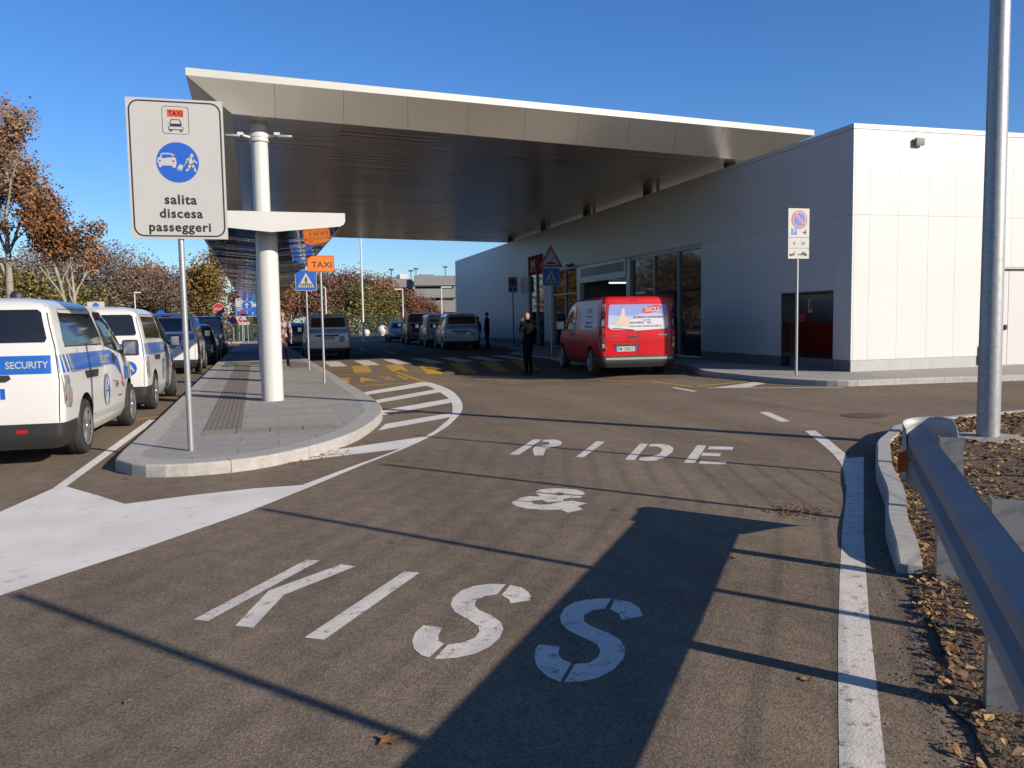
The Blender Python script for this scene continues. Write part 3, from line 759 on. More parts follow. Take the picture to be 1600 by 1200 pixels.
for k in range(1500):
    u = rl.random(); v = 0.02 + rl.random() ** 1.5 * 0.5
    x, y_, z = soil_fn(u, v)
    if math.hypot(x, y_) > 13 or mnoise.noise(Vector((x * 1.3, y_ * 1.3, 9))) < 0.05: continue
    for j in range(3):
        h = rl.uniform(0.03, 0.085); a = rl.uniform(0, 6.28); w = 0.004
        dx, dy = math.cos(a), math.sin(a); l = rl.uniform(.2, .8) * h
        gr.add([(x - dy * w, y_ + dx * w, z - .01), (x + dy * w, y_ - dx * w, z - .01), (x + dx * l, y_ + dy * l, z + h)], [(0, 1, 2)])
tag(gr.build('dry_grass', M_grass), 'sparse dry grass blades growing through the leaf litter', 'grass', kind='stuff')
# grit and crumbs spilled on the road edge
gt = MB()
for k in range(2200):
    u = rl.random() * 0.40
    p, s = border_at(u)
    off = abs(rl.gauss(0, 0.085))
    x, y_ = p.x - 0.79 * off, p.y + 0.61 * off
    if s > 8.55 or y_ < 0.5: continue
    s_ = rl.uniform(0.002, 0.006)
    gt.box(x - s_, x + s_, y_ - s_ * rl.uniform(.4, 1), y_ + s_ * .8, 0.001, s_ * .7, rl.choice([M_soil, M_soil, M_leafdry[2], M_leafdry[1]]))
for c0, n0, sp in (((3.65, 5.14), 160, .10), ((0.42, 9.28), 240, .18), ((0.1, 8.75), 60, .1)):
    for k in range(n0):
        x, y_ = c0[0] + rl.gauss(0, sp), c0[1] + rl.gauss(0, sp * (1.3 if sp > .12 else 1))
        if sp > .12 and clip_poly([(x, y_), (x + .001, y_), (x, y_ + .001)], hull([tuple(p) for p in isl_path if p.y < 30])): continue
        s_ = rl.uniform(0.003, 0.010)
        gt.box(x - s_, x + s_, y_ - s_ * rl.uniform(.3, .9), y_ + s_ * .7, 0.005, 0.005 + s_ * .6, rl.choice([M_soil, M_leafdry[0], M_leafdry[2]]))
tag(gt.build('grit'), 'dark grit and crumbled leaves lying along the road edge and island kerb', 'grit', kind='stuff')
# single fallen leaves on the asphalt
leaf_spots = [((0.33, 2.75), 0.055, 'brown maple leaf lying in the guardrail shadow at the bottom'), ((-0.95, 2.9), .03, 'small brown leaf on the asphalt below the letter K'),
              ((-0.6, 3.35), .022, 'tiny dark leaf on the asphalt left of the letter K'), ((3.02, 3.95), .035, 'orange leaf lying left of the kerb end'), ((2.6, 4.25), .03, 'small tan leaf by the post shadow beside the edge line'),
              ((1.98, 2.7), .03, 'brown leaf near the white edge line at the bottom right')]
for (x, y_), s, lab in leaf_spots:
    mb = MB(); pts = []
    for i in range(10):
        a = 2 * math.pi * i / 10; rr = s * (1.0 if i % 2 == 0 else 0.5); pts.append((rr * math.cos(a), rr * math.sin(a), 0.006 + 0.005 * abs(math.sin(a * 1.5))))
    mb.add([(0, 0, 0.004)] + pts, [(0, i + 1, (i + 1) % 10 + 1) for i in range(10)])
    o = tag(mb.build('fallen_leaf', M_leafdry[0] if 'orange' not in lab else M_orange_refl), lab, 'leaf', 'single leaves on the road'); o.location = (x, y_, 0)
    o.rotation_euler = (0, 0, rl.uniform(0, 6))
# ---------------------------------------------------------------- station building
WX, WY, WH, WJ, WFAR = 12.70, 15.87, 5.72, 3.70, 58.2
PZ = 0.115
st = empty('station_building', (WX, WY, PZ), 0, 'long white panelled metro station with a glazed entrance under the big canopy', 'building')
def S(mb, name, mat=None, **k):
    """link a mesh given in world coordinates under the station"""
    o = mb.build(name, mat, st, **k); o.location = (-WX, -WY, -PZ); return o
def Ssub(mb, name, mat, parent, **k): return mb.build(name, mat, parent, **k)
PTH = 0.05
# openings on the road side (y0, y1, z0, z1)
EL = (16.50, 18.60, 0.0, 2.02)
GL = (22.75, 36.8, 0.0, 3.62)
MS = (38.1, 40.6, 0.0, 4.65)
def wall_cells():
    cells = []
    y = WY + 0.002
    cuts = [WY, 16.50, 17.55, 18.60]
    yy_ = 18.60
    while yy_ < 22.7: yy_ += (22.75 - 18.60) / 4; cuts.append(round(yy_, 3))
    yy_ = 22.75
    while yy_ < 36.7: yy_ += (36.8 - 22.75) / 12; cuts.append(round(yy_, 3))
    yy_ = 36.8
    cuts += [38.1, 39.35, 40.6]
    yy_ = 40.6
    while yy_ < WFAR - .6: yy_ += (WFAR - 40.6) / 16; cuts.append(round(yy_, 3))
    return cuts
cuts = sorted(set(wall_cells()))
g = 0.0025
PB = 0.38   # plinth top
for a, b in zip(cuts[:-1], cuts[1:]):
    m = (a + b) / 2
    lo = PB
    if EL[0] < m < EL[1]: lo = EL[3]
    if GL[0] < m < GL[1]: lo = None
    if MS[0] < m < MS[1]: lo = None
    if lo is not None: S(MB().box(WX, WX + PTH, a + g, b - g, lo + g, WJ - g), 'wall_panel', M_panel)
    top0 = WJ
    if MS[0] < m < MS[1]: top0 = MS[3]
    S(MB().box(WX, WX + PTH, a + g, b - g, top0 + g, WH - 0.11), 'wall_panel', M_panel)
xc = [WX + PTH + 0.001, 13.16, 13.95, 14.80, 15.59, 16.42]
x = 16.42
while x < 36: x += 0.85; xc.append(x)
DOORX = (16.46, 18.05)
for a, b in zip(xc[:-1], xc[1:]):
    m = (a + b) / 2
    lo = 2.52 if 16.42 < m < 18.12 else PB
    S(MB().box(a + g, b - g, WY, WY + PTH, lo + g, WJ - g), 'wall_panel', M_panel)
    S(MB().box(a + g, b - g, WY, WY + PTH, WJ + g, WH - 0.11), 'wall_panel', M_panel)
XE = xc[-1]
# core behind the panels and roof
core = MB()
core.box(WX + PTH + .002, WX + .35, WY + PTH + .002, EL[0], PZ, WH - .12)
core.box(WX + PTH + .002, WX + .35, EL[0], EL[1], EL[3], WH - .12)
core.box(WX + PTH + .002, WX + .35, EL[1], GL[0], PZ, WH - .12)
core.box(WX + PTH + .002, WX + .35, GL[0], GL[1], GL[3], WH - .12)
core.box(WX + PTH + .002, WX + .35, GL[1], MS[0], PZ, WH - .12)
core.box(WX + PTH + .002, WX + .35, MS[0], MS[1], MS[3], WH - .12)
core.box(WX + PTH + .002, WX + .35, MS[1], WFAR, PZ, WH - .12)
core.box(WX + .352, XE, WY + PTH + .002, WY + .35, PZ, WH - .12)
core.box(WX + .352, XE, WFAR - .3, WFAR, PZ, WH - .12)
core.box(XE - .3, XE, WY + .352, WFAR - .302, PZ, WH - .12)
S(core, 'core_wall', M_panel_joint)
S(MB().box(WX + .352, XE - .302, WY + .352, WFAR - .302, 5.38, 5.50), 'roof', M_roofing)
cop = MB(); cop.box(WX - 0.015, WX + .36, WY - 0.015, WFAR, WH - .105, WH); cop.box(WX + .362, XE, WY - 0.015, WY + .36, WH - .105, WH)
S(cop, 'coping', M_white_metal)
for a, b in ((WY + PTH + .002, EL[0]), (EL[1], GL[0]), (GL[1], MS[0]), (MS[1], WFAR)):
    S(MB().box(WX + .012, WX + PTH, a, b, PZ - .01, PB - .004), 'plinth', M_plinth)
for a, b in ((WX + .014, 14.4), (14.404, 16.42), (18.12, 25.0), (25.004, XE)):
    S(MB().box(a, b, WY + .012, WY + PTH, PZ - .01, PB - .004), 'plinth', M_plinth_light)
# lift doors in a recess
rec = MB()
rec.box(WX + .03, WX + .42, EL[0], EL[0] + .03, PZ, EL[3] - .03); rec.box(WX + .03, WX + .42, EL[1] - .03, EL[1], PZ, EL[3] - .03); rec.box(WX + .03, WX + .42, EL[0], EL[1], EL[3] - .03, EL[3] - .002)
S(rec, 'lift_surround', M_steel_door)
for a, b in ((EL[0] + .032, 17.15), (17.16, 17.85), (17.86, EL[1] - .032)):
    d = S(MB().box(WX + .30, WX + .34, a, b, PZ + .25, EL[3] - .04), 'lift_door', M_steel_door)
    MB().box(WX + .292, WX + .300, a + .03, b - .03, PZ + .36, 1.26).build('red_reflection', M_red_reflection, d)  # red reflection in the steel door, painted as a thin coloured sheet
S(MB().box(WX + .28, WX + .36, EL[0] + .03, EL[1] - .03, PZ - .01, PZ + .245), 'threshold', M_plinth)
nt = S(MB().box(WX + .282, WX + .29, 17.68, 17.84, 1.5, 1.84), 'notice', M_pwhite)
MB().box(WX + .278, WX + .281, 17.695, 17.80, 1.56, 1.81).build('notice_print', M_pred, nt)
nt = S(MB().box(WX + .282, WX + .29, 17.92, 18.26, 1.28, 1.48), 'notice', M_pred)
# glazed front: frames, panes, entrance with header
def pane(y0, y1, z0, z1, xo=0.10):
    w = S(MB().box(WX + xo, WX + xo + .02, y0 + .03, y1 - .03, z0 + .03, z1 - .03), 'window_pane', M_shop_glass)
    return w
mull = [22.75, 24.30, 26.08, 28.0]
for a, b in zip(mull[:-1], mull[1:]): pane(a, b, .22, 3.60)
for yv in mull[:-1]: S(MB().box(WX + .03, WX + .15, yv - .028 if yv > 22.8 else yv, yv + .028, .2, 3.615), 'mullion', M_alu)
S(MB().box(WX + .035, WX + .145, 22.78, 28.0, 3.56, 3.612), 'head_rail', M_alu)
S(MB().box(WX + .035, WX + .145, 22.78, 28.0, .14, .22), 'sill_rail', M_alu)
S(MB().box(WX - .02, WX + .16, 27.97, 28.30, .12, 3.615), 'portal_post', M_alu)
S(MB().box(WX - .02, WX + .16, 33.1, 33.5, .12, 3.615), 'portal_post', M_alu)
hd = S(MB().box(WX - .05, WX + .16, 28.302, 33.098, 2.95, 3.66), 'entrance_header', M_alu)
MB().box(WX - .056, WX - .052, 28.45, 32.9, 3.2, 3.55).build('header_panel', M_dark_alu, hd)
hall = MB(); hall.box(WX + .16, WX + 6, 28.0, 28.05, .1, 3.6); hall.box(WX + .16, WX + 6, 33.5, 33.55, .1, 3.6); hall.box(WX + 6, WX + 6.05, 28, 33.55, .1, 3.6); hall.box(WX + .16, WX + 6, 28.05, 33.5, 3.0, 3.05)
S(hall, 'entrance_hall', M_plinth)
for yv in (29.3, 31.3): S(MB().box(WX + .6, WX + 1.9, yv, yv + .12, 2.86, 2.92), 'ceiling_light', pmat('hall_light', (0.8, 0.8, 0.8), 0.5, emit=((0.8, 0.9, 1.0), 0.9)))
mull2 = [33.5, 35.1, 36.8]
for a, b in zip(mull2[:-1], mull2[1:]): pane(a, b, .22, 3.60)
for yv in (35.1, 36.77): S(MB().box(WX + .03, WX + .15, yv - .028, yv + .028, .2, 3.615), 'mullion', M_alu)
S(MB().box(WX + .035, WX + .145, 33.5, 36.74, .14, .22), 'sill_rail', M_alu)
S(MB().box(WX + .035, WX + .145, 33.5, 36.74, 2.55, 2.60), 'transom', M_alu)
# recess with the metro sign above its glass door
S(MB().box(WX + .10, WX + .12, 38.13, 40.57, .2, 3.70), 'window_pane', M_shop_glass)
for yv in (38.1, 39.3, 40.54): S(MB().box(WX + .02, WX + .14, yv, yv + .06, .12, 3.72), 'mullion', M_alu)
msg = S(MB().box(WX + .0, WX + .14, 38.13, 40.57, 3.74, 4.64), 'metro_sign', M_metro_red)
vs, fs = text2d('M', 0.95, 0.02)
MB().add([(WX - .004, 39.75 - a, 3.86 + b * .9) for a, b in vs], fs).build('sign_letter', M_pwhite, msg)
# side door on the sunny front, wall lamp, downpipe shoe
M_door = pmat('pale_grey_door', (0.66, 0.655, 0.635), .45, noise=(1.0, (0.63, 0.625, 0.605)))
dr = S(MB().box(16.50, 17.255, WY + .03, WY + .07, PZ + .02, 2.46), 'service_door', M_door)
S(MB().box(17.27, 18.05, WY + .03, WY + .07, PZ + .02, 2.46), 'service_door', M_door)
MB().box(17.16, 17.21, WY - .01, WY + .028, 1.0, 1.12).build('handle', M_dark_alu, dr)
S(MB().box(16.44, 18.10, WY - .06, WY + .08, 2.47, 2.515), 'door_canopy', M_galv)
S(MB().box(16.44, 16.495, WY + .005, WY + .08, PZ, 2.468), 'door_jamb', M_white_metal)
S(MB().box(18.055, 18.11, WY + .005, WY + .08, PZ, 2.468), 'door_jamb', M_white_metal)
S(MB().box(16.36, 16.42, WY - .05, WY - .002, .18, .62), 'door_stop', M_black)
wl = S(MB().box(14.32, 14.55, WY - .11, WY - .03, 5.29, 5.46), 'wall_lamp', M_plinth, bevel=.01)
MB().box(14.39, 14.48, WY - .03, WY + .002, 5.32, 5.42).build('bracket', M_galv, wl)
MB().box(14.34, 14.53, WY - .10, WY - .045, 5.284, 5.2895).build('lamp_glass', M_pwhite, wl)
cm = S(MB().box(WX - .35, WX - .08, 33.9, 34.0, 3.72, 3.82), 'security_camera', M_dark_alu, bevel=.01)
MB().box(WX - .1, WX + .002, 33.93, 33.97, 3.74, 3.86).build('bracket', M_dark_alu, cm)

# ---------------------------------------------------------------- big flat canopy
can = empty('station_canopy', (-0.165, 19.85, KH), 0, 'large flat metal canopy with pointed corners spanning from the island to the station', 'canopy')
def C(mb, name, mat=None, **k):
    o = mb.build(name, mat, can, **k); o.location = (0.165, -19.85, -KH); return o
ZT, ZF, ZS = 6.85, 6.69, 6.0
def zs(x): return 6.0 - 0.03 * max(0.0, min(1.0, (x + .7) / 14.0))
# corner points in plan: top edge and soffit edge
TL, TR_, TBR, TBL = (-1.585, 18.81), (15.44, 21.02), (16.1, 47.6), (-2.25, 45.3)
SL, SR, SBR, SBL = (-0.70, 19.07), (13.7, 21.44), (14.4, 46.9), (-1.23, 44.2)
def lerp2(a, b, t): return (a[0] + (b[0] - a[0]) * t, a[1] + (b[1] - a[1]) * t)
# upright edge strips
def strip(a, b, name):
    C(MB().add([(a[0], a[1], ZF), (b[0], b[1], ZF), (b[0], b[1], ZT), (a[0], a[1], ZT)], [(0, 1, 2, 3)]), name, M_edge)
for i in range(8):
    strip(lerp2(TL, TR_, i / 8), lerp2(TL, TR_, (i + 1) / 8), 'edge_strip')
strip(TR_, TBR, 'edge_strip'); strip(TBR, TBL, 'edge_strip'); strip(TBL, TL, 'edge_strip')
C(MB().add([(p[0], p[1], ZT + .002) for p in (TL, TR_, TBR, TBL)], [(0, 1, 2, 3)]), 'roof_sheet', M_white_metal)
# sloping underside panels
def slope(a0, a1, b0, b1, n, gap=0.006):
    for i in range(n):
        t0, t1 = i / n, (i + 1) / n
        p = [lerp2(a0, a1, t0), lerp2(a0, a1, t1), lerp2(b0, b1, t1), lerp2(b0, b1, t0)]
        dz = random.uniform(-.006, .006)
        L = math.dist(a0, a1) / n
        e = gap / L
        q = [lerp2(p[0], p[1], e), lerp2(p[1], p[0], e), lerp2(p[2], p[3], e), lerp2(p[3], p[2], e)]
        def bil(u, v):
            a_, b_ = lerp2(q[0], q[1], u), lerp2(q[3], q[2], u); c_ = lerp2(a_, b_, v)
            return (c_[0], c_[1], ZF + (zs(b_[0]) + dz * .3 - ZF) * v)
        vs, fs = grid_fn(6, 4, bil)
        C(MB().add(vs, [tuple(reversed(f)) for f in fs]), 'fascia_panel', M_fascia, smooth=True)
def on_line(a, b, x): t = (x - a[0]) / (b[0] - a[0]); return lerp2(a, b, t)
def quad_panel(p):
    """p: top left, top right, bottom right, bottom left in plan"""
    def bil(u, v):
        a_, b_ = lerp2(p[0], p[1], u), lerp2(p[3], p[2], u); c_ = lerp2(a_, b_, v)
        return (c_[0], c_[1], ZF + (zs(b_[0]) - ZF) * v)
    vs, fs = grid_fn(6, 4, bil)
    C(MB().add(vs, [tuple(reversed(f)) for f in fs]), 'fascia_panel', M_fascia, smooth=True)
xs_j = [0.2 + 1.5 * k for k in range(9)]
tp = [TL] + [on_line(TL, TR_, x) for x in xs_j] + [TR_]; bp = [SL] + [on_line(SL, SR, x * 1.01) for x in xs_j] + [SR]
for k in range(len(tp) - 1):
    e = .002
    quad_panel([lerp2(tp[k], tp[k + 1], e), lerp2(tp[k + 1], tp[k], e), lerp2(bp[k + 1], bp[k], e), lerp2(bp[k], bp[k + 1], e)])
slope(TBL, TL, SBL, SL, 18)
slope(TR_, TBR, SR, SBR, 12)
slope(TBR, TBL, SBR, SBL, 8)
# soffit of long narrow slats, too fine to pick apart
sof = MB(); rs = random.Random(5)
n = 66; cols = 6
for i in range(n):
    t0, t1 = i / n, (i + 1) / n
    a0, a1 = lerp2(SL, SBL, t0), lerp2(SL, SBL, t1); b0, b1 = lerp2(SR, SBR, t0), lerp2(SR, SBR, t1)
    for j in range(cols):
        u0, u1 = j / cols, (j + 1) / cols
        p0, p1, p2, p3 = lerp2(a0, b0, u0), lerp2(a0, b0, u1), lerp2(a1, b1, u1), lerp2(a1, b1, u0)
        tz_ = rs.gauss(0, 0.0018)
        e = 0.004
        sof.add([(p0[0] + .002, p0[1] + e, zs(p0[0]) - tz_), (p1[0] - .002, p1[1] + e, zs(p1[0]) - tz_ * rs.uniform(.6, 1.4)), (p2[0] - .002, p2[1] - .002, zs(p2[0]) + tz_), (p3[0] + .002, p3[1] - .002, zs(p3[0]) + tz_ * rs.uniform(.6, 1.4))], [(3, 2, 1, 0)])
C(sof, 'soffit_slats', M_soffit)['kind'] = 'stuff'
C(MB().add([(p[0], p[1], zs(p[0]) + .03) for p in (SL, SR, SBR, SBL)], [(3, 2, 1, 0)]), 'soffit_backing', M_plinth)
# columns on the island and stubs over the station wall
def column(mb, x, y, r, z0, z1): mb.lathe([(r, z0), (r, z1)], (x, y, 0), seg=32)
for k, (cx, cy) in enumerate([(-0.165, 19.85), (-0.55, 38.0)]):
    m = MB(); column(m, cx, cy, .185, KH, ZS + .02); C(m, 'column', M_white_metal, smooth=True)
m = MB(); m.lathe([(.187, 5.57), (.225, 5.58), (.23, 5.64), (.225, 5.66), (.235, 5.67), (.235, 5.74), (.22, 5.78), (.187, 5.82)], (-0.165, 19.85, 0), seg=32)
clr = C(m, 'collar', M_white_metal, smooth=True, angle=40)
for sx, dz in ((-1, 0), (1, .03)):
    a = MB(); a.tube([(-0.17 + sx * .2, 19.73, 5.66 + dz), (-0.17 + sx * .36, 19.63, 5.68 + dz)], .03, 8); a.box(*sorted((-0.17 + sx * .33, -0.17 + sx * .46)), 19.56, 19.70, 5.67 + dz, 5.73 + dz)
    fl = C(a, 'floodlight_arm', M_white_metal)
    hd_ = MB(); hd_.box(*sorted((-0.17 + sx * .40, -0.17 + sx * .72)), 19.53, 19.73, 5.625 + dz, 5.675 + dz)
    hd_.build('floodlight_head', M_galv, fl, bevel=.012)
for yv in (21.95, 27.52, 33.54, 39.42, 45.45):
    m = MB(); column(m, 13.2, yv, .17, WH - .10, zs(13.2) + .02); C(m, 'roof_stub', M_dark_alu, smooth=True)
    if yv > 23:
        m = MB(); m.box(13.15, 13.21, yv - .95, yv - .80, WH - .1, zs(13.2) - .006); C(m, 'tie_strap', M_porange)

# ---------------------------------------------------------------- low canopy along the island
low = empty('island_canopy', (-0.07, 14.72, KH), 0, 'low white boat shaped canopy on round columns running along the island', 'canopy')
def Lw(mb, name, mat=None, **k):
    o = mb.build(name, mat, low, **k); o.location = (0.07, -14.72, -KH); return o
LY0, LY1 = 14.02, 58.0
def lowx(x, y): return x + skew(y) * 1.0
sec_top = [(-1.21, 3.275), (0.0, 3.275), (1.19, 3.265)]
sec = [(-1.21, 3.275), (1.19, 3.265), (1.19, 3.13), (1.165, 3.08), (1.10, 3.045), (0.0, 2.94), (-1.12, 3.045), (-1.185, 3.08), (-1.21, 3.13)]
Lw(MB().add([(lowx(x, LY0), LY0, z) for x, z in sec], [tuple(range(len(sec)))]), 'end_plate', M_white_metal, fix=True)
Lw(MB().add([(lowx(x, LY1), LY1, z) for x, z in sec], [tuple(range(len(sec)))]), 'end_plate', M_white_metal, fix=True)
m = MB()
for a, b in ((0, 1), (1, 2), (8, 0)):
    m.add([(lowx(sec[a][0], LY0), LY0, sec[a][1]), (lowx(sec[b][0], LY0), LY0, sec[b][1]), (lowx(sec[b][0], LY1), LY1, sec[b][1]), (lowx(sec[a][0], LY1), LY1, sec[a][1])], [(0, 1, 2, 3)])
Lw(m, 'top_sheet', M_white_metal)
rs = random.Random(11)
for side in (0, 1):
    m = MB(); n = 150
    idx = [2, 3, 4, 5] if side == 0 else [5, 6, 7, 8]
    for i in range(n):
        y0 = LY0 + .002 + (LY1 - LY0) * i / n; y1 = LY0 + (LY1 - LY0) * (i + 1) / n - .003
        t = rs.gauss(0, .0022) if i > 3 else 0
        for a, b in zip(idx[:-1], idx[1:]):
            A_, B_ = sec[a], sec[b]
            m.add([(lowx(A_[0], y0), y0, A_[1] - t), (lowx(B_[0], y0), y0, B_[1] - t), (lowx(B_[0], y1), y1, B_[1] + t), (lowx(A_[0], y1), y1, A_[1] + t)], [(0, 1, 2, 3)])
    Lw(m, 'soffit_slats', M_soffit_low)['kind'] = 'stuff'
for yv in (14.72, 23.7, 32.7, 41.7, 50.7):
    cx = -0.07 + skew(yv)
    m = MB(); m.lathe([(.182, KH - .002), (.182, 2.99)], (cx, yv, 0), seg=36); Lw(m, 'column', M_white_metal, smooth=True)
# ---------------------------------------------------------------- poles, signs, street furniture
def pole(parent, x, y, z0, z1, r, mat=M_pole, name='pole', cap=True):
    m = MB(); m.tube([(x, y, z0), (x, y, z1)], r, 14)
    return m.build(name, mat, parent, smooth=True, angle=50)

def arrow_up(cx, cz, s):
    return [(cx - .12 * s, cz - .62 * s), (cx + .12 * s, cz - .62 * s), (cx + .12 * s, cz + .1 * s), (cx + .42 * s, cz + .1 * s), (cx, cz + .66 * s), (cx - .42 * s, cz + .1 * s), (cx - .12 * s, cz + .1 * s)]

def limb(a, b, w):
    a, b = Vector(a), Vector(b); d = (b - a).normalized(); n = Vector((-d.y, d.x)) * w / 2
    return [tuple(a + n - d * w * .2), tuple(b + n + d * w * .2), tuple(b - n + d * w * .2), tuple(a - n - d * w * .2)]

# big set-down sign
sg = empty('set_down_sign', (-0.895, 9.14, KH), 0, 'big white set-down sign reading salita discesa passeggeri on a grey pole', 'sign')
pole(sg, 0.0, 0.045, 0, 3.6, .03)
W, H, Z0 = .925, 1.41, 2.215
Xc = 0.005
pl = sheet_xz('panel', [(Xc - W / 2, Z0), (Xc + W / 2, Z0), (Xc + W / 2, Z0 + H), (Xc - W / 2, Z0 + H)], M_pwhite, sg, 0, .012)
for zz_ in (Z0 + .25, Z0 + 1.15): MB().box(-.42, .42, .0125, .03, zz_, zz_ + .04).build('back_rail', M_galv, pl)
def U(u, v): return (Xc - W / 2 + u * W, Z0 + H - v * H)
o_ = rrect(Xc - W / 2 + .022, Xc + W / 2 - .022, Z0 + .022, Z0 + H - .022, .10, 8); i_ = rrect(Xc - W / 2 + .036, Xc + W / 2 - .036, Z0 + .036, Z0 + H - .036, .087, 8)
ring = MB(); n = len(o_)
ring.add([(p[0], -.0025, p[1]) for p in o_] + [(p[0], -.0025, p[1]) for p in i_], [(k, (k + 1) % n, (k + 1) % n + n, k + n) for k in range(n)]); ring.build('border_line', M_pblack, pl)
def ringface(name, o_, i_, mat, par, layer=1):
    n = len(o_); y = -.0025 * layer
    return MB().add([(p[0], y, p[1]) for p in o_] + [(p[0], y, p[1]) for p in i_], [(k, (k + 1) % n, (k + 1) % n + n, k + n) for k in range(n)]).build(name, mat, par)
tx0, tz1 = U(.365, .052); tx1, tz0 = U(.640, .248)
ringface('taxi_box_line', rrect(tx0, tx1, tz0, tz1, .03), rrect(tx0 + .004, tx1 - .004, tz0 + .004, tz1 - .004, .027), M_pblack, pl)
bx = (tx0 + tx1) / 2
face_xz('taxi_band', [[(bx - .078, tz1 - .105), (bx + .078, tz1 - .105), (bx + .078, tz1 - .032), (bx - .078, tz1 - .032)]], M_porangered, pl, 1)
text_xz('lettering', 'TAXI', bx, tz1 - .093, .07, M_pblack, pl, 2, bold=.02, width=.135)
cz = tz0 + .085
face_xz('taxi_car', [[(bx - .072, cz - .045), (bx + .072, cz - .045), (bx + .07, cz + .01), (bx + .052, cz + .018), (bx - .052, cz + .018), (bx - .07, cz + .01)]], M_pblack, pl, 1)
face_xz('taxi_car', [[(bx - .056, cz - .01), (bx + .056, cz - .01), (bx + .05, cz + .012), (bx - .05, cz + .012)]], M_pblack, pl, 3)
face_xz('taxi_car', [[(bx - .066, cz - .038), (bx + .066, cz - .038), (bx + .064, cz - .012), (bx - .064, cz - .012)], circle(bx - .058, cz - .002, .014, 14), circle(bx + .058, cz - .002, .014, 14)], M_pwhite, pl, 2)
ringface('taxi_car', [(bx - .06, cz + .014), (bx + .06, cz + .014), (bx + .042, cz + .062), (bx - .042, cz + .062)], [(bx - .052, cz + .018), (bx + .052, cz + .018), (bx + .038, cz + .057), (bx - .038, cz + .057)], M_pblack, pl, 2)
face_xz('taxi_car', [[(bx - .062, cz - .06), (bx - .038, cz - .06), (bx - .038, cz - .048), (bx - .062, cz - .048)], [(bx + .038, cz - .06), (bx + .062, cz - .06), (bx + .062, cz - .048), (bx + .038, cz - .048)]], M_pblack, pl, 1)
ccx, ccz = U(.505, .450); cr = .203
face_xz('blue_disc', [circle(ccx, ccz, cr, 56)], M_pblue, pl, 1)
k = cr / 152.0
def Q(px, py): return (ccx + (px - 448) * k, ccz - (py - 548) * k)
car = [Q(*p) for p in [(302, 545), (306, 520), (322, 512), (332, 486), (345, 480), (405, 480), (416, 488), (425, 510), (437, 522), (440, 548), (436, 570), (432, 588), (412, 590), (408, 575), (334, 575), (331, 588), (314, 588), (312, 568)]]
face_xz('car_pictogram', [car, [Q(*p) for p in [(410, 505), (426, 488), (432, 490), (418, 510)]]], M_pwhite, pl, 2)
face_xz('car_pictogram', [[Q(*p) for p in [(332, 514), (341, 490), (404, 490), (412, 512), (380, 512), (360, 520)]], [(x, z) for x, z in circle(*Q(322, 540), .010, 12)], circle(*Q(418, 540), .010, 12)], M_pblue, pl, 3)
L_ = lambda a, b, w: limb(Q(*a), Q(*b), w * k)
face_xz('walker_pictogram', [circle(*Q(551, 492), 12 * k, 20), [Q(*p) for p in [(532, 505), (556, 508), (562, 528), (556, 565), (530, 562), (528, 530)]], L_((555, 520), (585, 548), 12), L_((534, 512), (512, 530), 12), L_((512, 530), (510, 550), 10), L_((550, 560), (566, 585), 18), L_((566, 585), (574, 612), 14), L_((536, 560), (528, 590), 18), L_((528, 590), (508, 610), 14), L_((510, 548), (485, 580), 4)], M_pwhite, pl, 2)
face_xz('suitcase_pictogram', [[Q(*p) for p in [(460, 562), (492, 572), (474, 606), (442, 594)]], [Q(*p) for p in [(438, 598), (472, 612), (470, 616), (437, 602)]]], M_pwhite, pl, 2)
for s_, v_, w_ in (('salita', .748, .31), ('discesa', .847, .415), ('passeggeri', .945, .595)):
    p_ = U(.518 if s_ != 'passeggeri' else .50, v_); text_xz('lettering', s_, p_[0], p_[1], .0, M_pblack, pl, 1, bold=.028, width=w_, spacing=1.12)

# taxi sign
tsg = empty('taxi_sign', (0.99, 18.44, KH), 0, 'orange rectangular sign reading TAXI on a thin grey pole', 'sign')
pole(tsg, 0.03, 0.04, 0, 2.75, .027)
tp = sheet_xz('panel', rrect(-.25, .325, 2.44, 2.79, .02), M_porange, tsg)
ringface('border_line', rrect(-.25, .325, 2.44, 2.79, .02), rrect(-.238, .313, 2.452, 2.778, .012), M_pred, tp)
text_xz('lettering', 'TAXI', .055, 2.535, .175, M_pblack, tp, 1, bold=.012, width=.43)

def crossing_panel(par, cx, cz, s, first=True):
    p = sheet_xz('crossing_panel', rrect(cx - s / 2, cx + s / 2, cz - s / 2, cz + s / 2, .03), M_pwhite, par)
    face_xz('blue_field', [rrect(cx - s / 2 + .012, cx + s / 2 - .012, cz - s / 2 + .012, cz + s / 2 - .012, .022)], M_pblue, p, 1)
    face_xz('white_triangle', [[(cx - .38 * s, cz - .34 * s), (cx + .38 * s, cz - .34 * s), (cx, cz + .36 * s)]], M_pwhite, p, 2)
    fig = [circle(cx, cz + .13 * s, .03 * s, 14), limb((cx, cz + .09 * s), (cx, cz - .05 * s), .07 * s), limb((cx + .01 * s, cz - .05 * s), (cx + .08 * s, cz - .2 * s), .035 * s), limb((cx, cz - .05 * s), (cx - .07 * s, cz - .2 * s), .035 * s), limb((cx, cz + .07 * s), (cx + .08 * s, cz - .02 * s), .025 * s), limb((cx, cz + .07 * s), (cx - .08 * s, cz - .02 * s), .025 * s)]
    for q in (-.27, -.16, -.05, .06, .17, .28): fig.append(limb((cx + q * s, cz - .31 * s), (cx + q * s * .72, cz - .16 * s), .045 * s))
    face_xz('walker_pictogram', fig, M_pblack, p, 3)
    return p
cs = empty('crossing_sign', (0.9, 23.64, KH), 0, 'blue pedestrian crossing sign standing behind the orange taxi sign', 'sign')
pole(cs, 0.0, 0.04, 0, 2.9, .027)
crossing_panel(cs, 0.0, 2.52, .58)

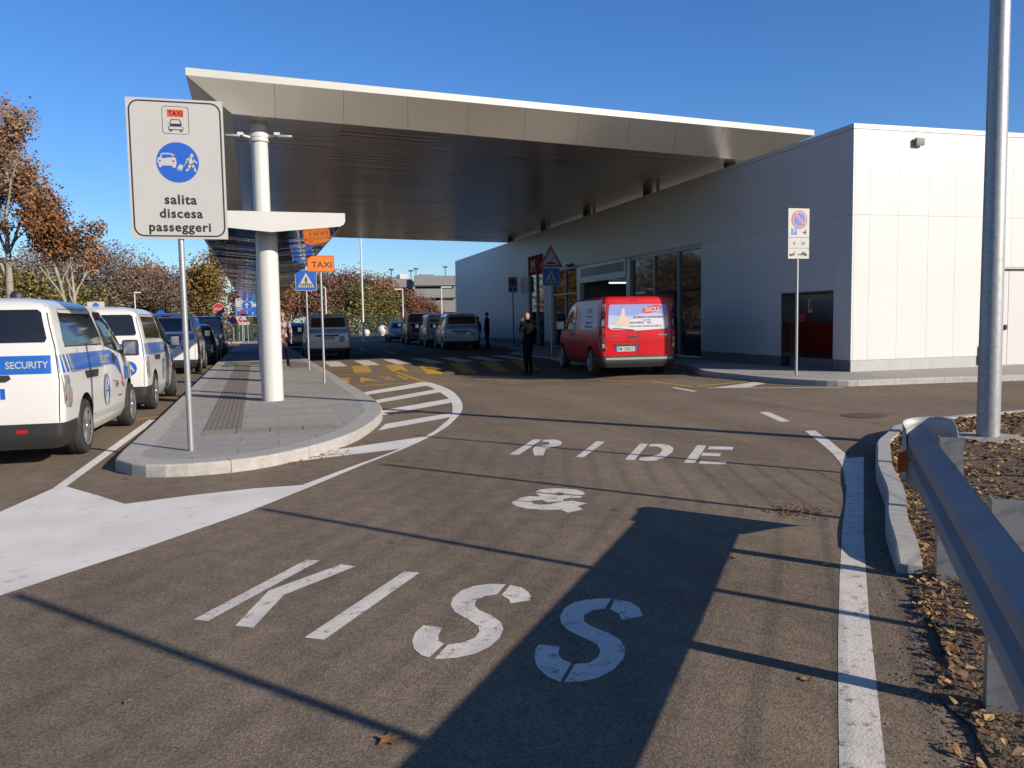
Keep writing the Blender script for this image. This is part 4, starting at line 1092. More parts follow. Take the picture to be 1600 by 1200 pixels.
# tow-away no parking sign by the station corner
npk = empty('no_parking_sign', (11.08, 15.58, 0.12), 0, 'white no parking sign with tow-away plates on a pole beside the station corner', 'sign')
pole(npk, 0.0, 0.045, 0, 3.6, .03)
pa = sheet_xz('panel', [(-.265, 3.015), (.265, 3.015), (.265, 3.64), (-.265, 3.64)], M_pwhite, npk)
face_xz('red_ring', [circle(0.01, 3.40, .20, 40)], M_pred, pa, 1)
ringface('white_ring', circle(0.01, 3.40, .166, 40), circle(0.01, 3.40, .148, 40), M_pwhite, pa, 2)
face_xz('blue_disc', [circle(0.01, 3.40, .15, 40)], M_pblue, pa, 2)
face_xz('white_bar', [limb((.01 - .115, 3.40 + .115), (.01 + .115, 3.40 - .115), .062)], M_pwhite, pa, 3)
face_xz('red_bar', [limb((.01 - .125, 3.40 + .125), (.01 + .125, 3.40 - .125), .036)], M_pred, pa, 4)
face_xz('parking_symbol', [[(-.19, 3.07), (-.05, 3.07), (-.05, 3.205), (-.19, 3.205)]], M_pblue, pa, 1)
text_xz('lettering', 'P', -.12, 3.09, .14, M_pwhite, pa, 2, bold=.015)
face_xz('hand_pictogram', [circle(.16, 3.115, .032, 12), limb((.165, 3.13), (.175, 3.185), .022), limb((.13, 3.125), (.10, 3.13), .02)], M_pblack, pa, 1)
pb_ = sheet_xz('hours_plate', [(-.265, 2.785), (.265, 2.785), (.265, 2.998), (-.265, 2.998)], M_pwhite, npk)
text_xz('lettering', '0  -  24', 0.01, 2.85, .11, M_pblack, pb_, 1, bold=.015, width=.29)
pc_ = sheet_xz('tow_plate', [(-.265, 2.555), (.265, 2.555), (.265, 2.768), (-.265, 2.768)], M_pwhite, npk)
face_xz('tow_pictogram', [[(-.23, 2.62), (-.11, 2.62), (-.10, 2.66), (-.14, 2.68), (-.15, 2.66), (-.23, 2.655)], limb((-.12, 2.67), (-.07, 2.71), .012), [(-.05, 2.65), (.06, 2.66), (.09, 2.70), (.16, 2.70), (.19, 2.66), (.22, 2.65), (.22, 2.625), (.05, 2.63), (-.04, 2.64)], circle(-.2, 2.622, .018, 10), circle(.17, 2.628, .02, 10)], M_pblack, pc_, 1)
for zz_ in (3.005, 2.776, 2.56, 3.63): MB().box(-.26, .26, .0125, .028, zz_ - .012, zz_ + .012).build('back_rail', M_galv, npk)

# road hump warning with crossing sign at the bulge
hs = empty('hump_warning_sign', (9.55, 28.0, 0.12), 0, 'red rimmed triangular road hump sign above a blue crossing sign in front of the entrance', 'sign')
pole(hs, 0.07, 0.04, 0, 3.9, .03)
def tri(cx, cz, s): return [(cx - s * .5, cz), (cx + s * .5, cz), (cx, cz + s * .87)]
tp = sheet_xz('triangle_panel', tri(.07, 3.18, .93), M_pred, hs)
face_xz('white_field', [tri(.07, 3.18 + .085, .93 - .30)], M_pwhite, tp, 1)
face_xz('hump_pictogram', [[(-.12, 3.30), (-.11, 3.33), (-.03, 3.345), (.03, 3.385), (.11, 3.385), (.17, 3.345), (.25, 3.33), (.26, 3.30)]], M_pblack, tp, 2)
crossing_panel(hs, .07, 2.84, .64)
# far no parking sign by the wall
fs_ = empty('wall_parking_sign', (12.34, 42.2, 0.12), 0, 'small shaded no parking sign on a dark pole along the station wall', 'sign')
pole(fs_, 0, .04, 0, 3.55, .03, M_dark_alu)
q_ = sheet_xz('panel', rrect(-.26, .26, 2.78, 3.60, .03), M_pwhite, fs_)
face_xz('red_ring', [circle(0, 3.33, .2, 30)], M_pred, q_, 1); face_xz('blue_disc', [circle(0, 3.33, .145, 30)], M_pblue, q_, 2)
face_xz('red_bar', [limb((-.13, 3.46), (.13, 3.2), .045)], M_pred, q_, 3)
face_xz('symbol_block', [[(-.19, 2.86), (-.03, 2.86), (-.03, 3.03), (-.19, 3.03)], [(.04, 2.86), (.2, 2.86), (.2, 3.03), (.04, 3.03)]], M_pblue, q_, 1)

# lamp post in the planted corner
lp = empty('lamp_post', (7.23, 6.86, 0.09), 0, 'tall tapered grey steel lamp post with concrete foot in the planted corner', 'lamp post')
m = MB(); m.tube([(0, 0, -.05), (0, 0, 1.5), (0, 0, 5), (0, 0, 10.5)], [.112, .108, .092, .055], 24); m.build('pole', M_lamp_pole, lp, smooth=True, angle=60)
m = MB(); m.lathe([(0, .045), (.33, .04), (.36, .02), (.36, -.1)], seg=28); m.build('concrete_foot', M_pave, lp)
m = MB(); m.tube([(0, 0, 10.4), (-.5, .25, 10.7), (-1.3, .7, 10.75)], .035, 10); m.build('arm', M_galv, lp)
m = MB(); m.box(-2.0, -1.25, .6, .85, 10.7, 10.8); m.build('lamp_head', M_galv_dull, lp, bevel=.02)

# ---------------------------------------------------------------- guardrail
gd = Vector((0.612, 0.791)); gn = Vector((-gd.y, gd.x))
GP = Vector((3.40, 3.50))
rail = empty('guardrail', (GP.x, GP.y, 0.03), 0, 'galvanised guardrail with a rounded end terminal along the right road edge', 'guardrail')
def gp(s, off, z): q = gd * s + gn * off; return (q.x, q.y, z - 0.03)
prof = []   # W-beam: (offset toward the road, z)
for a, b in ((.030, .435), (.050, .455), (.105, .490), (.112, .505), (.112, .545), (.105, .560), (.040, .590), (.032, .600), (.040, .610), (.105, .640), (.112, .655), (.112, .695), (.105, .710), (.050, .738), (.030, .755)): prof.append((a + .03, b + .03))
def wbeam(s0, s1, n):
    m = MB(); np_ = len(prof)
    for layer in (0, .004):
        k0 = len(m.v)
        vs = [gp(s0 + (s1 - s0) * i / n, a - layer, z) for i in range(n + 1) for a, z in prof]
        fs = [(i * np_ + j, (i + 1) * np_ + j, (i + 1) * np_ + j + 1, i * np_ + j + 1) for i in range(n) for j in range(np_ - 1)]
        m.add(vs, fs)
    return m
wbeam(-3.60, .52, 12).build('rail_beam', M_galv_dull, rail, smooth=True, angle=30)
wbeam(-7.7, -3.59, 4).build('rail_beam', M_galv_dull, rail, smooth=True, angle=30)
for s in (.02, -1.54, -3.08, -4.62, -6.16):
    m = MB()
    # C-section post
    def pb(o0, o1, s0, s1, z0, z1):
        vs = [gp(a, b, z) for z in (z0, z1) for a, b in ((s + s0, o0), (s + s1, o0), (s + s1, o1), (s + s0, o1))]
        m.add(vs, [(0, 1, 2, 3), (7, 6, 5, 4), (0, 4, 5, 1), (1, 5, 6, 2), (2, 6, 7, 3), (3, 7, 4, 0)])
    pb(-.09, .025, -.048, -.043, -.2, .79); pb(.020, .025, -.043, .02, -.2, .79); pb(-.09, -.085, -.043, .02, -.2, .79)
    pb(.0255, .055, -.03, .03, .53, .73)
    m.build('post', M_galv_dull, rail, fix=True)
    m = MB(); m.lathe([(0, .008), (.012, .008), (.014, .003), (.026, .0), (.026, -.004)], seg=12)
    o = m.build('bolt', M_galv, rail); q = gp(s, .068, .63); o.location = q; o.rotation_euler = Vector((gn.x, gn.y, 0)).to_track_quat('Z', 'Y').to_euler()
m = MB(); m.lathe([(0, .012), (.013, .012), (.015, .004), (.03, .0), (.03, -.004)], seg=12)
o = m.build('bolt', M_galv, rail); o.location = gp(.46, .143, .705); o.rotation_euler = Vector((gn.x, gn.y, 0)).to_track_quat('Z', 'Y').to_euler()
# end terminal: a sheet bent round behind the posts, taller at the middle, dipping at the nose
m = MB(); nu, nv = 26, 10
def term(u, v):
    # u: 0 at the rail face -> 1 behind the posts
    rr = .135
    if u < .25: s_, o_ = .42 + .30 * (u / .25), .146
    elif u < .75:
        a = math.pi * (u - .25) / .5; s_, o_ = .72 + rr * math.sin(a), .146 - rr + rr * math.cos(a)
    else: s_, o_ = .72 - .32 * ((u - .75) / .25), .146 - 2 * rr
    lo = .462 - .17 * (u / .5) ** 2.2 if u < .5 else .292 + .24 * ((u - .5) / .5) ** .8
    hi = .765 + .035 * math.sin(math.pi * min(1, max(0, (u - .2) / .8)))
    if u > .86: k = (u - .86) / .14; hi -= .10 * k * k
    return gp(s_, o_ + .003, lo + (hi - lo) * v)
vs, fs = grid_fn(nu, nv, term); m.add(vs, fs)
t_ = m.build('end_terminal', M_terminal, rail, smooth=True)
sol = t_.modifiers.new('s', 'SOLIDIFY'); sol.thickness = .004
m = MB(); m.add([gp(.36, .145, .53), gp(.36, .20, .52), gp(.36, .20, .63), gp(.36, .145, .66), gp(.365, .145, .53), gp(.365, .20, .52), gp(.365, .20, .63), gp(.365, .145, .66)], [(0, 1, 2, 3), (7, 6, 5, 4), (0, 4, 5, 1), (1, 5, 6, 2), (2, 6, 7, 3), (3, 7, 4, 0)])
m.build('reflector', M_orange_refl, rail, fix=True)

# mesh fence beyond the right edge of the view: its posts and wires throw the long thin shadows on the road
mf = empty('mesh_fence', (4.42, 1.08, 0.05), 0, 'tall wire mesh fence on slim posts running parallel to the guardrail', 'fence')
posts = [(1.9, -2.25), (3.15, -0.6), (4.42, 1.08), (5.58, 2.74), (6.25, 4.70)]
for (px, py) in posts:
    m = MB(); m.tube([(px - 4.42, py - 1.08, -.1), (px - 4.42, py - 1.08, 3.0)], .032, 10); m.build('post', M_galv, mf, smooth=True, angle=50)
wm = MB()
for (a, b) in zip(posts[:-1], posts[1:]):
    A_, B_ = Vector((a[0] - 4.42, a[1] - 1.08, 0)), Vector((b[0] - 4.42, b[1] - 1.08, 0))
    for k in range(22):
        z = .15 + k * .128
        wm.tube([A_ + Vector((0, 0, z)), B_ + Vector((0, 0, z))], .0030, 4, cap=False)
    L = (B_ - A_).length; nn = int(L / .16)
    for k in range(1, nn):
        q = A_.lerp(B_, k / nn); wm.tube([q + Vector((0, 0, .15)), q + Vector((0, 0, 2.85))], .0014, 4, cap=False)
wm.build('wire_mesh', M_galv, mf)['kind'] = 'stuff'

# ---------------------------------------------------------------- far street furniture
def round_sign(name, loc, z, r, label, kind, low=None):
    e = empty(name, (loc[0], loc[1], 0.0), 0, label, 'sign', 'road signs at the far junction')
    pole(e, 0, .05, 0, z + r * .6, .03)
    return e
e = round_sign('stop_sign', (-3.42, 56.5), 2.33, .3, 'red octagonal stop sign above a round blue arrow sign at the far junction', 'stop')
oct_ = lambda r: [(r * math.cos(R(22.5 + 45 * i)), 2.48 + r * math.sin(R(22.5 + 45 * i))) for i in range(8)]
p_ = sheet_xz('octagon_panel', oct_(.38), M_pwhite, e); face_xz('red_field', [oct_(.35)], M_pred, p_, 1); text_xz('lettering', 'STOP', 0, 2.38, .22, M_pwhite, p_, 2, bold=.02, width=.52)
p_ = sheet_xz('arrow_panel', circle(0, 1.90, .27, 28), M_pwhite, e); face_xz('blue_field', [circle(0, 1.90, .255, 28)], M_pblue, p_, 1); face_xz('arrow', [arrow_up(0, 1.90, .27)], M_pwhite, p_, 2)
e = round_sign('arrow_sign', (-1.78, 60.0), 2.7, .3, 'round blue straight ahead arrow sign in front of the big direction board', 'arrow')
p_ = sheet_xz('arrow_panel', circle(0, 2.74, .34, 28), M_pwhite, e); face_xz('blue_field', [circle(0, 2.74, .325, 28)], M_pblue, p_, 1); face_xz('arrow', [arrow_up(0, 2.74, .34)], M_pwhite, p_, 2)
p_ = sheet_xz('no_stopping_panel', circle(-.25, 2.25, .24, 28), M_pred, e, .02, .03); face_xz('blue_field', [circle(-.25, 2.25, .18, 28)], M_pblue, p_, 1, .02); face_xz('red_bar', [limb((-.41, 2.41), (-.09, 2.09), .05)], M_pred, p_, 2, .02)
e = empty('direction_board', (-1.60, 64.5, 0), 0, 'wide blue and white direction board on two posts at the far junction', 'sign', 'road signs at the far junction')
pole(e, -.7, .05, 0, 3.3, .045); pole(e, .9, .05, 0, 3.3, .045)
p_ = sheet_xz('board', rrect(-1.1, 1.6, 2.02, 3.38, .06), M_pwhite, e)
face_xz('blue_field', [rrect(-1.06, .45, 2.06, 2.74, .03), rrect(.50, 1.56, 2.06, 2.95, .03)], M_pblue, p_, 1)
face_xz('green_field', [rrect(.12, .62, 2.99, 3.30, .03)], M_pgreen, p_, 1); face_xz('blue_field', [[(-1.0, 3.22), (-.85, 3.22), (-.85, 3.32), (-1.0, 3.32)]], M_pblue, p_, 1)
for q, zz_ in ((0.9, 3.15), (0.85, 3.02), (.8, 2.9), (.8, 2.79)): face_xz('text_line', [[(-.78, zz_), (-.78 + q, zz_), (-.78 + q, zz_ + .05), (-.78, zz_ + .05)]], M_pole, p_, 1)
for zz_, w_ in ((2.60, .75), (2.45, .55)): face_xz('text_line', [[(-1.0, zz_), (-1.0 + w_, zz_), (-1.0 + w_, zz_ + .08), (-1.0, zz_ + .08)]], M_pwhite, p_, 2)
face_xz('arrow', [arrow_up(0.1, 2.25, .2), arrow_up(-.55, 2.25, .2), arrow_up(1.2, 2.4, .3)], M_pwhite, p_, 2)
for i, (x, y, lab) in enumerate([(-3.0, 66.0, 'small round no parking sign left of the give way triangle'), (-2.75, 70.0, 'white give way triangle with red rim near the far fence'), (-2.35, 69.0, 'red rimmed warning triangle beside the direction board')]):
    e = round_sign('road_sign', (x, y), 2.2, .3, lab, '')
    if i == 0: p_ = sheet_xz('panel', circle(0, 1.75, .28, 24), M_pred, e); face_xz('blue_field', [circle(0, 1.75, .2, 24)], M_pblue, p_, 1)
    elif i == 1: p_ = sheet_xz('panel', [(-.42, 2.1), (.42, 2.1), (0, 1.4)], M_pred, e); face_xz('white_field', [[(-.28, 2.03), (.28, 2.03), (0, 1.56)]], M_pwhite, p_, 1)
    else: p_ = sheet_xz('panel', tri(0, 1.7, .9), M_pred, e); face_xz('white_field', [tri(0, 1.8, .55)], M_pwhite, p_, 1); sheet_xz('plate', [(-.35, 1.4), (.45, 1.4), (.45, 1.62), (-.35, 1.62)], M_pwhite, e)
def mast(name, loc, h, r, label, cat, arm=None):
    e = empty(name, (loc[0], loc[1], 0), 0, label, cat, 'slim masts in the background')
    m = MB(); m.tube([(0, 0, 0), (0, 0, h)], [r, r * .6], 10); m.build('pole', M_white_metal, e, smooth=True, angle=50)
    if arm: m = MB(); m.box(min(0, arm), max(0, arm), -.06, .06, h - .05, h + .05); m.build('lamp_head', M_white_metal, e)
    return e
mast('street_lamp', (6.30, 61.0), 9.5, .085, 'tall slim lamp post rising to the canopy at the far road edge', 'lamp post')
mast('street_lamp', (12.15, 80.0), 4.6, .09, 'short white lamp post left of the car park, in front of rusty trees', 'lamp post', -.8)
mast('street_lamp', (16.6, 83.0), 4.9, .09, 'short white lamp post with two heads before the grey car park', 'lamp post', 1.1)
mast('traffic_light_mast', (5.4, 90.0), 5.2, .1, 'grey signal mast above the shaded van roof', 'mast', -.2)
tl = empty('traffic_light', (-6.3, 85.0, 0), 0, 'black traffic light showing green above the silver grey van', 'traffic light')
m = MB(); m.tube([(0, 0, 0), (0, 0, 3.4)], .07, 10); m.build('pole', M_dark_alu, tl)
m = MB(); m.box(-.2, .2, -.15, .15, 2.7, 3.7); m.build('signal_housing', M_black, tl, bevel=.03)
m = MB(); m.lathe([(0, -.16), (.12, -.155), (.13, -.14)], (0, 0, 2.9), axis='y', seg=16); m.build('green_lens', pmat('green_signal', (0.02, 0.5, 0.35), 0.3, emit=((0.05, 0.9, 0.6), 1.5)), tl)
e = round_sign('blue_disc_sign', (-9.2, 75.0), 2.4, .3, 'round blue sign seen over the roof of the silver grey van', '')
sheet_xz('panel', circle(0, 2.42, .36, 24), M_pblue, e)
e = mast('signal_mast', (-11.3, 76.0), 4.3, .08, 'pale mast with curved top behind the second security van', 'mast', .5)
# ---------------------------------------------------------------- vehicles
# local frame: y forward from the rear face, x to the right, z up
class Body:
    def __init__(s, rings, length, taper=0.06, taper0=0.55, bow=0.16):
        s.r = rings; s.L = length; s.tp = taper; s.t0 = taper0; s.bow = bow
    def at(s, z):
        r = s.r
        if z <= r[0][0]: return r[0][1:]
        for a, b in zip(r[:-1], r[1:]):
            if z <= b[0]:
                t = (z - a[0]) / (b[0] - a[0]); return tuple(p + (q - p) * t for p, q in zip(a[1:], b[1:]))
        return r[-1][1:]
    def warp(s, x, y, z):
        t = max(0.0, (y / s.L - s.t0) / (1 - s.t0))
        return (x * (1 - s.tp * t * t), y - s.bow * t * t * min(1.0, (x / 0.85) ** 2), z)
    def side(s, sg, y, z, off=0.0):
        yr, yf, hw, rr, rf = s.at(z)
        y = min(max(y, yr + 1e-4), yf - 1e-4)
        x = hw
        if y < yr + rr: x = hw - rr + math.sqrt(max(0, rr * rr - (yr + rr - y) ** 2))
        if y > yf - rf: x = hw - rf + math.sqrt(max(0, rf * rf - (y - yf + rf) ** 2))
        p = s.warp(x, y, z); return (sg * (p[0] + off), p[1], p[2])
    def end(s, front, x, z, off=0.0):
        yr, yf, hw, rr, rf = s.at(z)
        r = rf if front else rr
        a = min(abs(x), hw - 1e-4); d = max(0.0, a - (hw - r)); dy = r - math.sqrt(max(0, r * r - d * d))
        y = yf - dy + off if front else yr + dy - off
        ex = off * (d / r if r > 0 else 0)
        p = s.warp(math.copysign(a + ex, x), y, z); return p
    def ring(s, z, nc=7, ns=16, nf=6):
        yr, yf, hw, rr, rf = s.at(z)
        pts = []
        for k in range(nf): pts.append((-(hw - rr) + 2 * (hw - rr) * k / nf, yr))
        for k in range(nc): a = R(-90 + 90 * k / nc); pts.append((hw - rr + rr * math.cos(a), yr + rr + rr * math.sin(a)))
        for k in range(ns): pts.append((hw, yr + rr + (yf - rf - yr - rr) * k / ns))
        for k in range(nc): a = R(90 * k / nc); pts.append((hw - rf + rf * math.cos(a), yf - rf + rf * math.sin(a)))
        for k in range(nf): pts.append(((hw - rf) - 2 * (hw - rf) * k / nf, yf))
        for k in range(nc): a = R(90 + 90 * k / nc); pts.append((-(hw - rf) + rf * math.cos(a), yf - rf + rf * math.sin(a)))
        for k in range(ns): pts.append((-hw, yf - rf - (yf - rf - yr - rr) * k / ns))
        for k in range(nc): a = R(180 + 90 * k / nc); pts.append((-(hw - rr) + rr * math.cos(a), yr + rr + rr * math.sin(a)))
        return [s.warp(x, y, z) for x, y in pts]
    def mesh_obj(s, name, mat, parent, arches, extra_z=()):
        zs = sorted(set([r[0] for r in s.r]))
        fine = []
        for a, b in zip(zs[:-1], zs[1:]):
            n = max(1, int((b - a) / 0.09)); fine += [a + (b - a) * k / n for k in range(n)]
        fine.append(zs[-1])
        vs = []; fs = []; n = None
        for z in fine:
            q = s.ring(z); n = len(q); vs += q
        for i in range(len(fine) - 1):
            for k in range(n): fs.append((i * n + k, i * n + (k + 1) % n, (i + 1) * n + (k + 1) % n, (i + 1) * n + k))
        def cap(base, flip):
            c = [sum(vs[base + k][j] for k in range(n)) / n for j in range(3)]; vs.append(tuple(c)); ci = len(vs) - 1
            for k in range(n):
                f = (base + k, base + (k + 1) % n, ci); fs.append(tuple(reversed(f)) if flip else f)
        cap(0, True); cap((len(fine) - 1) * n, False)
        o = MB().add(vs, fs).build(name, mat, parent, fix=True)
        # wheel arch recesses
        o.data.materials.append(M_black)
        cm = MB()
        for (ya, za, ra) in arches:
            for sg in (-1, 1):
                hw = s.at(za)[2]
                x0, x1 = sorted((sg * (hw - 0.30), sg * (hw + 0.12)))
                seg = 28
                pv = [(x, ya + ra * math.cos(2 * math.pi * k / seg), za + ra * math.sin(2 * math.pi * k / seg)) for x in (x0, x1) for k in range(seg)]
                cm.add(pv, [tuple(reversed(range(seg))), tuple(range(seg, 2 * seg))] + [(k, (k + 1) % seg, (k + 1) % seg + seg, k + seg) for k in range(seg)])
        cut = cm.build('cut', M_black, None, fix=True)
        md = o.modifiers.new('b', 'BOOLEAN'); md.operation = 'DIFFERENCE'; md.solver = 'EXACT'; md.object = cut
        try: md.material_mode = 'TRANSFER'
        except Exception: pass
        dg = bpy.context.evaluated_depsgraph_get()
        me = bpy.data.meshes.new_from_object(o.evaluated_get(dg))
        o.modifiers.clear(); o.data = me; me.name = name
        me.polygons.foreach_set('use_smooth', [True] * len(me.polygons)); me.set_sharp_from_angle(angle=R(38))
        bpy.data.objects.remove(cut)
        return o
    def patch(s, name, polys, mode, mat, parent, off=0.004, step=0.09):
        """polygons laid on the body surface; mode: R L rear front. sides use (y, z), ends use (x, z)"""
        bm = bmesh.new()
        for p in polys:
            bv = [bm.verts.new((a, b, 0)) for a, b in p]
            try: bm.faces.new(bv)
            except ValueError: pass
        xs = [v.co.x for v in bm.verts]; zs = [v.co.y for v in bm.verts]
        def cuts(lo, hi, st):
            n = int((hi - lo) / st); return [lo + (hi - lo) * (k + 1) / (n + 1) for k in range(n)]
        for c in cuts(min(xs), max(xs), step):
            bmesh.ops.bisect_plane(bm, geom=bm.verts[:] + bm.edges[:] + bm.faces[:], plane_co=(c, 0, 0), plane_no=(1, 0, 0))
        for c in cuts(min(zs), max(zs), step):
            bmesh.ops.bisect_plane(bm, geom=bm.verts[:] + bm.edges[:] + bm.faces[:], plane_co=(0, c, 0), plane_no=(0, 1, 0))
        for v in bm.verts:
            a, b = v.co.x, v.co.y
            v.co = s.side(1 if mode == 'R' else -1, a, b, off) if mode in 'RL' else s.end(mode == 'front', a, b, off)
        me = bpy.data.meshes.new(name); bm.to_mesh(me); bm.free()
        me.materials.append(mat); me.polygons.foreach_set('use_smooth', [True] * len(me.polygons))
        return link(name, me, parent)
    def text(s, name, txt, mode, ca, cb, width, mat, parent, size=0.0, off=0.007, bold=0.02):
        vs, fs = text2d(txt, size, bold, 1.0, width)
        sgn = 1 if mode in ('R', 'rear') else -1
        q = []
        for a, b in vs:
            if mode in 'RL': q.append(s.side(1 if mode == 'R' else -1, ca + (a if mode == 'R' else -a), cb + b, off))
            else: q.append(s.end(mode == 'front', ca + (a if mode == 'rear' else -a), cb + b, off))
        return MB().add(q, fs).build(name, mat, parent)
    def band(s, name, z0, z1, ye, mat, parent, off=0.004, front=False, nz=4, slope=0.0):
        """band wrapped round the rear (or front) from side to side, reaching ye metres forward along both sides"""
        rows = []
        for j in range(nz + 1):
            z = z0 + (z1 - z0) * j / nz
            yr, yf, hw, rr, rf = s.at(z); r = rf if front else rr
            row = []
            na = 8
            def P(x, y): w = s.warp(x, y, z); return w
            pts = []
            if not front:
                for k in range(6): pts.append((hw + off, ye + slope * j + (yr + rr - ye) * k / 6))
                for k in range(na + 1): a = R(0 - 90 * k / na); pts.append((hw - rr + (rr + off) * math.cos(a), yr + rr + (rr + off) * math.sin(a)))
                pts += [(hw - rr - 2 * (hw - rr) * k / 8, yr - off) for k in range(1, 8)]
                for k in range(na + 1): a = R(-90 - 90 * k / na); pts.append((-(hw - rr) + (rr + off) * math.cos(a), yr + rr + (rr + off) * math.sin(a)))
                for k in range(1, 7): pts.append((-hw - off, yr + rr + (ye + slope * j - yr - rr) * k / 6))
            else:
                for k in range(6): pts.append((hw + off, ye + (yf - rf - ye) * k / 6))
                for k in range(na + 1): a = R(90 * k / na); pts.append((hw - rf + (rf + off) * math.cos(a), yf - rf + (rf + off) * math.sin(a)))
                pts += [(hw - rf - 2 * (hw - rf) * k / 8, yf + off) for k in range(1, 8)]
                for k in range(na + 1): a = R(90 + 90 * k / na); pts.append((-(hw - rf) + (rf + off) * math.cos(a), yf - rf + (rf + off) * math.sin(a)))
                for k in range(1, 7): pts.append((-hw - off, yf - rf + (ye - yf + rf) * k / 6))
            rows.append([P(x, y) for x, y in pts])
        n = len(rows[0]); vs = [p for r_ in rows for p in r_]
        fs = [(j * n + k, j * n + k + 1, (j + 1) * n + k + 1, (j + 1) * n + k) for j in range(nz) for k in range(n - 1)]
        return MB().add(vs, fs).build(name, mat, parent, smooth=True, angle=40)

_wheel_cache = {}
def wheel(parent, x, y, r, sg, w=0.19, spokes=7):
    key = (round(r, 3), w, spokes)
    if key not in _wheel_cache:
        t = MB(); t.lathe([(r * .66, -w / 2), (r * .80, -w / 2 - .004), (r * .95, -w / 2 + .01), (r, -w / 2 + .035), (r, -.01), (r * .985, -.008), (r * .985, .008), (r, .01), (r, w / 2 - .035), (r * .95, w / 2 - .01), (r * .80, w / 2 + .004), (r * .66, w / 2)], axis='x', seg=36, closed=True)
        ty = t.mesh('tyre', M_rubber, angle=40)
        m = MB(); m.lathe([(0, w / 2 - .06), (r * .60, w / 2 - .07), (r * .62, w / 2 - .03), (r * .67, w / 2 + .001), (r * .70, w / 2 - .002), (r * .66, w / 2 - .02), (r * .64, -w / 2)], axis='x', seg=36)
        m.mats = [M_dark_alu]; m.mi = [0] * len(m.f)
        m.lathe([(r * .60, w / 2 - .01), (r * .665, w / 2 + .003), (r * .69, w / 2 + .001)], axis='x', seg=36, mat=M_rim)
        m.lathe([(0, w / 2 + .004), (r * .17, w / 2 + .003), (r * .2, w / 2 - .02)], axis='x', seg=18, mat=M_rim)
        for k in range(spokes):
            a = 2 * math.pi * k / spokes; Mx = Matrix.Rotation(a, 4, 'X')
            vs = [Mx @ Vector(q) for q in ((w / 2 - .002, -r * .085, r * .1), (w / 2 - .002, r * .085, r * .1), (w / 2 + .0, r * .06, r * .63), (w / 2 + .0, -r * .06, r * .63), (w / 2 - .04, -r * .1, r * .1), (w / 2 - .04, r * .1, r * .1), (w / 2 - .035, r * .075, r * .63), (w / 2 - .035, -r * .075, r * .63))]
            m.add(vs, [(0, 1, 2, 3), (0, 4, 5, 1), (1, 5, 6, 2), (3, 2, 6, 7), (0, 3, 7, 4)], M_rim)
        _wheel_cache[key] = (ty, m.mesh('rim', None, angle=35))
    ty, rm = _wheel_cache[key]
    e = link('wheel', ty, parent); e.location = (x, y, r)
    if sg < 0: e.rotation_euler = (0, 0, math.pi)
    o = link('rim', rm, e)
    return e

def mirror(parent, bd, y, z, s=1.0, mat=M_black):
    for sg in (-1, 1):
        p = bd.side(sg, y, z)
        m = MB(); x0, x1 = sorted((p[0] + sg * .04, p[0] + sg * .24 * s))
        m.box(x0, x1, p[1] - .05, p[1] + .07, z - .06 * s, z + .16 * s)
        o = m.build('door_mirror', mat, parent, bevel=.03)
        m = MB(); m.box(x0 + .025, x1 - .025, p[1] - .054, p[1] - .051, z - .035 * s, z + .135 * s); m.build('mirror_glass', M_chrome, o)
        m = MB(); m.tube([(p[0] - sg * .02, p[1] + .02, z), (p[0] + sg * .07, p[1] + .01, z)], .028, 8); m.build('mirror_arm', mat, o)

def plate(parent, bd, cx, cz, w, h, txt, field=M_pyellowish, proud=.012):
    y = bd.end(False, cx, cz, proud)[1]
    m = MB(); m.box(cx - w / 2, cx + w / 2, y, y + .01, cz - h / 2, cz + h / 2); o = m.build('number_plate', field, parent)
    for a in (-1, 1):
        x0, x1 = sorted((cx + a * w / 2, cx + a * (w / 2 - .045))); MB().box(x0, x1, y - .0015, y - .0005, cz - h / 2 + .002, cz + h / 2 - .002).build('blue_band', M_pblue, o)
    if txt:
        vs, fs = text2d(txt, h * .95, .01, 1.0, w - .13)
        MB().add([(cx + a, y - .002, cz - h * .33 + b) for a, b in vs], fs).build('lettering', M_pblack, o)
    return o

def shell(parent, bd, arches, paint): return bd.mesh_obj('body', paint, parent, arches)

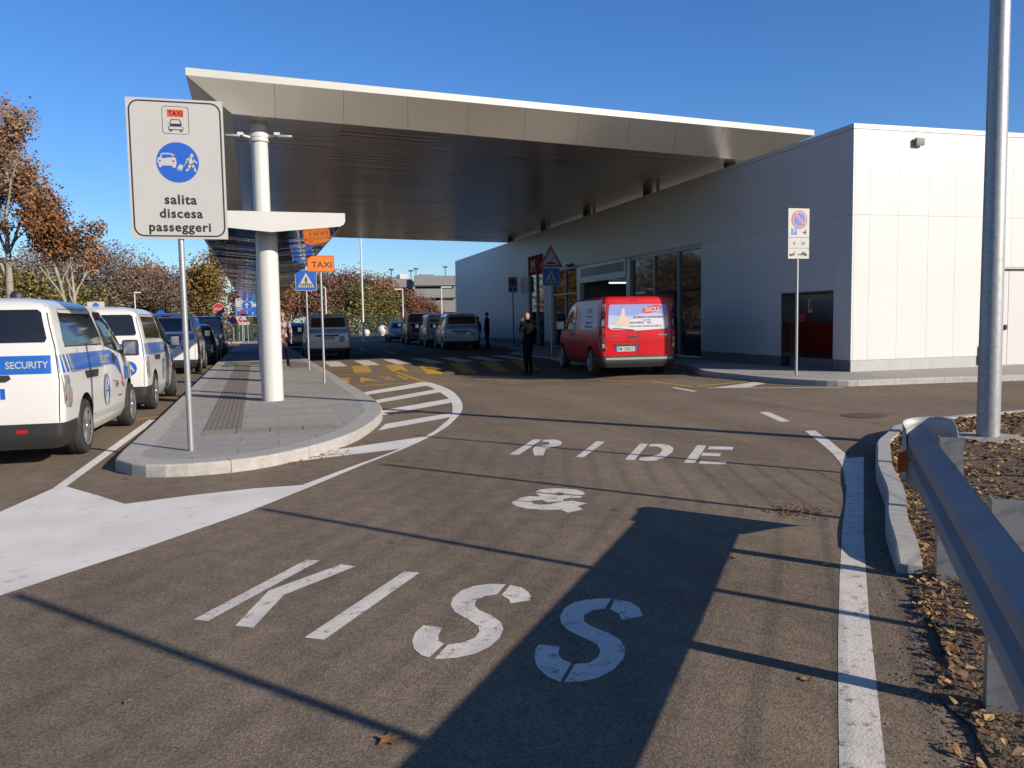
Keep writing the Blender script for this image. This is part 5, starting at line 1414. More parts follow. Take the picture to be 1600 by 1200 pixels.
def van_a(name, label, group, roofsign):
    """compact panel-style van: white with a blue band"""
    t = empty(name, (0, 0, 0), 0, label, 'van', group)
    bd = Body([(.20, .07, 4.16, .74, .08, .30), (.30, .02, 4.24, .80, .08, .32), (.52, .0, 4.26, .825, .08, .34), (.75, .005, 4.22, .83, .08, .34), (.90, .01, 4.12, .825, .08, .32), (.99, .015, 3.93, .815, .08, .3), (1.06, .02, 3.66, .805, .08, .26), (1.20, .03, 3.43, .785, .08, .24), (1.36, .05, 3.14, .757, .085, .22), (1.52, .08, 2.84, .722, .09, .2), (1.64, .12, 2.56, .69, .10, .2), (1.71, .18, 2.25, .63, .16, .2), (1.75, .28, 1.98, .55, .2, .22), (1.775, .5, 1.7, .40, .2, .2), (1.785, .8, 1.5, .2, .1, .1)], 4.26, .07, .5, .22)
    RW, FW, r = .92, 3.58, .315
    shell(t, bd, [(RW, .33, .375), (FW, .33, .375)], M_vwhite)
    for y in (RW, FW):
        for sg in (-1, 1): wheel(t, sg * .735, y, r, sg)
    # dark bumper, lights
    b_ = bd.band('rear_bumper', .19, .46, .50, M_black, t, .012, nz=5)
    for cx in (-.42, .42): bd.patch('reflector', [[(cx - .055, .36), (cx + .055, .36), (cx + .055, .40), (cx - .055, .40)]], 'rear', M_lens_red, b_, .016)
    bd.band('front_bumper', .19, .50, 3.98, M_black, t, .010, front=True)
    # rear screen, doors
    bd.patch('rear_window', [[(-.67, 1.30), (.67, 1.30), (.69, 1.34), (.635, 1.61), (.60, 1.64), (-.60, 1.64), (-.635, 1.61), (-.69, 1.34)]], 'rear', M_glass_dark, t, .006)
    def seam(pts, mode, w=.009):
        q = []
        for a, b in zip(pts[:-1], pts[1:]): q.append(limb(a, b, w))
        bd.patch('panel_gap', q, mode, M_seam, t, .003)
    seam([(.775, .47), (.79, .9), (.755, 1.25), (.68, 1.60), (.64, 1.68)], 'rear'); seam([(-.775, .47), (-.79, .9), (-.755, 1.25), (-.68, 1.60), (-.64, 1.68)], 'rear')
    bd.patch('handle_recess', [[(-.5, .90), (.30, .90), (.35, .93), (.33, .97), (-.5, .97)]], 'rear', M_black, t, .010)
    plate(t, bd, .03, .78, .52, .11, '')
    wp = MB(); wy = bd.end(False, 0, 1.3, .02)[1]; wp.tube([(.0, wy, 1.285), (-.18, wy + .02, 1.38), (-.42, wy + .05, 1.46)], .008, 6); wp.box(-.03, .03, wy - .005, wy + .02, 1.265, 1.30); wp.build('rear_wiper', M_black, t)
    bd.patch('brake_light', [[(-.10, 1.675), (.10, 1.675), (.10, 1.695), (-.10, 1.695)]], 'rear', M_lens_red, t, .008)
    blue = M_vblue
    for sg, md in ((1, 'R'), (-1, 'L')):
        bd.patch('side_window', [[(.36, 1.26), (2.02, 1.24), (2.06, 1.30), (1.86, 1.62), (1.80, 1.655), (.50, 1.655), (.45, 1.62), (.34, 1.32)]], md, M_glass_dark, t)
        bd.patch('door_window', [[(2.16, 1.22), (2.60, 1.16), (3.30, 1.06), (3.36, 1.08), (2.90, 1.42), (2.55, 1.60), (2.40, 1.635), (2.05, 1.64), (2.0, 1.61)]], md, M_glass_dark, t)
        bd.patch('tail_light', [[(.045, .66), (.10, .61), (.26, .60), (.33, .66), (.33, .77), (.27, .83), (.27, .90), (.22, .95), (.04, .955)]], md, M_lens_clear, t, .006)
        lt = bd.patch('tail_light_lower', [[(.07, .68), (.28, .68), (.28, .76), (.07, .76)]], md, M_lens_pink, t, .010)
        bd.patch('blue_band', [[(.0, .975), (.16, .975), (.10, 1.165), (-.0, 1.165)], [(.24, .975), (.33, .975), (.24, 1.165), (.18, 1.165)], [(.40, .975), (.45, .975), (.36, 1.165), (.32, 1.165)], [(.50, .975), (2.35, .96), (2.35, 1.15), (.42, 1.165)], [(2.36, .96), (2.62, .93), (2.95, .78), (3.02, .80), (2.82, 1.04), (2.5, 1.13), (2.36, 1.15)], [(3.22, .70), (3.66, .70), (3.62, .86), (3.45, .90), (3.22, .90)]], md, blue, t, .004)
        bd.text('lettering', 'SECURITY', md, 2.0 if sg > 0 else 2.0, 1.00, .50, M_pwhite, t, .13, .008)
        bd.patch('white_streak', [[(.46 + .025 * k, .975), (.467 + .025 * k, .975), (.385 + .025 * k, 1.165), (.378 + .025 * k, 1.165)] for k in range(4)], md, M_pwhite, t, .0065)
        bd.patch('door_handle', [[(1.00, .865), (1.52, .855), (1.58, .94), (.94, .95)]], md, M_black, t, .012)
        bd.patch('front_handle', [[(2.46, .98), (2.62, .97), (2.68, 1.03), (2.62, 1.10), (2.48, 1.10)]], md, M_black, t, .009)
        bd.patch('orange_badge', [[(2.96, .66), (3.18, .60), (3.20, .72), (3.0, .80)]], md, M_porangered, t, .007)
        bd.patch('orange_badge', [[(2.985, .69), (3.165, .64), (3.18, .715), (3.01, .775)]], md, M_pwhite, t, .010)
        # round-topped shield emblem on the door
        oz = [(1.98 + .17 * math.cos(a_), .66 + .20 * math.sin(a_)) for a_ in [2 * math.pi * k_ / 30 for k_ in range(30)]]
        bd.patch('emblem', [oz], md, blue, t, .006)
        bd.patch('emblem', [[(1.98 + .13 * math.cos(a_), .63 + .17 * math.sin(a_)) for a_ in [2 * math.pi * k_ / 30 for k_ in range(30)]]], md, M_vwhite, t, .009)
        bd.patch('emblem', [limb((1.88, .58), (1.98, .78), .03), limb((1.98, .78), (2.07, .56), .035), limb((1.90, .64), (2.06, .64), .02), limb((2.04, .47), (2.1, .70), .05)], md, blue, t, .011)
        bd.text('lettering', '8084', md, 2.62, .64, .20, M_pblack, t, .13, .007, 0.0)
        bd.patch('lettering', [limb((2.36, .74), (2.46, .74), .012), limb((2.46, .74), (2.44, .64), .01), limb((2.72, .52), (2.90, .52), .018)], md, M_pblack, t, .007)
        bd.patch('fuel_flap', [rrect(.62, .80, .70, .86, .02)], md, M_vwhite, t, .003) if sg < 0 else None
        bd.patch('side_moulding', [[(1.36, .40), (3.12, .40), (3.12, .425), (1.36, .425)]], md, M_vwhite, t, .010)
        bd.patch('window_rubber', [limb((.34, 1.25), (2.04, 1.23), .014), limb((2.14, 1.215), (3.33, 1.055), .014)], md, M_black, t, .006)
        seam([(2.12, .36), (2.10, 1.25), (1.98, 1.68)], md); seam([(.80, .98), (.80, 1.22)], md); seam([(3.30, .42), (3.24, .95), (3.34, 1.04)], md); seam([(.35, 1.0), (2.10, .985)], md, .004)
        seam([(.40, .965), (1.9, .955)], md, .006)
        bd.patch('headlight', [[(3.80, .70), (4.08, .70), (4.02, .86), (3.72, .95)]], md, M_lens_clear, t, .006)
    bd.patch('blue_band', [[(-.80, .975), (.80, .975), (.775, 1.165), (-.775, 1.165)]], 'rear', blue, t, .004)
    bd.text('lettering', 'SECURITY', 'rear', .50, 1.035, .40, M_pwhite, t, .10, .008)
    bd.patch('emblem', [[(.56 + .12 * math.cos(a_), .76 + .12 * math.sin(a_)) for a_ in [2 * math.pi * k_ / 24 for k_ in range(24)]]], 'rear', blue, t, .006) if roofsign else None
    if roofsign: bd.patch('emblem', [limb((.48, .70), (.56, .84), .05), limb((.56, .84), (.63, .72), .03), limb((.50, .76), (.62, .76), .02)], 'rear', M_pwhite, t, .011)
    bd.patch('windscreen', [[(-.70, 1.10), (.70, 1.10), (.60, 1.60), (-.60, 1.60)]], 'front', M_glass_dark, t)
    mirror(t, bd, 3.12, 1.10, 1.0)
    if roofsign:
        m = MB(); m.box(-.13, .13, .62, .66, 1.77, 1.87); o = m.build('roof_sign', M_pwhite, t); face_xz('emblem', [[(-.06, 1.79), (.06, 1.79), (.03, 1.84), (0, 1.855), (-.03, 1.84)]], M_vblue, o, 1, .62)
    else:
        m = MB(); m.lathe([(.07, 0), (.075, .05), (.06, .085), (.03, .10), (0, .105)], (.18, .95, 1.765), seg=18); m.build('roof_dome', M_black, t, smooth=True)
    return t

def van_b(name, label, group, txt='YA605BE'):
    """taller boxy people carrier, white with blue rear band"""
    t = empty(name, (0, 0, 0), 0, label, 'van', group)
    bd = Body([(.22, .08, 4.22, .78, .10, .30), (.32, .02, 4.32, .85, .10, .32), (.52, .0, 4.34, .875, .10, .34), (.80, .0, 4.28, .88, .10, .34), (.94, .01, 4.1, .875, .10, .3), (1.04, .015, 3.72, .865, .10, .26), (1.12, .02, 3.42, .85, .10, .24), (1.30, .05, 3.08, .82, .10, .22), (1.50, .09, 2.72, .785, .10, .2), (1.66, .13, 2.42, .75, .11, .2), (1.74, .17, 2.2, .71, .12, .2), (1.79, .25, 1.9, .62, .16, .2), (1.81, .45, 1.7, .45, .2, .2), (1.82, .8, 1.4, .2, .1, .1)], 4.34, .07, .5, .22)
    shell(t, bd, [(.88, .33, .37), (3.52, .33, .37)], M_vwhite)
    for y in (.88, 3.52):
        for sg in (-1, 1): wheel(t, sg * .785, y, .315, sg, .19, 5)
    b_ = bd.band('rear_bumper', .21, .44, .52, M_black, t, .014, nz=5)
    for cx in (-.55, .55): bd.patch('reflector', [[(cx - .06, .36), (cx + .06, .36), (cx + .06, .40), (cx - .06, .40)]], 'rear', M_lens_red, b_, .019)
    bd.band('front_bumper', .24, .50, 4.06, M_black, t, .012, front=True)
    bd.patch('rear_window', [[(-.66, 1.27), (.66, 1.27), (.69, 1.32), (.65, 1.62), (.60, 1.66), (-.60, 1.66), (-.65, 1.62), (-.69, 1.32)]], 'rear', M_glass_dark, t)
    bd.patch('brake_light', [[(-.12, 1.70), (.12, 1.70), (.12, 1.735), (-.12, 1.735)]], 'rear', M_lens_red, t, .008)
    bd.patch('blue_band', [[(-.76, 1.02), (.76, 1.02), (.74, 1.20), (-.74, 1.20)]], 'rear', M_vblue, t, .005)
    bd.patch('band_swirl', [limb((.22, 1.08), (.42, 1.15), .02), limb((.30, 1.07), (.50, 1.13), .02), limb((.42, 1.15), (.50, 1.13), .02)], 'rear', M_pwhite, t, .008)
    bd.patch('handle_recess', [[(-.50, .90), (.40, .90), (.43, .97), (-.53, .97)]], 'rear', M_black, t, .012)
    plate(t, bd, -.03, .83, .52, .115, txt, M_pole)
    bd.patch('emblem', [circle(.52, .80, .125, 28)], 'rear', M_vblue, t, .006)
    bd.patch('emblem', [limb((.45, .74), (.52, .86), .05), limb((.52, .86), (.60, .80), .05), limb((.48, .72), (.60, .74), .03)], 'rear', M_pwhite, t, .010)
    def seam(pts, mode, w=.010): bd.patch('panel_gap', [limb(a, b, w) for a, b in zip(pts[:-1], pts[1:])], mode, M_seam, t, .003)
    for q in (-1, 1): seam([(q * .77, .45), (q * .785, .9), (q * .765, 1.25), (q * .70, 1.62), (q * .64, 1.72)], 'rear')
    for sg, md in ((1, 'R'), (-1, 'L')):
        bd.patch('tail_light', [[(.02, .58), (.16, .60), (.20, .70), (.15, 1.0), (.02, 1.02)]], md, M_lens_clear, t, .008)
        bd.patch('tail_light', [[(.02, .72), (.17, .72), (.16, .86), (.02, .86)]], md, M_lens_red, t, .011)
        bd.patch('side_window', [[(.25, 1.27), (1.15, 1.25), (1.15, 1.65), (.42, 1.66), (.34, 1.6)]], md, M_glass_dark, t)
        bd.patch('side_window', [[(1.22, 1.25), (2.20, 1.22), (2.05, 1.65), (1.22, 1.65)]], md, M_glass_dark, t)
        bd.patch('door_window', [[(2.28, 1.21), (3.16, 1.13), (2.78, 1.44), (2.42, 1.63), (2.14, 1.65)]], md, M_glass_dark, t)
        bd.patch('blue_band', [[(.0, 1.02), (3.0, .98), (3.0, 1.08), (.0, 1.20)]], md, M_vblue, t, .004)
        bd.patch('door_handle', [[(1.3, .95), (1.5, .95), (1.5, .99), (1.3, .99)], [(2.35, .93), (2.55, .93), (2.55, .97), (2.35, .97)]], md, M_black, t, .014)
        seam([(2.22, .4), (2.24, 1.2), (2.1, 1.70)], md); seam([(1.18, .8), (1.18, 1.70)], md); seam([(3.2, .45), (3.2, 1.05)], md)
        bd.patch('headlight', [[(3.86, .72), (4.16, .70), (4.12, .86), (3.78, .96)]], md, M_lens_clear, t, .006)
    bd.patch('windscreen', [[(-.74, 1.14), (.74, 1.14), (.64, 1.68), (-.64, 1.68)]], 'front', M_glass_dark, t)
    mirror(t, bd, 2.95, 1.13, 1.0)
    return t

def van_c(name, label, paint, cat='van', group=None, livery=False, glass_rear=True):
    """mid-size delivery van with high tail lights and twin rear doors"""
    t = empty(name, (0, 0, 0), 0, label, cat, group)
    bd = Body([(.24, .06, 4.88, .86, .09, .34), (.34, .0, 4.98, .94, .09, .36), (.60, .0, 5.0, .97, .09, .38), (.85, .0, 4.94, .98, .09, .36), (1.02, .0, 4.78, .975, .09, .34), (1.14, .01, 4.45, .965, .09, .3), (1.24, .015, 4.18, .95, .09, .26), (1.45, .03, 3.86, .92, .09, .24), (1.65, .05, 3.56, .90, .08, .22), (1.82, .065, 3.25, .88, .08, .22), (1.91, .08, 2.95, .86, .08, .22), (1.955, .11, 2.7, .80, .10, .22), (1.985, .25, 2.4, .64, .15, .2), (2.0, .8, 1.8, .2, .1, .1)], 5.0, .07, .55, .26)
    RW, FW, r = .98, 4.08, .335
    shell(t, bd, [(RW, .35, .40), (FW, .35, .40)], paint)
    for y in (RW, FW):
        for sg in (-1, 1): wheel(t, sg * .875, y, r, sg, .21, 6)
    b_ = bd.band('rear_bumper', .23, .52, .58, M_black, t, .03, nz=5)
    bd.patch('bumper_step', [[(-.86, .42), (.86, .42), (.86, .475), (-.86, .475)]], 'rear', M_galv_dull, b_, .045)
    for cx in (-.74, .74): bd.patch('reflector', [[(cx - .07, .49), (cx + .07, .49), (cx + .07, .525), (cx - .07, .525)]], 'rear', M_lens_red, b_, .05)
    bd.band('front_bumper', .26, .55, 4.5, M_black, t, .012, front=True)
    def seam(pts, mode, w=.012): bd.patch('panel_gap', [limb(a, b, w) for a, b in zip(pts[:-1], pts[1:])], mode, M_seam, t, .004)
    seam([(.0, .54), (.0, 1.95)], 'rear', .014)
    for q in (-1, 1): seam([(q * .84, .54), (q * .845, 1.2), (q * .79, 1.82), (q * .74, 1.90)], 'rear')
    win = [(-.78, 1.22), (-.70, 1.17), (.0, 1.13), (.70, 1.17), (.78, 1.22), (.74, 1.74), (.70, 1.78), (-.70, 1.78), (-.74, 1.74)]
    if livery:
        wv = bd.patch('window_film', [win], 'rear', M_vinyl_mid, t, .005)
        bd.patch('window_film_upper', [[(-.765, 1.52), (-.74, 1.74), (-.70, 1.78), (.70, 1.78), (.74, 1.74), (.765, 1.52), (.3, 1.60), (-.1, 1.50)]], 'rear', M_vinyl_sky, wv, .008)
        bd.patch('window_film_lower', [[(-.77, 1.25), (-.70, 1.175), (.0, 1.135), (.70, 1.175), (.77, 1.25), (.76, 1.46), (.0, 1.44), (-.40, 1.36), (-.72, 1.26)]], 'rear', M_vinyl_white, wv, .008)
        hand = [(-.64, 1.26), (-.58, 1.36), (-.48, 1.47), (-.43, 1.56), (-.42, 1.66), (-.37, 1.69), (-.34, 1.64), (-.34, 1.50), (-.24, 1.43), (-.20, 1.36), (-.24, 1.27), (-.32, 1.25), (-.50, 1.24)]
        bd.patch('hand_print', [hand], 'rear', M_hand_print, wv, .011)
        oval = [(.36 + .26 * math.cos(a_) , 1.66 + .095 * math.sin(a_) + .05 * math.cos(a_)) for a_ in [2 * math.pi * k_ / 30 for k_ in range(30)]]
        bd.patch('oval_logo', [oval], 'rear', pmat('logo_red', (0.62, 0.05, 0.06), 0.35), wv, .012)
        bd.text('lettering', 'SiCU', 'rear', .36, 1.60, .36, M_pwhite, wv, .15, .016, .03)
        mg = pmat('print_maroon', (0.30, 0.03, 0.10), 0.5); pv = pmat('print_violet', (0.10, 0.05, 0.20), 0.5)
        bd.text('lettering', 'SICUREZZA E ANTINCENDIO', 'rear', .28, 1.435, .80, mg, wv, .075, .012, .015)
        bd.text('lettering', 'dal 1961', 'rear', .22, 1.375, .20, pv, wv, .05, .012, .01)
        bd.text('lettering', 'SARONNO   TEL.', 'rear', .06, 1.305, .58, pv, wv, .07, .012, .02)
        bd.text('lettering', 'www.sicu antincendio.it', 'rear', .18, 1.225, .86, mg, wv, .065, .012, .015)
        bd.text('lettering', 'TRAFIC', 'rear', -.62, .985, .20, M_chrome, t, .04, .010, .01)
        bd.text('lettering', 'RENAULT', 'rear', .62, 1.005, .24, M_chrome, t, .045, .010, .02)
    else:
        bd.patch('rear_window', [win], 'rear', M_glass_dark, t, .005)
    bd.patch('brake_light', [[(-.20, 1.86), (-.0, 1.86), (-.0, 1.90), (-.20, 1.90)]], 'rear', M_lens_red, t, .012)
    bd.patch('door_handle', [[(-.32, .97), (-.24, .95), (-.06, .955), (-.02, .985), (-.08, 1.01), (-.26, 1.01)]], 'rear', M_black, t, .014)
    for sg in (-1, 1):
        for zc in (.70, 1.08, 1.72): MB().box(*sorted((sg * .83, sg * .885)), bd.end(False, .85, zc)[1] - .03, bd.end(False, .85, zc)[1] + .01, zc - .035, zc + .035).build('hinge', paint, t, bevel=.008)
    wy = bd.end(False, 0, 1.2, .02)[1]
    wp = MB(); wp.tube([(-.12, wy - .004, 1.145), (-.30, wy + .004, 1.165), (-.66, wy + .01, 1.20)], .009, 6); wp.build('rear_wiper', M_black, t)
    bd.patch('door_recess', [[(-.80, .86), (-.02, .86), (-.02, .872), (-.80, .872)], [(.02, .86), (.80, .86), (.80, .872), (.02, .872)]], 'rear', M_seam, t, .003) if livery else None
    bd.patch('plate_trim', [[(-.62, .755), (-.02, .755), (-.02, .80), (-.60, .81)]], 'rear', M_black, t, .025)
    plate(t, bd, -.33, .685, .54, .12, 'FM 528GC' if livery else '')
    bd.patch('door_crease', [[(-.82, .875), (.82, .875), (.82, .885), (-.82, .885)]], 'rear', M_seam, t, .002) if not livery else None
    for sg in (-1, 1):
        tr_ = bd.patch('tail_light', [[(sg * .86, .62), (sg * .975, .62), (sg * .955, 1.3), (sg * .90, 1.84), (sg * .83, 1.84), (sg * .855, 1.3)]], 'rear', M_black, t, .008)
        for z0, z1, mt in ((1.62, 1.80, M_lens_clear), (1.46, 1.58, M_lens_red), (1.26, 1.42, M_lens_clear), (1.04, 1.2, M_lens_red), (.86, .98, M_lens_red), (.72, .82, M_lens_clear)):
            k0, k1 = .872 - .03 * max(0, z0 - 1.2), .872 - .03 * max(0, z1 - 1.2)
            bd.patch('lens', [[(sg * k0, z0), (sg * (k0 + .055), z0), (sg * (k1 + .05), z1), (sg * k1, z1)]], 'rear', mt, tr_, .013)
    for sg, md in ((1, 'R'), (-1, 'L')):
        tl_ = bd.patch('tail_light', [[(.03, .64), (.16, .66), (.17, 1.80), (.06, 1.86), (.02, 1.6)]], md, M_black, t, .006)
        for z0, z1, mt in ((1.62, 1.80, M_lens_clear), (1.44, 1.58, M_lens_red), (1.24, 1.42, M_lens_clear), (1.02, 1.2, M_lens_red), (.84, .98, M_lens_red), (.70, .82, M_lens_clear)):
            bd.patch('lens', [[(.008, z0), (.07, z0), (.07, z1), (.008, z1)]], md, mt, tl_, .010)
        if livery:
            wv = bd.patch('side_window_film', [[(.45, 1.19), (1.96, 1.15), (2.02, 1.22), (2.05, 1.74), (2.0, 1.79), (.50, 1.79), (.44, 1.74), (.38, 1.30)]], md, M_vinyl_mid, t, .005)
            bd.text('lettering', 'SICUREZZA', md, 1.2, 1.47, .55, pmat('print_maroon', (0.3, 0.03, 0.1)), wv, .07, .01, .02)
            bd.text('lettering', 'SARONNO TEL.', md, 1.15, 1.31, .7, pmat('print_violet', (0.1, 0.05, 0.2)), wv, .08, .01, .03); bd.text('lettering', 'ANTINCENDIO', md, 1.15, 1.21, .8, pmat('print_violet', (0.1, 0.05, 0.2)), wv, .08, .01, .03)
            bd.patch('oval_logo', [[(1.2 + .18 * math.cos(a_), 1.65 + .08 * math.sin(a_)) for a_ in [2 * math.pi * k_ / 24 for k_ in range(24)]]], md, pmat('logo_red', (0.62, 0.05, 0.06)), wv, .01)
            bd.patch('window_film_lower', [[(.45, 1.2), (1.95, 1.16), (2.0, 1.2), (2.0, 1.28), (.4, 1.3)]], md, M_vinyl_white, wv, .007)
        else:
            bd.patch('side_window', [[(2.15, 1.18), (3.0, 1.16), (3.0, 1.78), (2.15, 1.80)]], md, M_glass_dark, t)
        bd.patch('door_window', [[(2.62, 1.18), (3.4, 1.16), (4.02, 1.14), (3.62, 1.48), (3.28, 1.76), (2.72, 1.80), (2.62, 1.74)]] if livery else [[(3.08, 1.17), (4.02, 1.14), (3.62, 1.48), (3.28, 1.76), (3.08, 1.79)]], md, M_glass_dark, t, .005)
        seam([(2.55, .40), (2.55, 1.86)], md); seam([(4.0, .6), (3.98, 1.12)], md); seam([(1.42, .42), (1.36, 1.05), (2.55, 1.02)], md, .006)
        bd.patch('sill_strip', [[(1.45, .30), (3.62, .30), (3.62, .42), (1.45, .42)]], md, M_black, t, .01)
        bd.patch('door_handle', [[(2.68, 1.0), (2.90, 1.0), (2.90, 1.05), (2.68, 1.05)]], md, M_black, t, .016)
        bd.patch('headlight', [[(4.55, .82), (4.82, .78), (4.78, .98), (4.42, 1.10)]], md, M_lens_clear, t, .006)
    bd.patch('windscreen', [[(-.82, 1.26), (.82, 1.26), (.72, 1.84), (-.72, 1.84)]], 'front', M_glass_dark, t)
    bd.patch('grille', [[(-.55, .72), (.55, .72), (.60, .86), (-.60, .86)]], 'front', M_black, t, .008)
    mirror(t, bd, 3.72, 1.20, 1.25)
    return t

def car_d(name, label, paint, group=None):
    """hatchback car"""
    t = empty(name, (0, 0, 0), 0, label, 'car', group)
    bd = Body([(.20, .12, 3.98, .72, .16, .3), (.30, .03, 4.08, .80, .18, .34), (.52, .0, 4.12, .85, .2, .36), (.72, .03, 4.05, .86, .2, .36), (.84, .06, 3.85, .85, .2, .34), (.92, .10, 3.3, .835, .2, .3), (.98, .14, 2.95, .81, .2, .26), (1.15, .28, 2.62, .745, .2, .24), (1.32, .45, 2.28, .68, .2, .22), (1.42, .65, 2.0, .62, .2, .22), (1.47, .85, 1.8, .5, .2, .2), (1.49, 1.1, 1.6, .25, .1, .1)], 4.12, .1, .5, .24)
    shell(t, bd, [(.72, .31, .36), (3.22, .31, .36)], paint)
    for y in (.72, 3.22):
        for sg in (-1, 1): wheel(t, sg * .755, y, .30, sg, .2, 5)
    bd.band('rear_bumper', .20, .36, .36, M_black, t, .008)
    bd.patch('rear_window', [[(-.60, 1.0), (.60, 1.0), (.50, 1.36), (-.50, 1.36)]], 'rear', M_glass_dark, t)
    bd.patch('windscreen', [[(-.68, 1.0), (.68, 1.0), (.55, 1.38), (-.55, 1.38)]], 'front', M_glass_dark, t)
    plate(t, bd, 0, .62, .5, .11, '')
    for sg, md in ((1, 'R'), (-1, 'L')):
        bd.patch('tail_light', [[(.08, .72), (.34, .74), (.36, .98), (.20, 1.06), (.16, .9)]], md, M_lens_red, t, .006)
        bd.patch('side_window', [[(.72, 1.0), (1.55, .97), (1.55, 1.36), (.95, 1.36)]], md, M_glass_dark, t); bd.patch('door_window', [[(1.62, .97), (2.75, .96), (2.3, 1.24), (2.0, 1.36), (1.62, 1.37)]], md, M_glass_dark, t)
        bd.patch('headlight', [[(3.6, .62), (3.94, .6), (3.9, .74), (3.5, .82)]], md, M_lens_clear, t, .006)
        bd.patch('panel_gap', [limb((1.58, .4), (1.58, .95), .01), limb((2.85, .45), (2.8, .93), .01)], md, M_seam, t, .003)
    mirror(t, bd, 2.6, .96, .75, paint)
    return t

def put(o, x, y, deg=0.0, s=1.0):
    o.location = (x, y, 0.0); o.rotation_euler = (0, 0, R(-deg)); o.scale = (s, s, s); return o
G1 = 'vehicles parked along the island'
v1 = put(van_a('security_van', 'white security van with blue band and black roof dome, nearest to the camera', G1, False), -2.96, 9.46, 1.5)
v2 = put(van_a('security_van', 'white security van with blue band and small white roof sign, second in the row', G1, True), -2.86, 14.52, 0.4)
v3 = put(van_b('patrol_van', 'white boxy van with blue tailgate band half in shade, third in the left row', G1), -3.04, 25.75, -1.2)
v4 = put(copy_tree(v3), 2.08, 33.6, -1.0); v4['label'] = 'shaded white boxy van with blue tailgate band standing in the lane beside the island'; v4['group'] = 'vehicles in the canopy shade'
v5 = put(copy_tree(v3), 8.92, 39.6, 3.0); v5['label'] = 'shaded white boxy van with blue tailgate band parked along the station wall'; v5['group'] = 'vehicles in the canopy shade'
put(car_d('parked_car', 'glossy black car parked ahead of the third van, half hidden in shade', M_vblack, G1), -2.92, 31.6, -1.2)
put(car_d('parked_car', 'small silver car ahead of the shaded van beside the island', M_vsilver, 'vehicles in the canopy shade'), 1.42, 46.5, -1.0)
put(car_d('parked_car', 'pale car nose at the far end of the right hand row', M_vsilver, 'vehicles in the canopy shade'), 8.55, 57.5, 3.0)
sc_ = van_c('parked_van', 'dark grey van at the far end of the left row under the canopy', M_vgrey, 'van', G1); put(sc_, -3.02, 38.0, -1.2, .92)
RV = put(van_c('red_delivery_van', 'red delivery van with printed rear windows parked before the station entrance', M_vred, 'van', None, True), 9.08, 19.5, 6.0, 1.05); RV.location.z = -0.075
put(van_c('parked_van', 'plain white delivery van parked ahead of the banded van by the wall', M_vwhite, 'van', 'vehicles in the canopy shade'), 8.95, 44.6, 3.0, .92)
put(van_c('parked_van', 'dark red delivery van ahead of the plain white van by the wall', M_vdkred, 'van', 'vehicles in the canopy shade'), 8.85, 50.4, 3.0, .98)
# ---------------------------------------------------------------- people
def person(name, label, loc, rz, h, bones, mats, group=None, hair=None, extra=None):
    """bones: dict joint -> (pos, radius, parent, material key); one skinned surface grown over the joints"""
    t = empty(name, loc, rz, label, 'person', group)
    names = list(bones)
    me = bpy.data.meshes.new('body')
    k = h / 1.78
    me.from_pydata([tuple(c * k for c in bones[n][0]) for n in names], [(names.index(bones[n][2]), names.index(n)) for n in names if bones[n][2]], [])
    o = bpy.data.objects.new('body', me); COL.objects.link(o)
    md = o.modifiers.new('skin', 'SKIN'); md.use_smooth_shade = True; md.branch_smoothing = 0.4
    sv = me.skin_vertices[0].data
    for i, n in enumerate(names):
        r = bones[n][1]; r = r if isinstance(r, tuple) else (r, r)
        sv[i].radius = (r[0] * k, r[1] * k); sv[i].use_root = (bones[n][2] is None)
    sd = o.modifiers.new('sub', 'SUBSURF'); sd.levels = 2; sd.render_levels = 2
    dg = bpy.context.evaluated_depsgraph_get()
    m2 = bpy.data.meshes.new_from_object(o.evaluated_get(dg)); m2.name = 'body'
    o.modifiers.clear(); o.data = m2; o.parent = t
    m2.materials.clear()
    keys = list(mats)
    for q in keys: m2.materials.append(mats[q])
    rad_ = lambda n: (sum(bones[n][1]) / 2 if isinstance(bones[n][1], tuple) else bones[n][1])
    segs = [(Vector(bones[bones[n][2]][0]) * k, Vector(bones[n][0]) * k, bones[n][3], (rad_(n) + rad_(bones[n][2])) / 2 * k) for n in names if bones[n][2]]
    for p in m2.polygons:
        c = p.center; best = None; bd_ = 9
        for a, b, mk, rr_ in segs:
            ab = b - a; tt = max(0, min(1, (c - a).dot(ab) / max(1e-6, ab.dot(ab)))); d = (c - (a + ab * tt)).length - rr_
            if d < bd_: bd_ = d; best = mk
        p.material_index = keys.index(best); p.use_smooth = True
    if hair:
        bones_h = Vector(bones['head'][0]) * k
        m = MB(); vs, fs = grid_fn(16, 8, lambda u, v: (bones_h.x + math.sin(math.pi * (.02 + .62 * v)) * math.cos(2 * math.pi * u) * .086 * k, bones_h.y - .022 + math.sin(math.pi * (.02 + .62 * v)) * math.sin(2 * math.pi * u) * .100 * k, bones_h.z - .005 + math.cos(math.pi * (.02 + .62 * v)) * .112 * k))
        m.add(vs, fs); m.build('hair', hair, t, smooth=True)
    return t
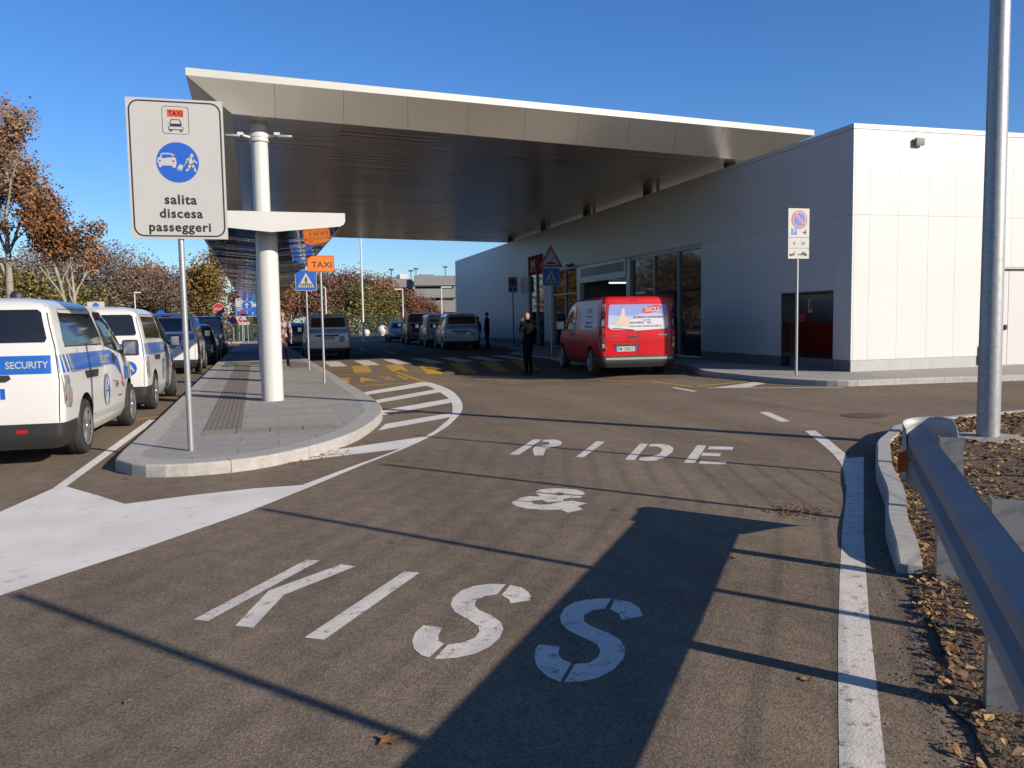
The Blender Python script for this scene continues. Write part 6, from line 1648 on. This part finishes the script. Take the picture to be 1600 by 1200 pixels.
def fingers(b, wrist, d, side, mk='skin', curl=0.0):
    """palm and five separate fingers beyond a wrist joint; d = unit direction of the hand, side = unit direction toward the thumb"""
    w = Vector(b[wrist][0]); d = Vector(d).normalized(); sd = Vector(side).normalized(); nrm = d.cross(sd)
    pk = wrist + '_palm'
    b[pk] = (tuple(w + d * .055), (.026, .02), wrist, mk)
    for i, (off, ln) in enumerate(((.028, .068), (.010, .080), (-.010, .075), (-.028, .060))):
        p0 = w + d * .095 + sd * off; p1 = p0 + d * ln * .5 + nrm * curl * .02; p2 = p0 + d * ln * (1 - curl * .5) + nrm * curl * .05
        b['%s_f%d' % (wrist, i)] = (tuple(p0), .009, pk, mk); b['%s_g%d' % (wrist, i)] = (tuple(p1), .0085, '%s_f%d' % (wrist, i), mk); b['%s_h%d' % (wrist, i)] = (tuple(p2), .0075, '%s_g%d' % (wrist, i), mk)
    b[wrist + '_t0'] = (tuple(w + d * .045 + sd * .042), .010, pk, mk); b[wrist + '_t1'] = (tuple(w + d * .085 + sd * .058 + nrm * curl * .03), .009, wrist + '_t0', mk)
def base_bones(bulk=1.0, stride=0.0, coat=0.0):
    b = {}
    b['pelvis'] = ((0, 0, .95), (.155 * bulk, .115 * bulk), None, 'legs')
    b['waist'] = ((0, 0, 1.10), (.150 * bulk, .115 * bulk), 'pelvis', 'top')
    b['spine'] = ((0, -.005, 1.25), (.160 * bulk, .120 * bulk), 'waist', 'top')
    b['chest'] = ((0, -.01, 1.38), (.170 * bulk, .120 * bulk), 'spine', 'top')
    b['neck'] = ((0, .0, 1.50), .062, 'chest', 'top')
    b['throat'] = ((0, .015, 1.56), .055, 'neck', 'skin')
    b['chin'] = ((0, .03, 1.61), (.066, .075), 'throat', 'skin')
    b['head'] = ((0, .025, 1.675), (.078, .094), 'chin', 'skin')
    b['crown'] = ((0, .012, 1.740), (.068, .080), 'head', 'skin')
    b['top'] = ((0, .005, 1.785), (.030, .034), 'crown', 'skin')
    b['nose'] = ((0, .135, 1.655), .014, 'head', 'skin')
    for s, n in ((-1, 'l'), (1, 'r')):
        b[n + 'ear'] = ((s * .088, .01, 1.665), (.012, .02), 'head', 'skin')
        b[n + 'sh'] = ((s * .185 * bulk, -.005, 1.425), .082 * bulk, 'chest', 'top')
        b[n + 'hip'] = ((s * .095, 0, .87), .102 * bulk, 'pelvis', 'legs')
        f = s * stride
        b[n + 'kn'] = ((s * .105, .02 + f * .20, .50), .068, n + 'hip', 'legs')
        b[n + 'an'] = ((s * .11, -.03 + f * .33, .11), .050, n + 'kn', 'legs')
        b[n + 'heel'] = ((s * .11, -.04 + f * .34, .05), .045, n + 'an', 'shoe')
        b[n + 'toe'] = ((s * .125, .15 + f * .34, .042), .042, n + 'heel', 'shoe')
    return b
def arm(b, n, el, wr, hand_d, thumb, curl=.4):
    b[n + 'up'] = (tuple((Vector(b[n + 'sh'][0]) * .5 + Vector(el) * .5)), .062, n + 'sh', 'top')
    b[n + 'el'] = (el, .055, n + 'up', 'top'); b[n + 'wr'] = (wr, .036, n + 'el', 'top')
    fingers(b, n + 'wr', hand_d, thumb, 'skin', curl)
MT = dict(legs=M_trouser, top=M_jacket, skin=M_skin, shoe=M_shoe)
# man on the phone, back to the camera
b = base_bones(1.12)
arm(b, 'l', (-.37, .02, 1.22), (-.135, .10, 1.52), (.12, -.1, .9), (0, 1, 0), .7)
arm(b, 'r', (.40, -.02, 1.20), (.24, .18, 1.05), (-.6, .7, .1), (0, .2, 1), .5)
man = person('person', 'person in dark jacket with white sleeve badge, back turned, holding a phone to the ear', (7.0, 22.5, -0.155), R(38), 1.80, b, MT)
m = MB(); m.box(-.118, -.106, .06, .13, 1.57, 1.71); m.build('phone', M_black, man, bevel=.004)
m = MB(); m.add([(.262, -.078, 1.44), (.335, -.058, 1.41), (.345, -.075, 1.32), (.275, -.10, 1.34)], [(0, 1, 2, 3)]); bdg = m.build('sleeve_badge', M_pwhite, man)
# two silhouettes by the wall
b = base_bones(1.05)
arm(b, 'l', (-.27, .0, 1.15), (-.26, .06, .92), (0, .1, -1), (0, 1, 0)); arm(b, 'r', (.27, .0, 1.15), (.26, .06, .92), (0, .1, -1), (0, 1, 0))
person('person', 'tall person in dark clothes standing right of the banded van by the wall', (10.25, 39.8, 0.0), R(60), 1.84, b, MT, None, M_darkhair)
b = base_bones(1.0)
arm(b, 'l', (-.26, .03, 1.15), (-.18, .22, 1.02), (.3, .9, 0), (0, 0, 1)); arm(b, 'r', (.28, .0, 1.15), (.30, .02, .92), (0, .1, -1), (0, 1, 0))
person('person', 'shorter person in navy coat partly hidden behind the banded van by the wall', (10.35, 42.2, 0.0), R(-70), 1.66, b, dict(MT, top=M_bluecoat), None, M_darkhair)
# woman walking away on the island
b = base_bones(.98, .45)
b['coat'] = ((0, -.02, .72), (.17, .14), 'pelvis', 'top')
arm(b, 'l', (-.27, .08, 1.15), (-.24, .24, .98), (0, .7, -.7), (1, 0, 0)); arm(b, 'r', (.27, -.08, 1.15), (.27, -.08, .90), (0, -.1, -1), (0, 1, 0))
person('person', 'blond person in a red and white patterned coat walking behind the white column', (0.24, 25.9, KH), R(-12), 1.68, b, dict(MT, top=M_pattern), None, M_blond)
# ---------------------------------------------------------------- trees
def branch_tree(mb, rnd, base, h, r, lean=0.1, levels=3, spread=.5, tips=None, first=.35, nb=(3, 4)):
    def grow(p, d, L, rad, lv):
        pts = [p]; rr = [rad]; q = p.copy(); dd = d.copy(); n = 4
        for i in range(n):
            w_ = .035 if lv == levels else .12
            dd = (dd + Vector((rnd.gauss(0, w_), rnd.gauss(0, w_), rnd.gauss(0, .05)))).normalized()
            q = q + dd * L / n; pts.append(q.copy()); rr.append(rad * (1 - .16 * (i + 1)))
        mb.tube(pts, rr, 8 if lv == levels else (6 if lv == levels - 1 else 4), cap=False)
        if lv == 0: tips.append(pts[-1]); tips.append(pts[2]); return
        k = rnd.randint(*nb)
        for j in range(k):
            t = rnd.uniform(first if lv == levels else .3, 1.0); i = min(n - 1, int(t * n)); s = pts[i].lerp(pts[i + 1], t * n - i)
            a = rnd.uniform(0, 6.28); side = Vector((math.cos(a), math.sin(a), 0))
            nd = (dd * (1 - spread) + side * spread + Vector((0, 0, .25))).normalized()
            grow(s, nd, L * rnd.uniform(.45, .65), rr[i] * .55, lv - 1)
        grow(pts[-1], dd, L * .55, rr[-1] * .9, lv - 1)
    grow(Vector(base), Vector((rnd.gauss(0, lean), rnd.gauss(0, lean), 1)).normalized(), h, r, levels)

def leaf_cloud(mb, rnd, pts, n, spread, size, mats, flat=.7):
    for k in range(n):
        c = rnd.choice(pts)
        p = c + Vector((rnd.gauss(0, spread), rnd.gauss(0, spread), rnd.gauss(0, spread * flat)))
        s = size * rnd.uniform(.6, 1.3); u = Vector((rnd.gauss(0, 1), rnd.gauss(0, 1), rnd.gauss(0, .6))).normalized(); w = u.cross(Vector((rnd.gauss(0, 1), rnd.gauss(0, 1), rnd.gauss(0, 1)))).normalized()
        mb.add([p + u * s, p + w * s * .62, p - u * s, p - w * s * .62], [(0, 1, 2, 3)], rnd.choice(mats))

def lm(name, c):
    return pmat(name, c, 0.75, noise=(1.1, tuple(v * .72 for v in c)))
L_RUST = [lm('leaf_rust', (0.31, 0.12, 0.035)), lm('leaf_orange', (0.42, 0.18, 0.05)), lm('leaf_brown', (0.19, 0.085, 0.035))]
L_PINKBROWN = [lm('leaf_pinkbrown', (0.30, 0.16, 0.105)), lm('leaf_mauve', (0.22, 0.135, 0.10)), lm('leaf_redbrown', (0.27, 0.125, 0.075))]
L_RUSSET = [lm('leaf_russet', (0.28, 0.13, 0.065)), lm('leaf_copper', (0.34, 0.16, 0.07)), lm('leaf_redbrown', (0.27, 0.125, 0.075))]
L_OLIVE = [lm('leaf_olive', (0.21, 0.18, 0.04)), lm('leaf_yellowgreen', (0.36, 0.28, 0.055)), lm('leaf_darkgreen', (0.05, 0.06, 0.02))]
L_YELLOW = [lm('leaf_gold', (0.36, 0.20, 0.035)), lm('leaf_amber', (0.28, 0.14, 0.03)), lm('leaf_olive', (0.13, 0.11, 0.025))]
L_TWIG = [lm('leaf_twig', (0.24, 0.165, 0.11)), lm('leaf_mauve', (0.22, 0.135, 0.10)), lm('leaf_twiglight', (0.28, 0.20, 0.14))]
L_TAN = [lm('leaf_tan', (0.46, 0.26, 0.10)), lm('leaf_twiglight', (0.19, 0.14, 0.11)), lm('leaf_rust', (0.25, 0.095, 0.03)), lm('leaf_pinktan', (0.36, 0.20, 0.12))]
L_GREEN = [lm('leaf_darkgreen', (0.05, 0.06, 0.02)), lm('leaf_midgreen', (0.06, 0.10, 0.03)), lm('leaf_olive', (0.13, 0.11, 0.025))]

def tree(name, label, loc, h, trunk_r, seed, leaves, mats, size, spread, bark, levels=3, spr=.5, first=.35, group=None, flat=.7, lean=.05, stems=1, nb=(3, 4)):
    rnd = random.Random(seed)
    t = empty(name, loc, 0, label, 'tree', group)
    tr = MB(); tips = []
    for s in range(stems):
        branch_tree(tr, rnd, (rnd.gauss(0, .25) * (stems > 1), rnd.gauss(0, .25) * (stems > 1), -.1), h * .52, trunk_r, lean, levels, spr, tips, first, nb)
    tr.build('trunk', bark, t, smooth=True)
    cr = MB(); leaf_cloud(cr, rnd, tips, leaves, spread, size, mats, flat); cr.build('crown', None, t)
    return t
def ref(mesh_src, name, label, loc, rz, s, group=None):
    c = copy_tree(mesh_src); c.name = name; c.location = loc; c.rotation_euler = (0, 0, rz); c.scale = s
    c['label'] = label; c['group'] = group or c.get('group', ''); return c
GL_ = 'trees along the left street'
T1 = tree('plane_tree', 'tall thin-leaved plane tree with pale mottled trunk at the left edge', (-13.75, 50.5, 0), 12.8, .30, 21, 11500, L_TAN, .095, .30, M_bark_pale, 4, .30, .40, GL_, stems=1, lean=.0, nb=(4, 5))
T2 = tree('plane_tree', 'orange-leaved plane tree with two pale stems right of the tallest plane', (-10.45, 50.5, 0), 8.8, .17, 33, 8500, L_RUST, .10, .24, M_bark_pale, 4, .26, .42, GL_, stems=2, lean=.02)
T3 = tree('plane_tree', 'pale plane tree cut by the left edge of the view', (-16.6, 52.5, 0), 13.6, .30, 45, 10000, L_TAN, .095, .30, M_bark_pale, 4, .30, .45, GL_, lean=0)
GU = 'shrubs and small trees behind the parked vans'
T4 = tree('bare_tree', 'brown nearly bare tree mass left of the big sign pole', (-13.5, 78, 0), 8.2, .16, 51, 9000, L_TWIG, .10, .80, M_bark, 3, .6, .15, GU, stems=3)
ref(T4, 'bare_tree', 'brown twiggy tree just behind the orange plane tree', (-16.8, 80, 0), 1.3, (1.05, 1.05, 1.0), GU)
ref(T4, 'bare_tree', 'low brown twiggy tree under the big sign', (-9.6, 82, 0), 2.6, (1.0, 1.0, .82), GU)
T5 = tree('olive_shrub', 'yellow-green bushy shrub behind the nearest van roof', (-18.0, 60, 0), 6.2, .10, 61, 8000, L_OLIVE, .12, .6, M_bark, 2, .65, .1, GU, stems=4)
ref(T5, 'olive_shrub', 'yellow-green shrub between the two plane trunks', (-16.4, 63, 0), 2.0, (1, 1, .85), GU)
ref(T5, 'olive_shrub', 'dark olive shrub right of the orange plane tree', (-13.2, 64, 0), 4.0, (1.1, 1, .72), GU)
ref(T5, 'olive_shrub', 'olive shrub at the far left behind the nearest van', (-22.5, 60, 0), 5.0, (1.1, 1, 1.15), GU)
T6 = tree('golden_tree', 'golden conical tree behind the far end of the low canopy', (-6.0, 84, 0), 9.0, .16, 71, 11000, L_YELLOW, .13, .55, M_bark, 3, .45, .12, GU, flat=1.0)
T7 = tree('russet_tree', 'russet brown tree behind the second security van', (-12.0, 92, 0), 7.6, .15, 81, 11000, L_RUSSET, .13, .75, M_bark, 3, .6, .12, GU, stems=2)
ref(T7, 'russet_tree', 'russet tree left of the traffic light', (-8.6, 95, 0), 1.0, (1, 1, .95), GU)
ref(T7, 'russet_tree', 'russet tree seen right below the big sign panel', (-15.5, 97, 0), 3.0, (1.1, 1.1, 1.0), GU)
ref(T7, 'russet_tree', 'russet tree rising above the shrubs at the far left', (-26, 95, 0), 5.0, (1.2, 1.2, 1.15), GU)
ref(T4, 'bare_tree', 'brown twiggy tree at the far left background', (-23, 92, 0), 4.4, (1.2, 1.2, 1.1), GU)
GF = 'autumn trees beyond the far junction'
T8 = tree('autumn_tree', 'pink-brown tree left of the orange taxi sign', (1.4, 108, 0), 7.4, .17, 91, 13000, L_PINKBROWN, .14, .85, M_bark, 3, .55, .1, GF, stems=2)
ref(T8, 'autumn_tree', 'pink-brown round tree just right of the taxi sign pole', (5.6, 108, 0), 2.1, (1, 1, 1.02), GF)
ref(T8, 'autumn_tree', 'pink-brown tree left of the tall far lamp post', (9.4, 110, 0), 3.6, (1, 1, 1.05), GF)
T9 = tree('autumn_tree', 'copper tree right of the tall far lamp post', (13.2, 106, 0), 7.0, .17, 95, 13000, L_RUSSET, .14, .8, M_bark, 3, .5, .1, GF, stems=2)
ref(T9, 'autumn_tree', 'small copper tree in front of the grey car park', (16.6, 104, 0), 1.7, (.8, .8, .72), GF)
ref(T9, 'autumn_tree', 'low copper tree at the left end of the car park', (18.6, 102, 0), 4.7, (.65, .65, .52), GF)
ref(T8, 'autumn_tree', 'pink-brown tree seen left of the white column', (-2.4, 112, 0), 5.5, (1, 1, .95), GF)
ref(T9, 'autumn_tree', 'copper tree half hidden behind the white column', (-0.4, 104, 0), 2.9, (1, 1, .78), GF)
ref(T5, 'olive_shrub', 'green-yellow shrub below the tall far lamp post', (9.2, 92, 0), 1.0, (1, 1, .95), GF)
ref(T5, 'olive_shrub', 'green-yellow shrub right of the tall far lamp post', (12.0, 94, 0), 3.0, (1, 1, .8), GF)

# far wood closing the horizon
fw = MB(); rnd = random.Random(8)
pts = []
for k in range(260):
    a = R(rnd.uniform(-62, 70)); d = rnd.uniform(135, 175); hh = rnd.uniform(1.0, 6.5)
    pts.append(Vector((d * math.sin(a), d * math.cos(a), hh)))
leaf_cloud(fw, rnd, pts, 15000, 2.0, .55, L_PINKBROWN + L_TWIG, .7)
tag(fw.build('far_wood'), 'hazy brown belt of distant woodland along the horizon', 'woodland', kind='stuff')

# ---------------------------------------------------------------- car park building
cp = empty('car_park', (30, 122, 0), 0, 'dark grey multi-storey car park with long horizontal parapets in the distance', 'building')
X0, X1 = -9.7, 40
def P(mb, name, mat): return mb.build(name, mat, cp)
P(MB().box(X0 - 3.9, X1, 3, 30, 0, 7.6), 'dark_interior', M_carpark_dark)
for z0, z1 in ((2.75, 4.55), (4.95, 6.30), (6.80, 8.25)):
    n = 8
    for k in range(n):
        a, b_ = X0 + (X1 - X0) * k / n, X0 + (X1 - X0) * (k + 1) / n
        P(MB().box(a + .02, b_ - .02, 0, .25, z0, z1), 'parapet_panel', M_carpark)
P(MB().box(X0 - 4.1, X0 - .05, 1.2, 1.5, 6.6, 7.85), 'parapet_panel', M_carpark)
for x in (X0 - 4.0, X0 - .2, X0 + 6, X0 + 12, X0 + 18): P(MB().box(x, x + .4, .3, .7, 0, 6.8), 'pillar', M_carpark)
P(MB().box(X0 - 1.5, X0 - .3, 4, 8, 7.9, 8.7), 'roof_unit', M_white_metal)
P(MB().box(X0 + 1.5, X0 + 3.6, 3, 5, 8.3, 8.6), 'roof_unit', M_plinth)
P(MB().box(X0 - 3.2, X0 - 2.0, 4, 6, 7.9, 8.3), 'roof_unit', M_plinth)
for x, h in ((X0 - 2.8, 9.4), (X0 + 1.0, 9.5), (X0 + 5.6, 9.8), (X0 + .2, 9.2)):
    m = MB(); m.tube([(x, 4, 7.6), (x, 4, h)], .06, 6); m.box(x - .35, x + .35, 3.9, 4.1, h - .1, h + .12); P(m, 'roof_lamp', M_dark_alu)

# ---------------------------------------------------------------- nursery fence and planting at the far junction
nf = empty('nursery_fence', (0, 72, 0), 0, 'green mesh fence with posts in front of the plant nursery', 'fence')
for k in range(14):
    x = -9 + 2.0 * k
    MB().box(x, x + .08, -.04, .04, 0, 2.0).build('post', M_green_fence, nf)
m = MB()
for k in range(9): m.box(-9, 17, -.008, .008, .15 + k * .22, .168 + k * .22)
for k in range(170): m.box(-9 + k * .153, -9 + k * .153 + .014, -.006, .006, .1, 1.95)
m.build('mesh', M_green_fence, nf)['kind'] = 'stuff'
MB().box(-3.2, -1.7, .3, .5, 0, 2.3).build('screen_panel', M_green_fence, nf)
rnd = random.Random(17)
pl_ = MB(); cols = L_OLIVE + L_YELLOW + [L_GREEN[1], pmat('blossom_white', (0.6, 0.57, 0.52), .7), pmat('pot_terracotta', (0.42, 0.19, 0.11), .8), pmat('blossom_pink', (0.5, 0.25, 0.25), .7)]
pts = [Vector((rnd.uniform(-9, 18), rnd.uniform(74, 80), rnd.uniform(.2, 1.5))) for _ in range(170)]
for p in pts:
    mt = [rnd.choice(cols)]
    leaf_cloud(pl_, rnd, [p], 26, .26, .12, mt, 1.0)
tag(pl_.build('nursery_plants'), 'mixed garden plants crowded behind the nursery fence', 'plants', kind='stuff')
def urn(x, y, s, label, mat):
    e = empty('garden_urn', (x, y, 0), 0, label, 'urn', 'garden ornaments at the nursery')
    m = MB(); m.lathe([(.0, 0), (.32, 0), (.34, .1), (.16, .2), (.14, .32), (.42, .62), (.56, .95), (.54, 1.15), (.38, 1.42), (.12, 1.55), (0, 1.57)], seg=20); o = m.build('bowl', mat, e, smooth=True); e.scale = (s, s, s); return e
urn(8.85, 70.5, 0.75, 'large white round garden ornament right of the far lamp post', M_white_metal)
urn(7.55, 70.8, .55, 'small white garden ornament left of the far lamp post', M_white_metal)
urn(4.9, 70.6, .75, 'pale terracotta garden urn right of the shaded van', pmat('pot_pale', (0.5, 0.34, 0.26), .8))
urn(-1.0, 70.6, .7, 'pale garden urn under the direction board', pmat('pot_pale', (0.5, 0.34, 0.26), .8))
fv = tag(MB().box(3.2, 18, 63.2, 63.6, 0, .38).build('low_wall', M_pave, bevel=.03), 'low pale concrete wall along the far road edge', 'wall')
fk = empty('far_pavement', (0, 0, 0), kind='structure')
kerb(fk, [(-9.4, 66.3), (3.0, 66.3), (3.6, 64.0), (4.4, 63.0), (18, 63.0)], .2, .12, 2.0, 1, M_kerb)
MB().poly([(-9.4, 66.5), (3.0, 66.5), (3.8, 64.2), (4.5, 63.2), (18, 63.2), (18, 75), (-9.4, 75)], .116).build('paving', M_soil, fk)
# left roadside: kerb and planted strip
lk_ = empty('left_verge', (0, 0, 0), kind='structure')
kerb(lk_, [(-9.4, -5), (-9.4, 74)], .2, .12, 3.0, 1, M_kerb)
MB().poly([(-60, -5), (-9.6, -5), (-9.6, 130), (-60, 130)], .115).build('verge_soil', M_soil, lk_)
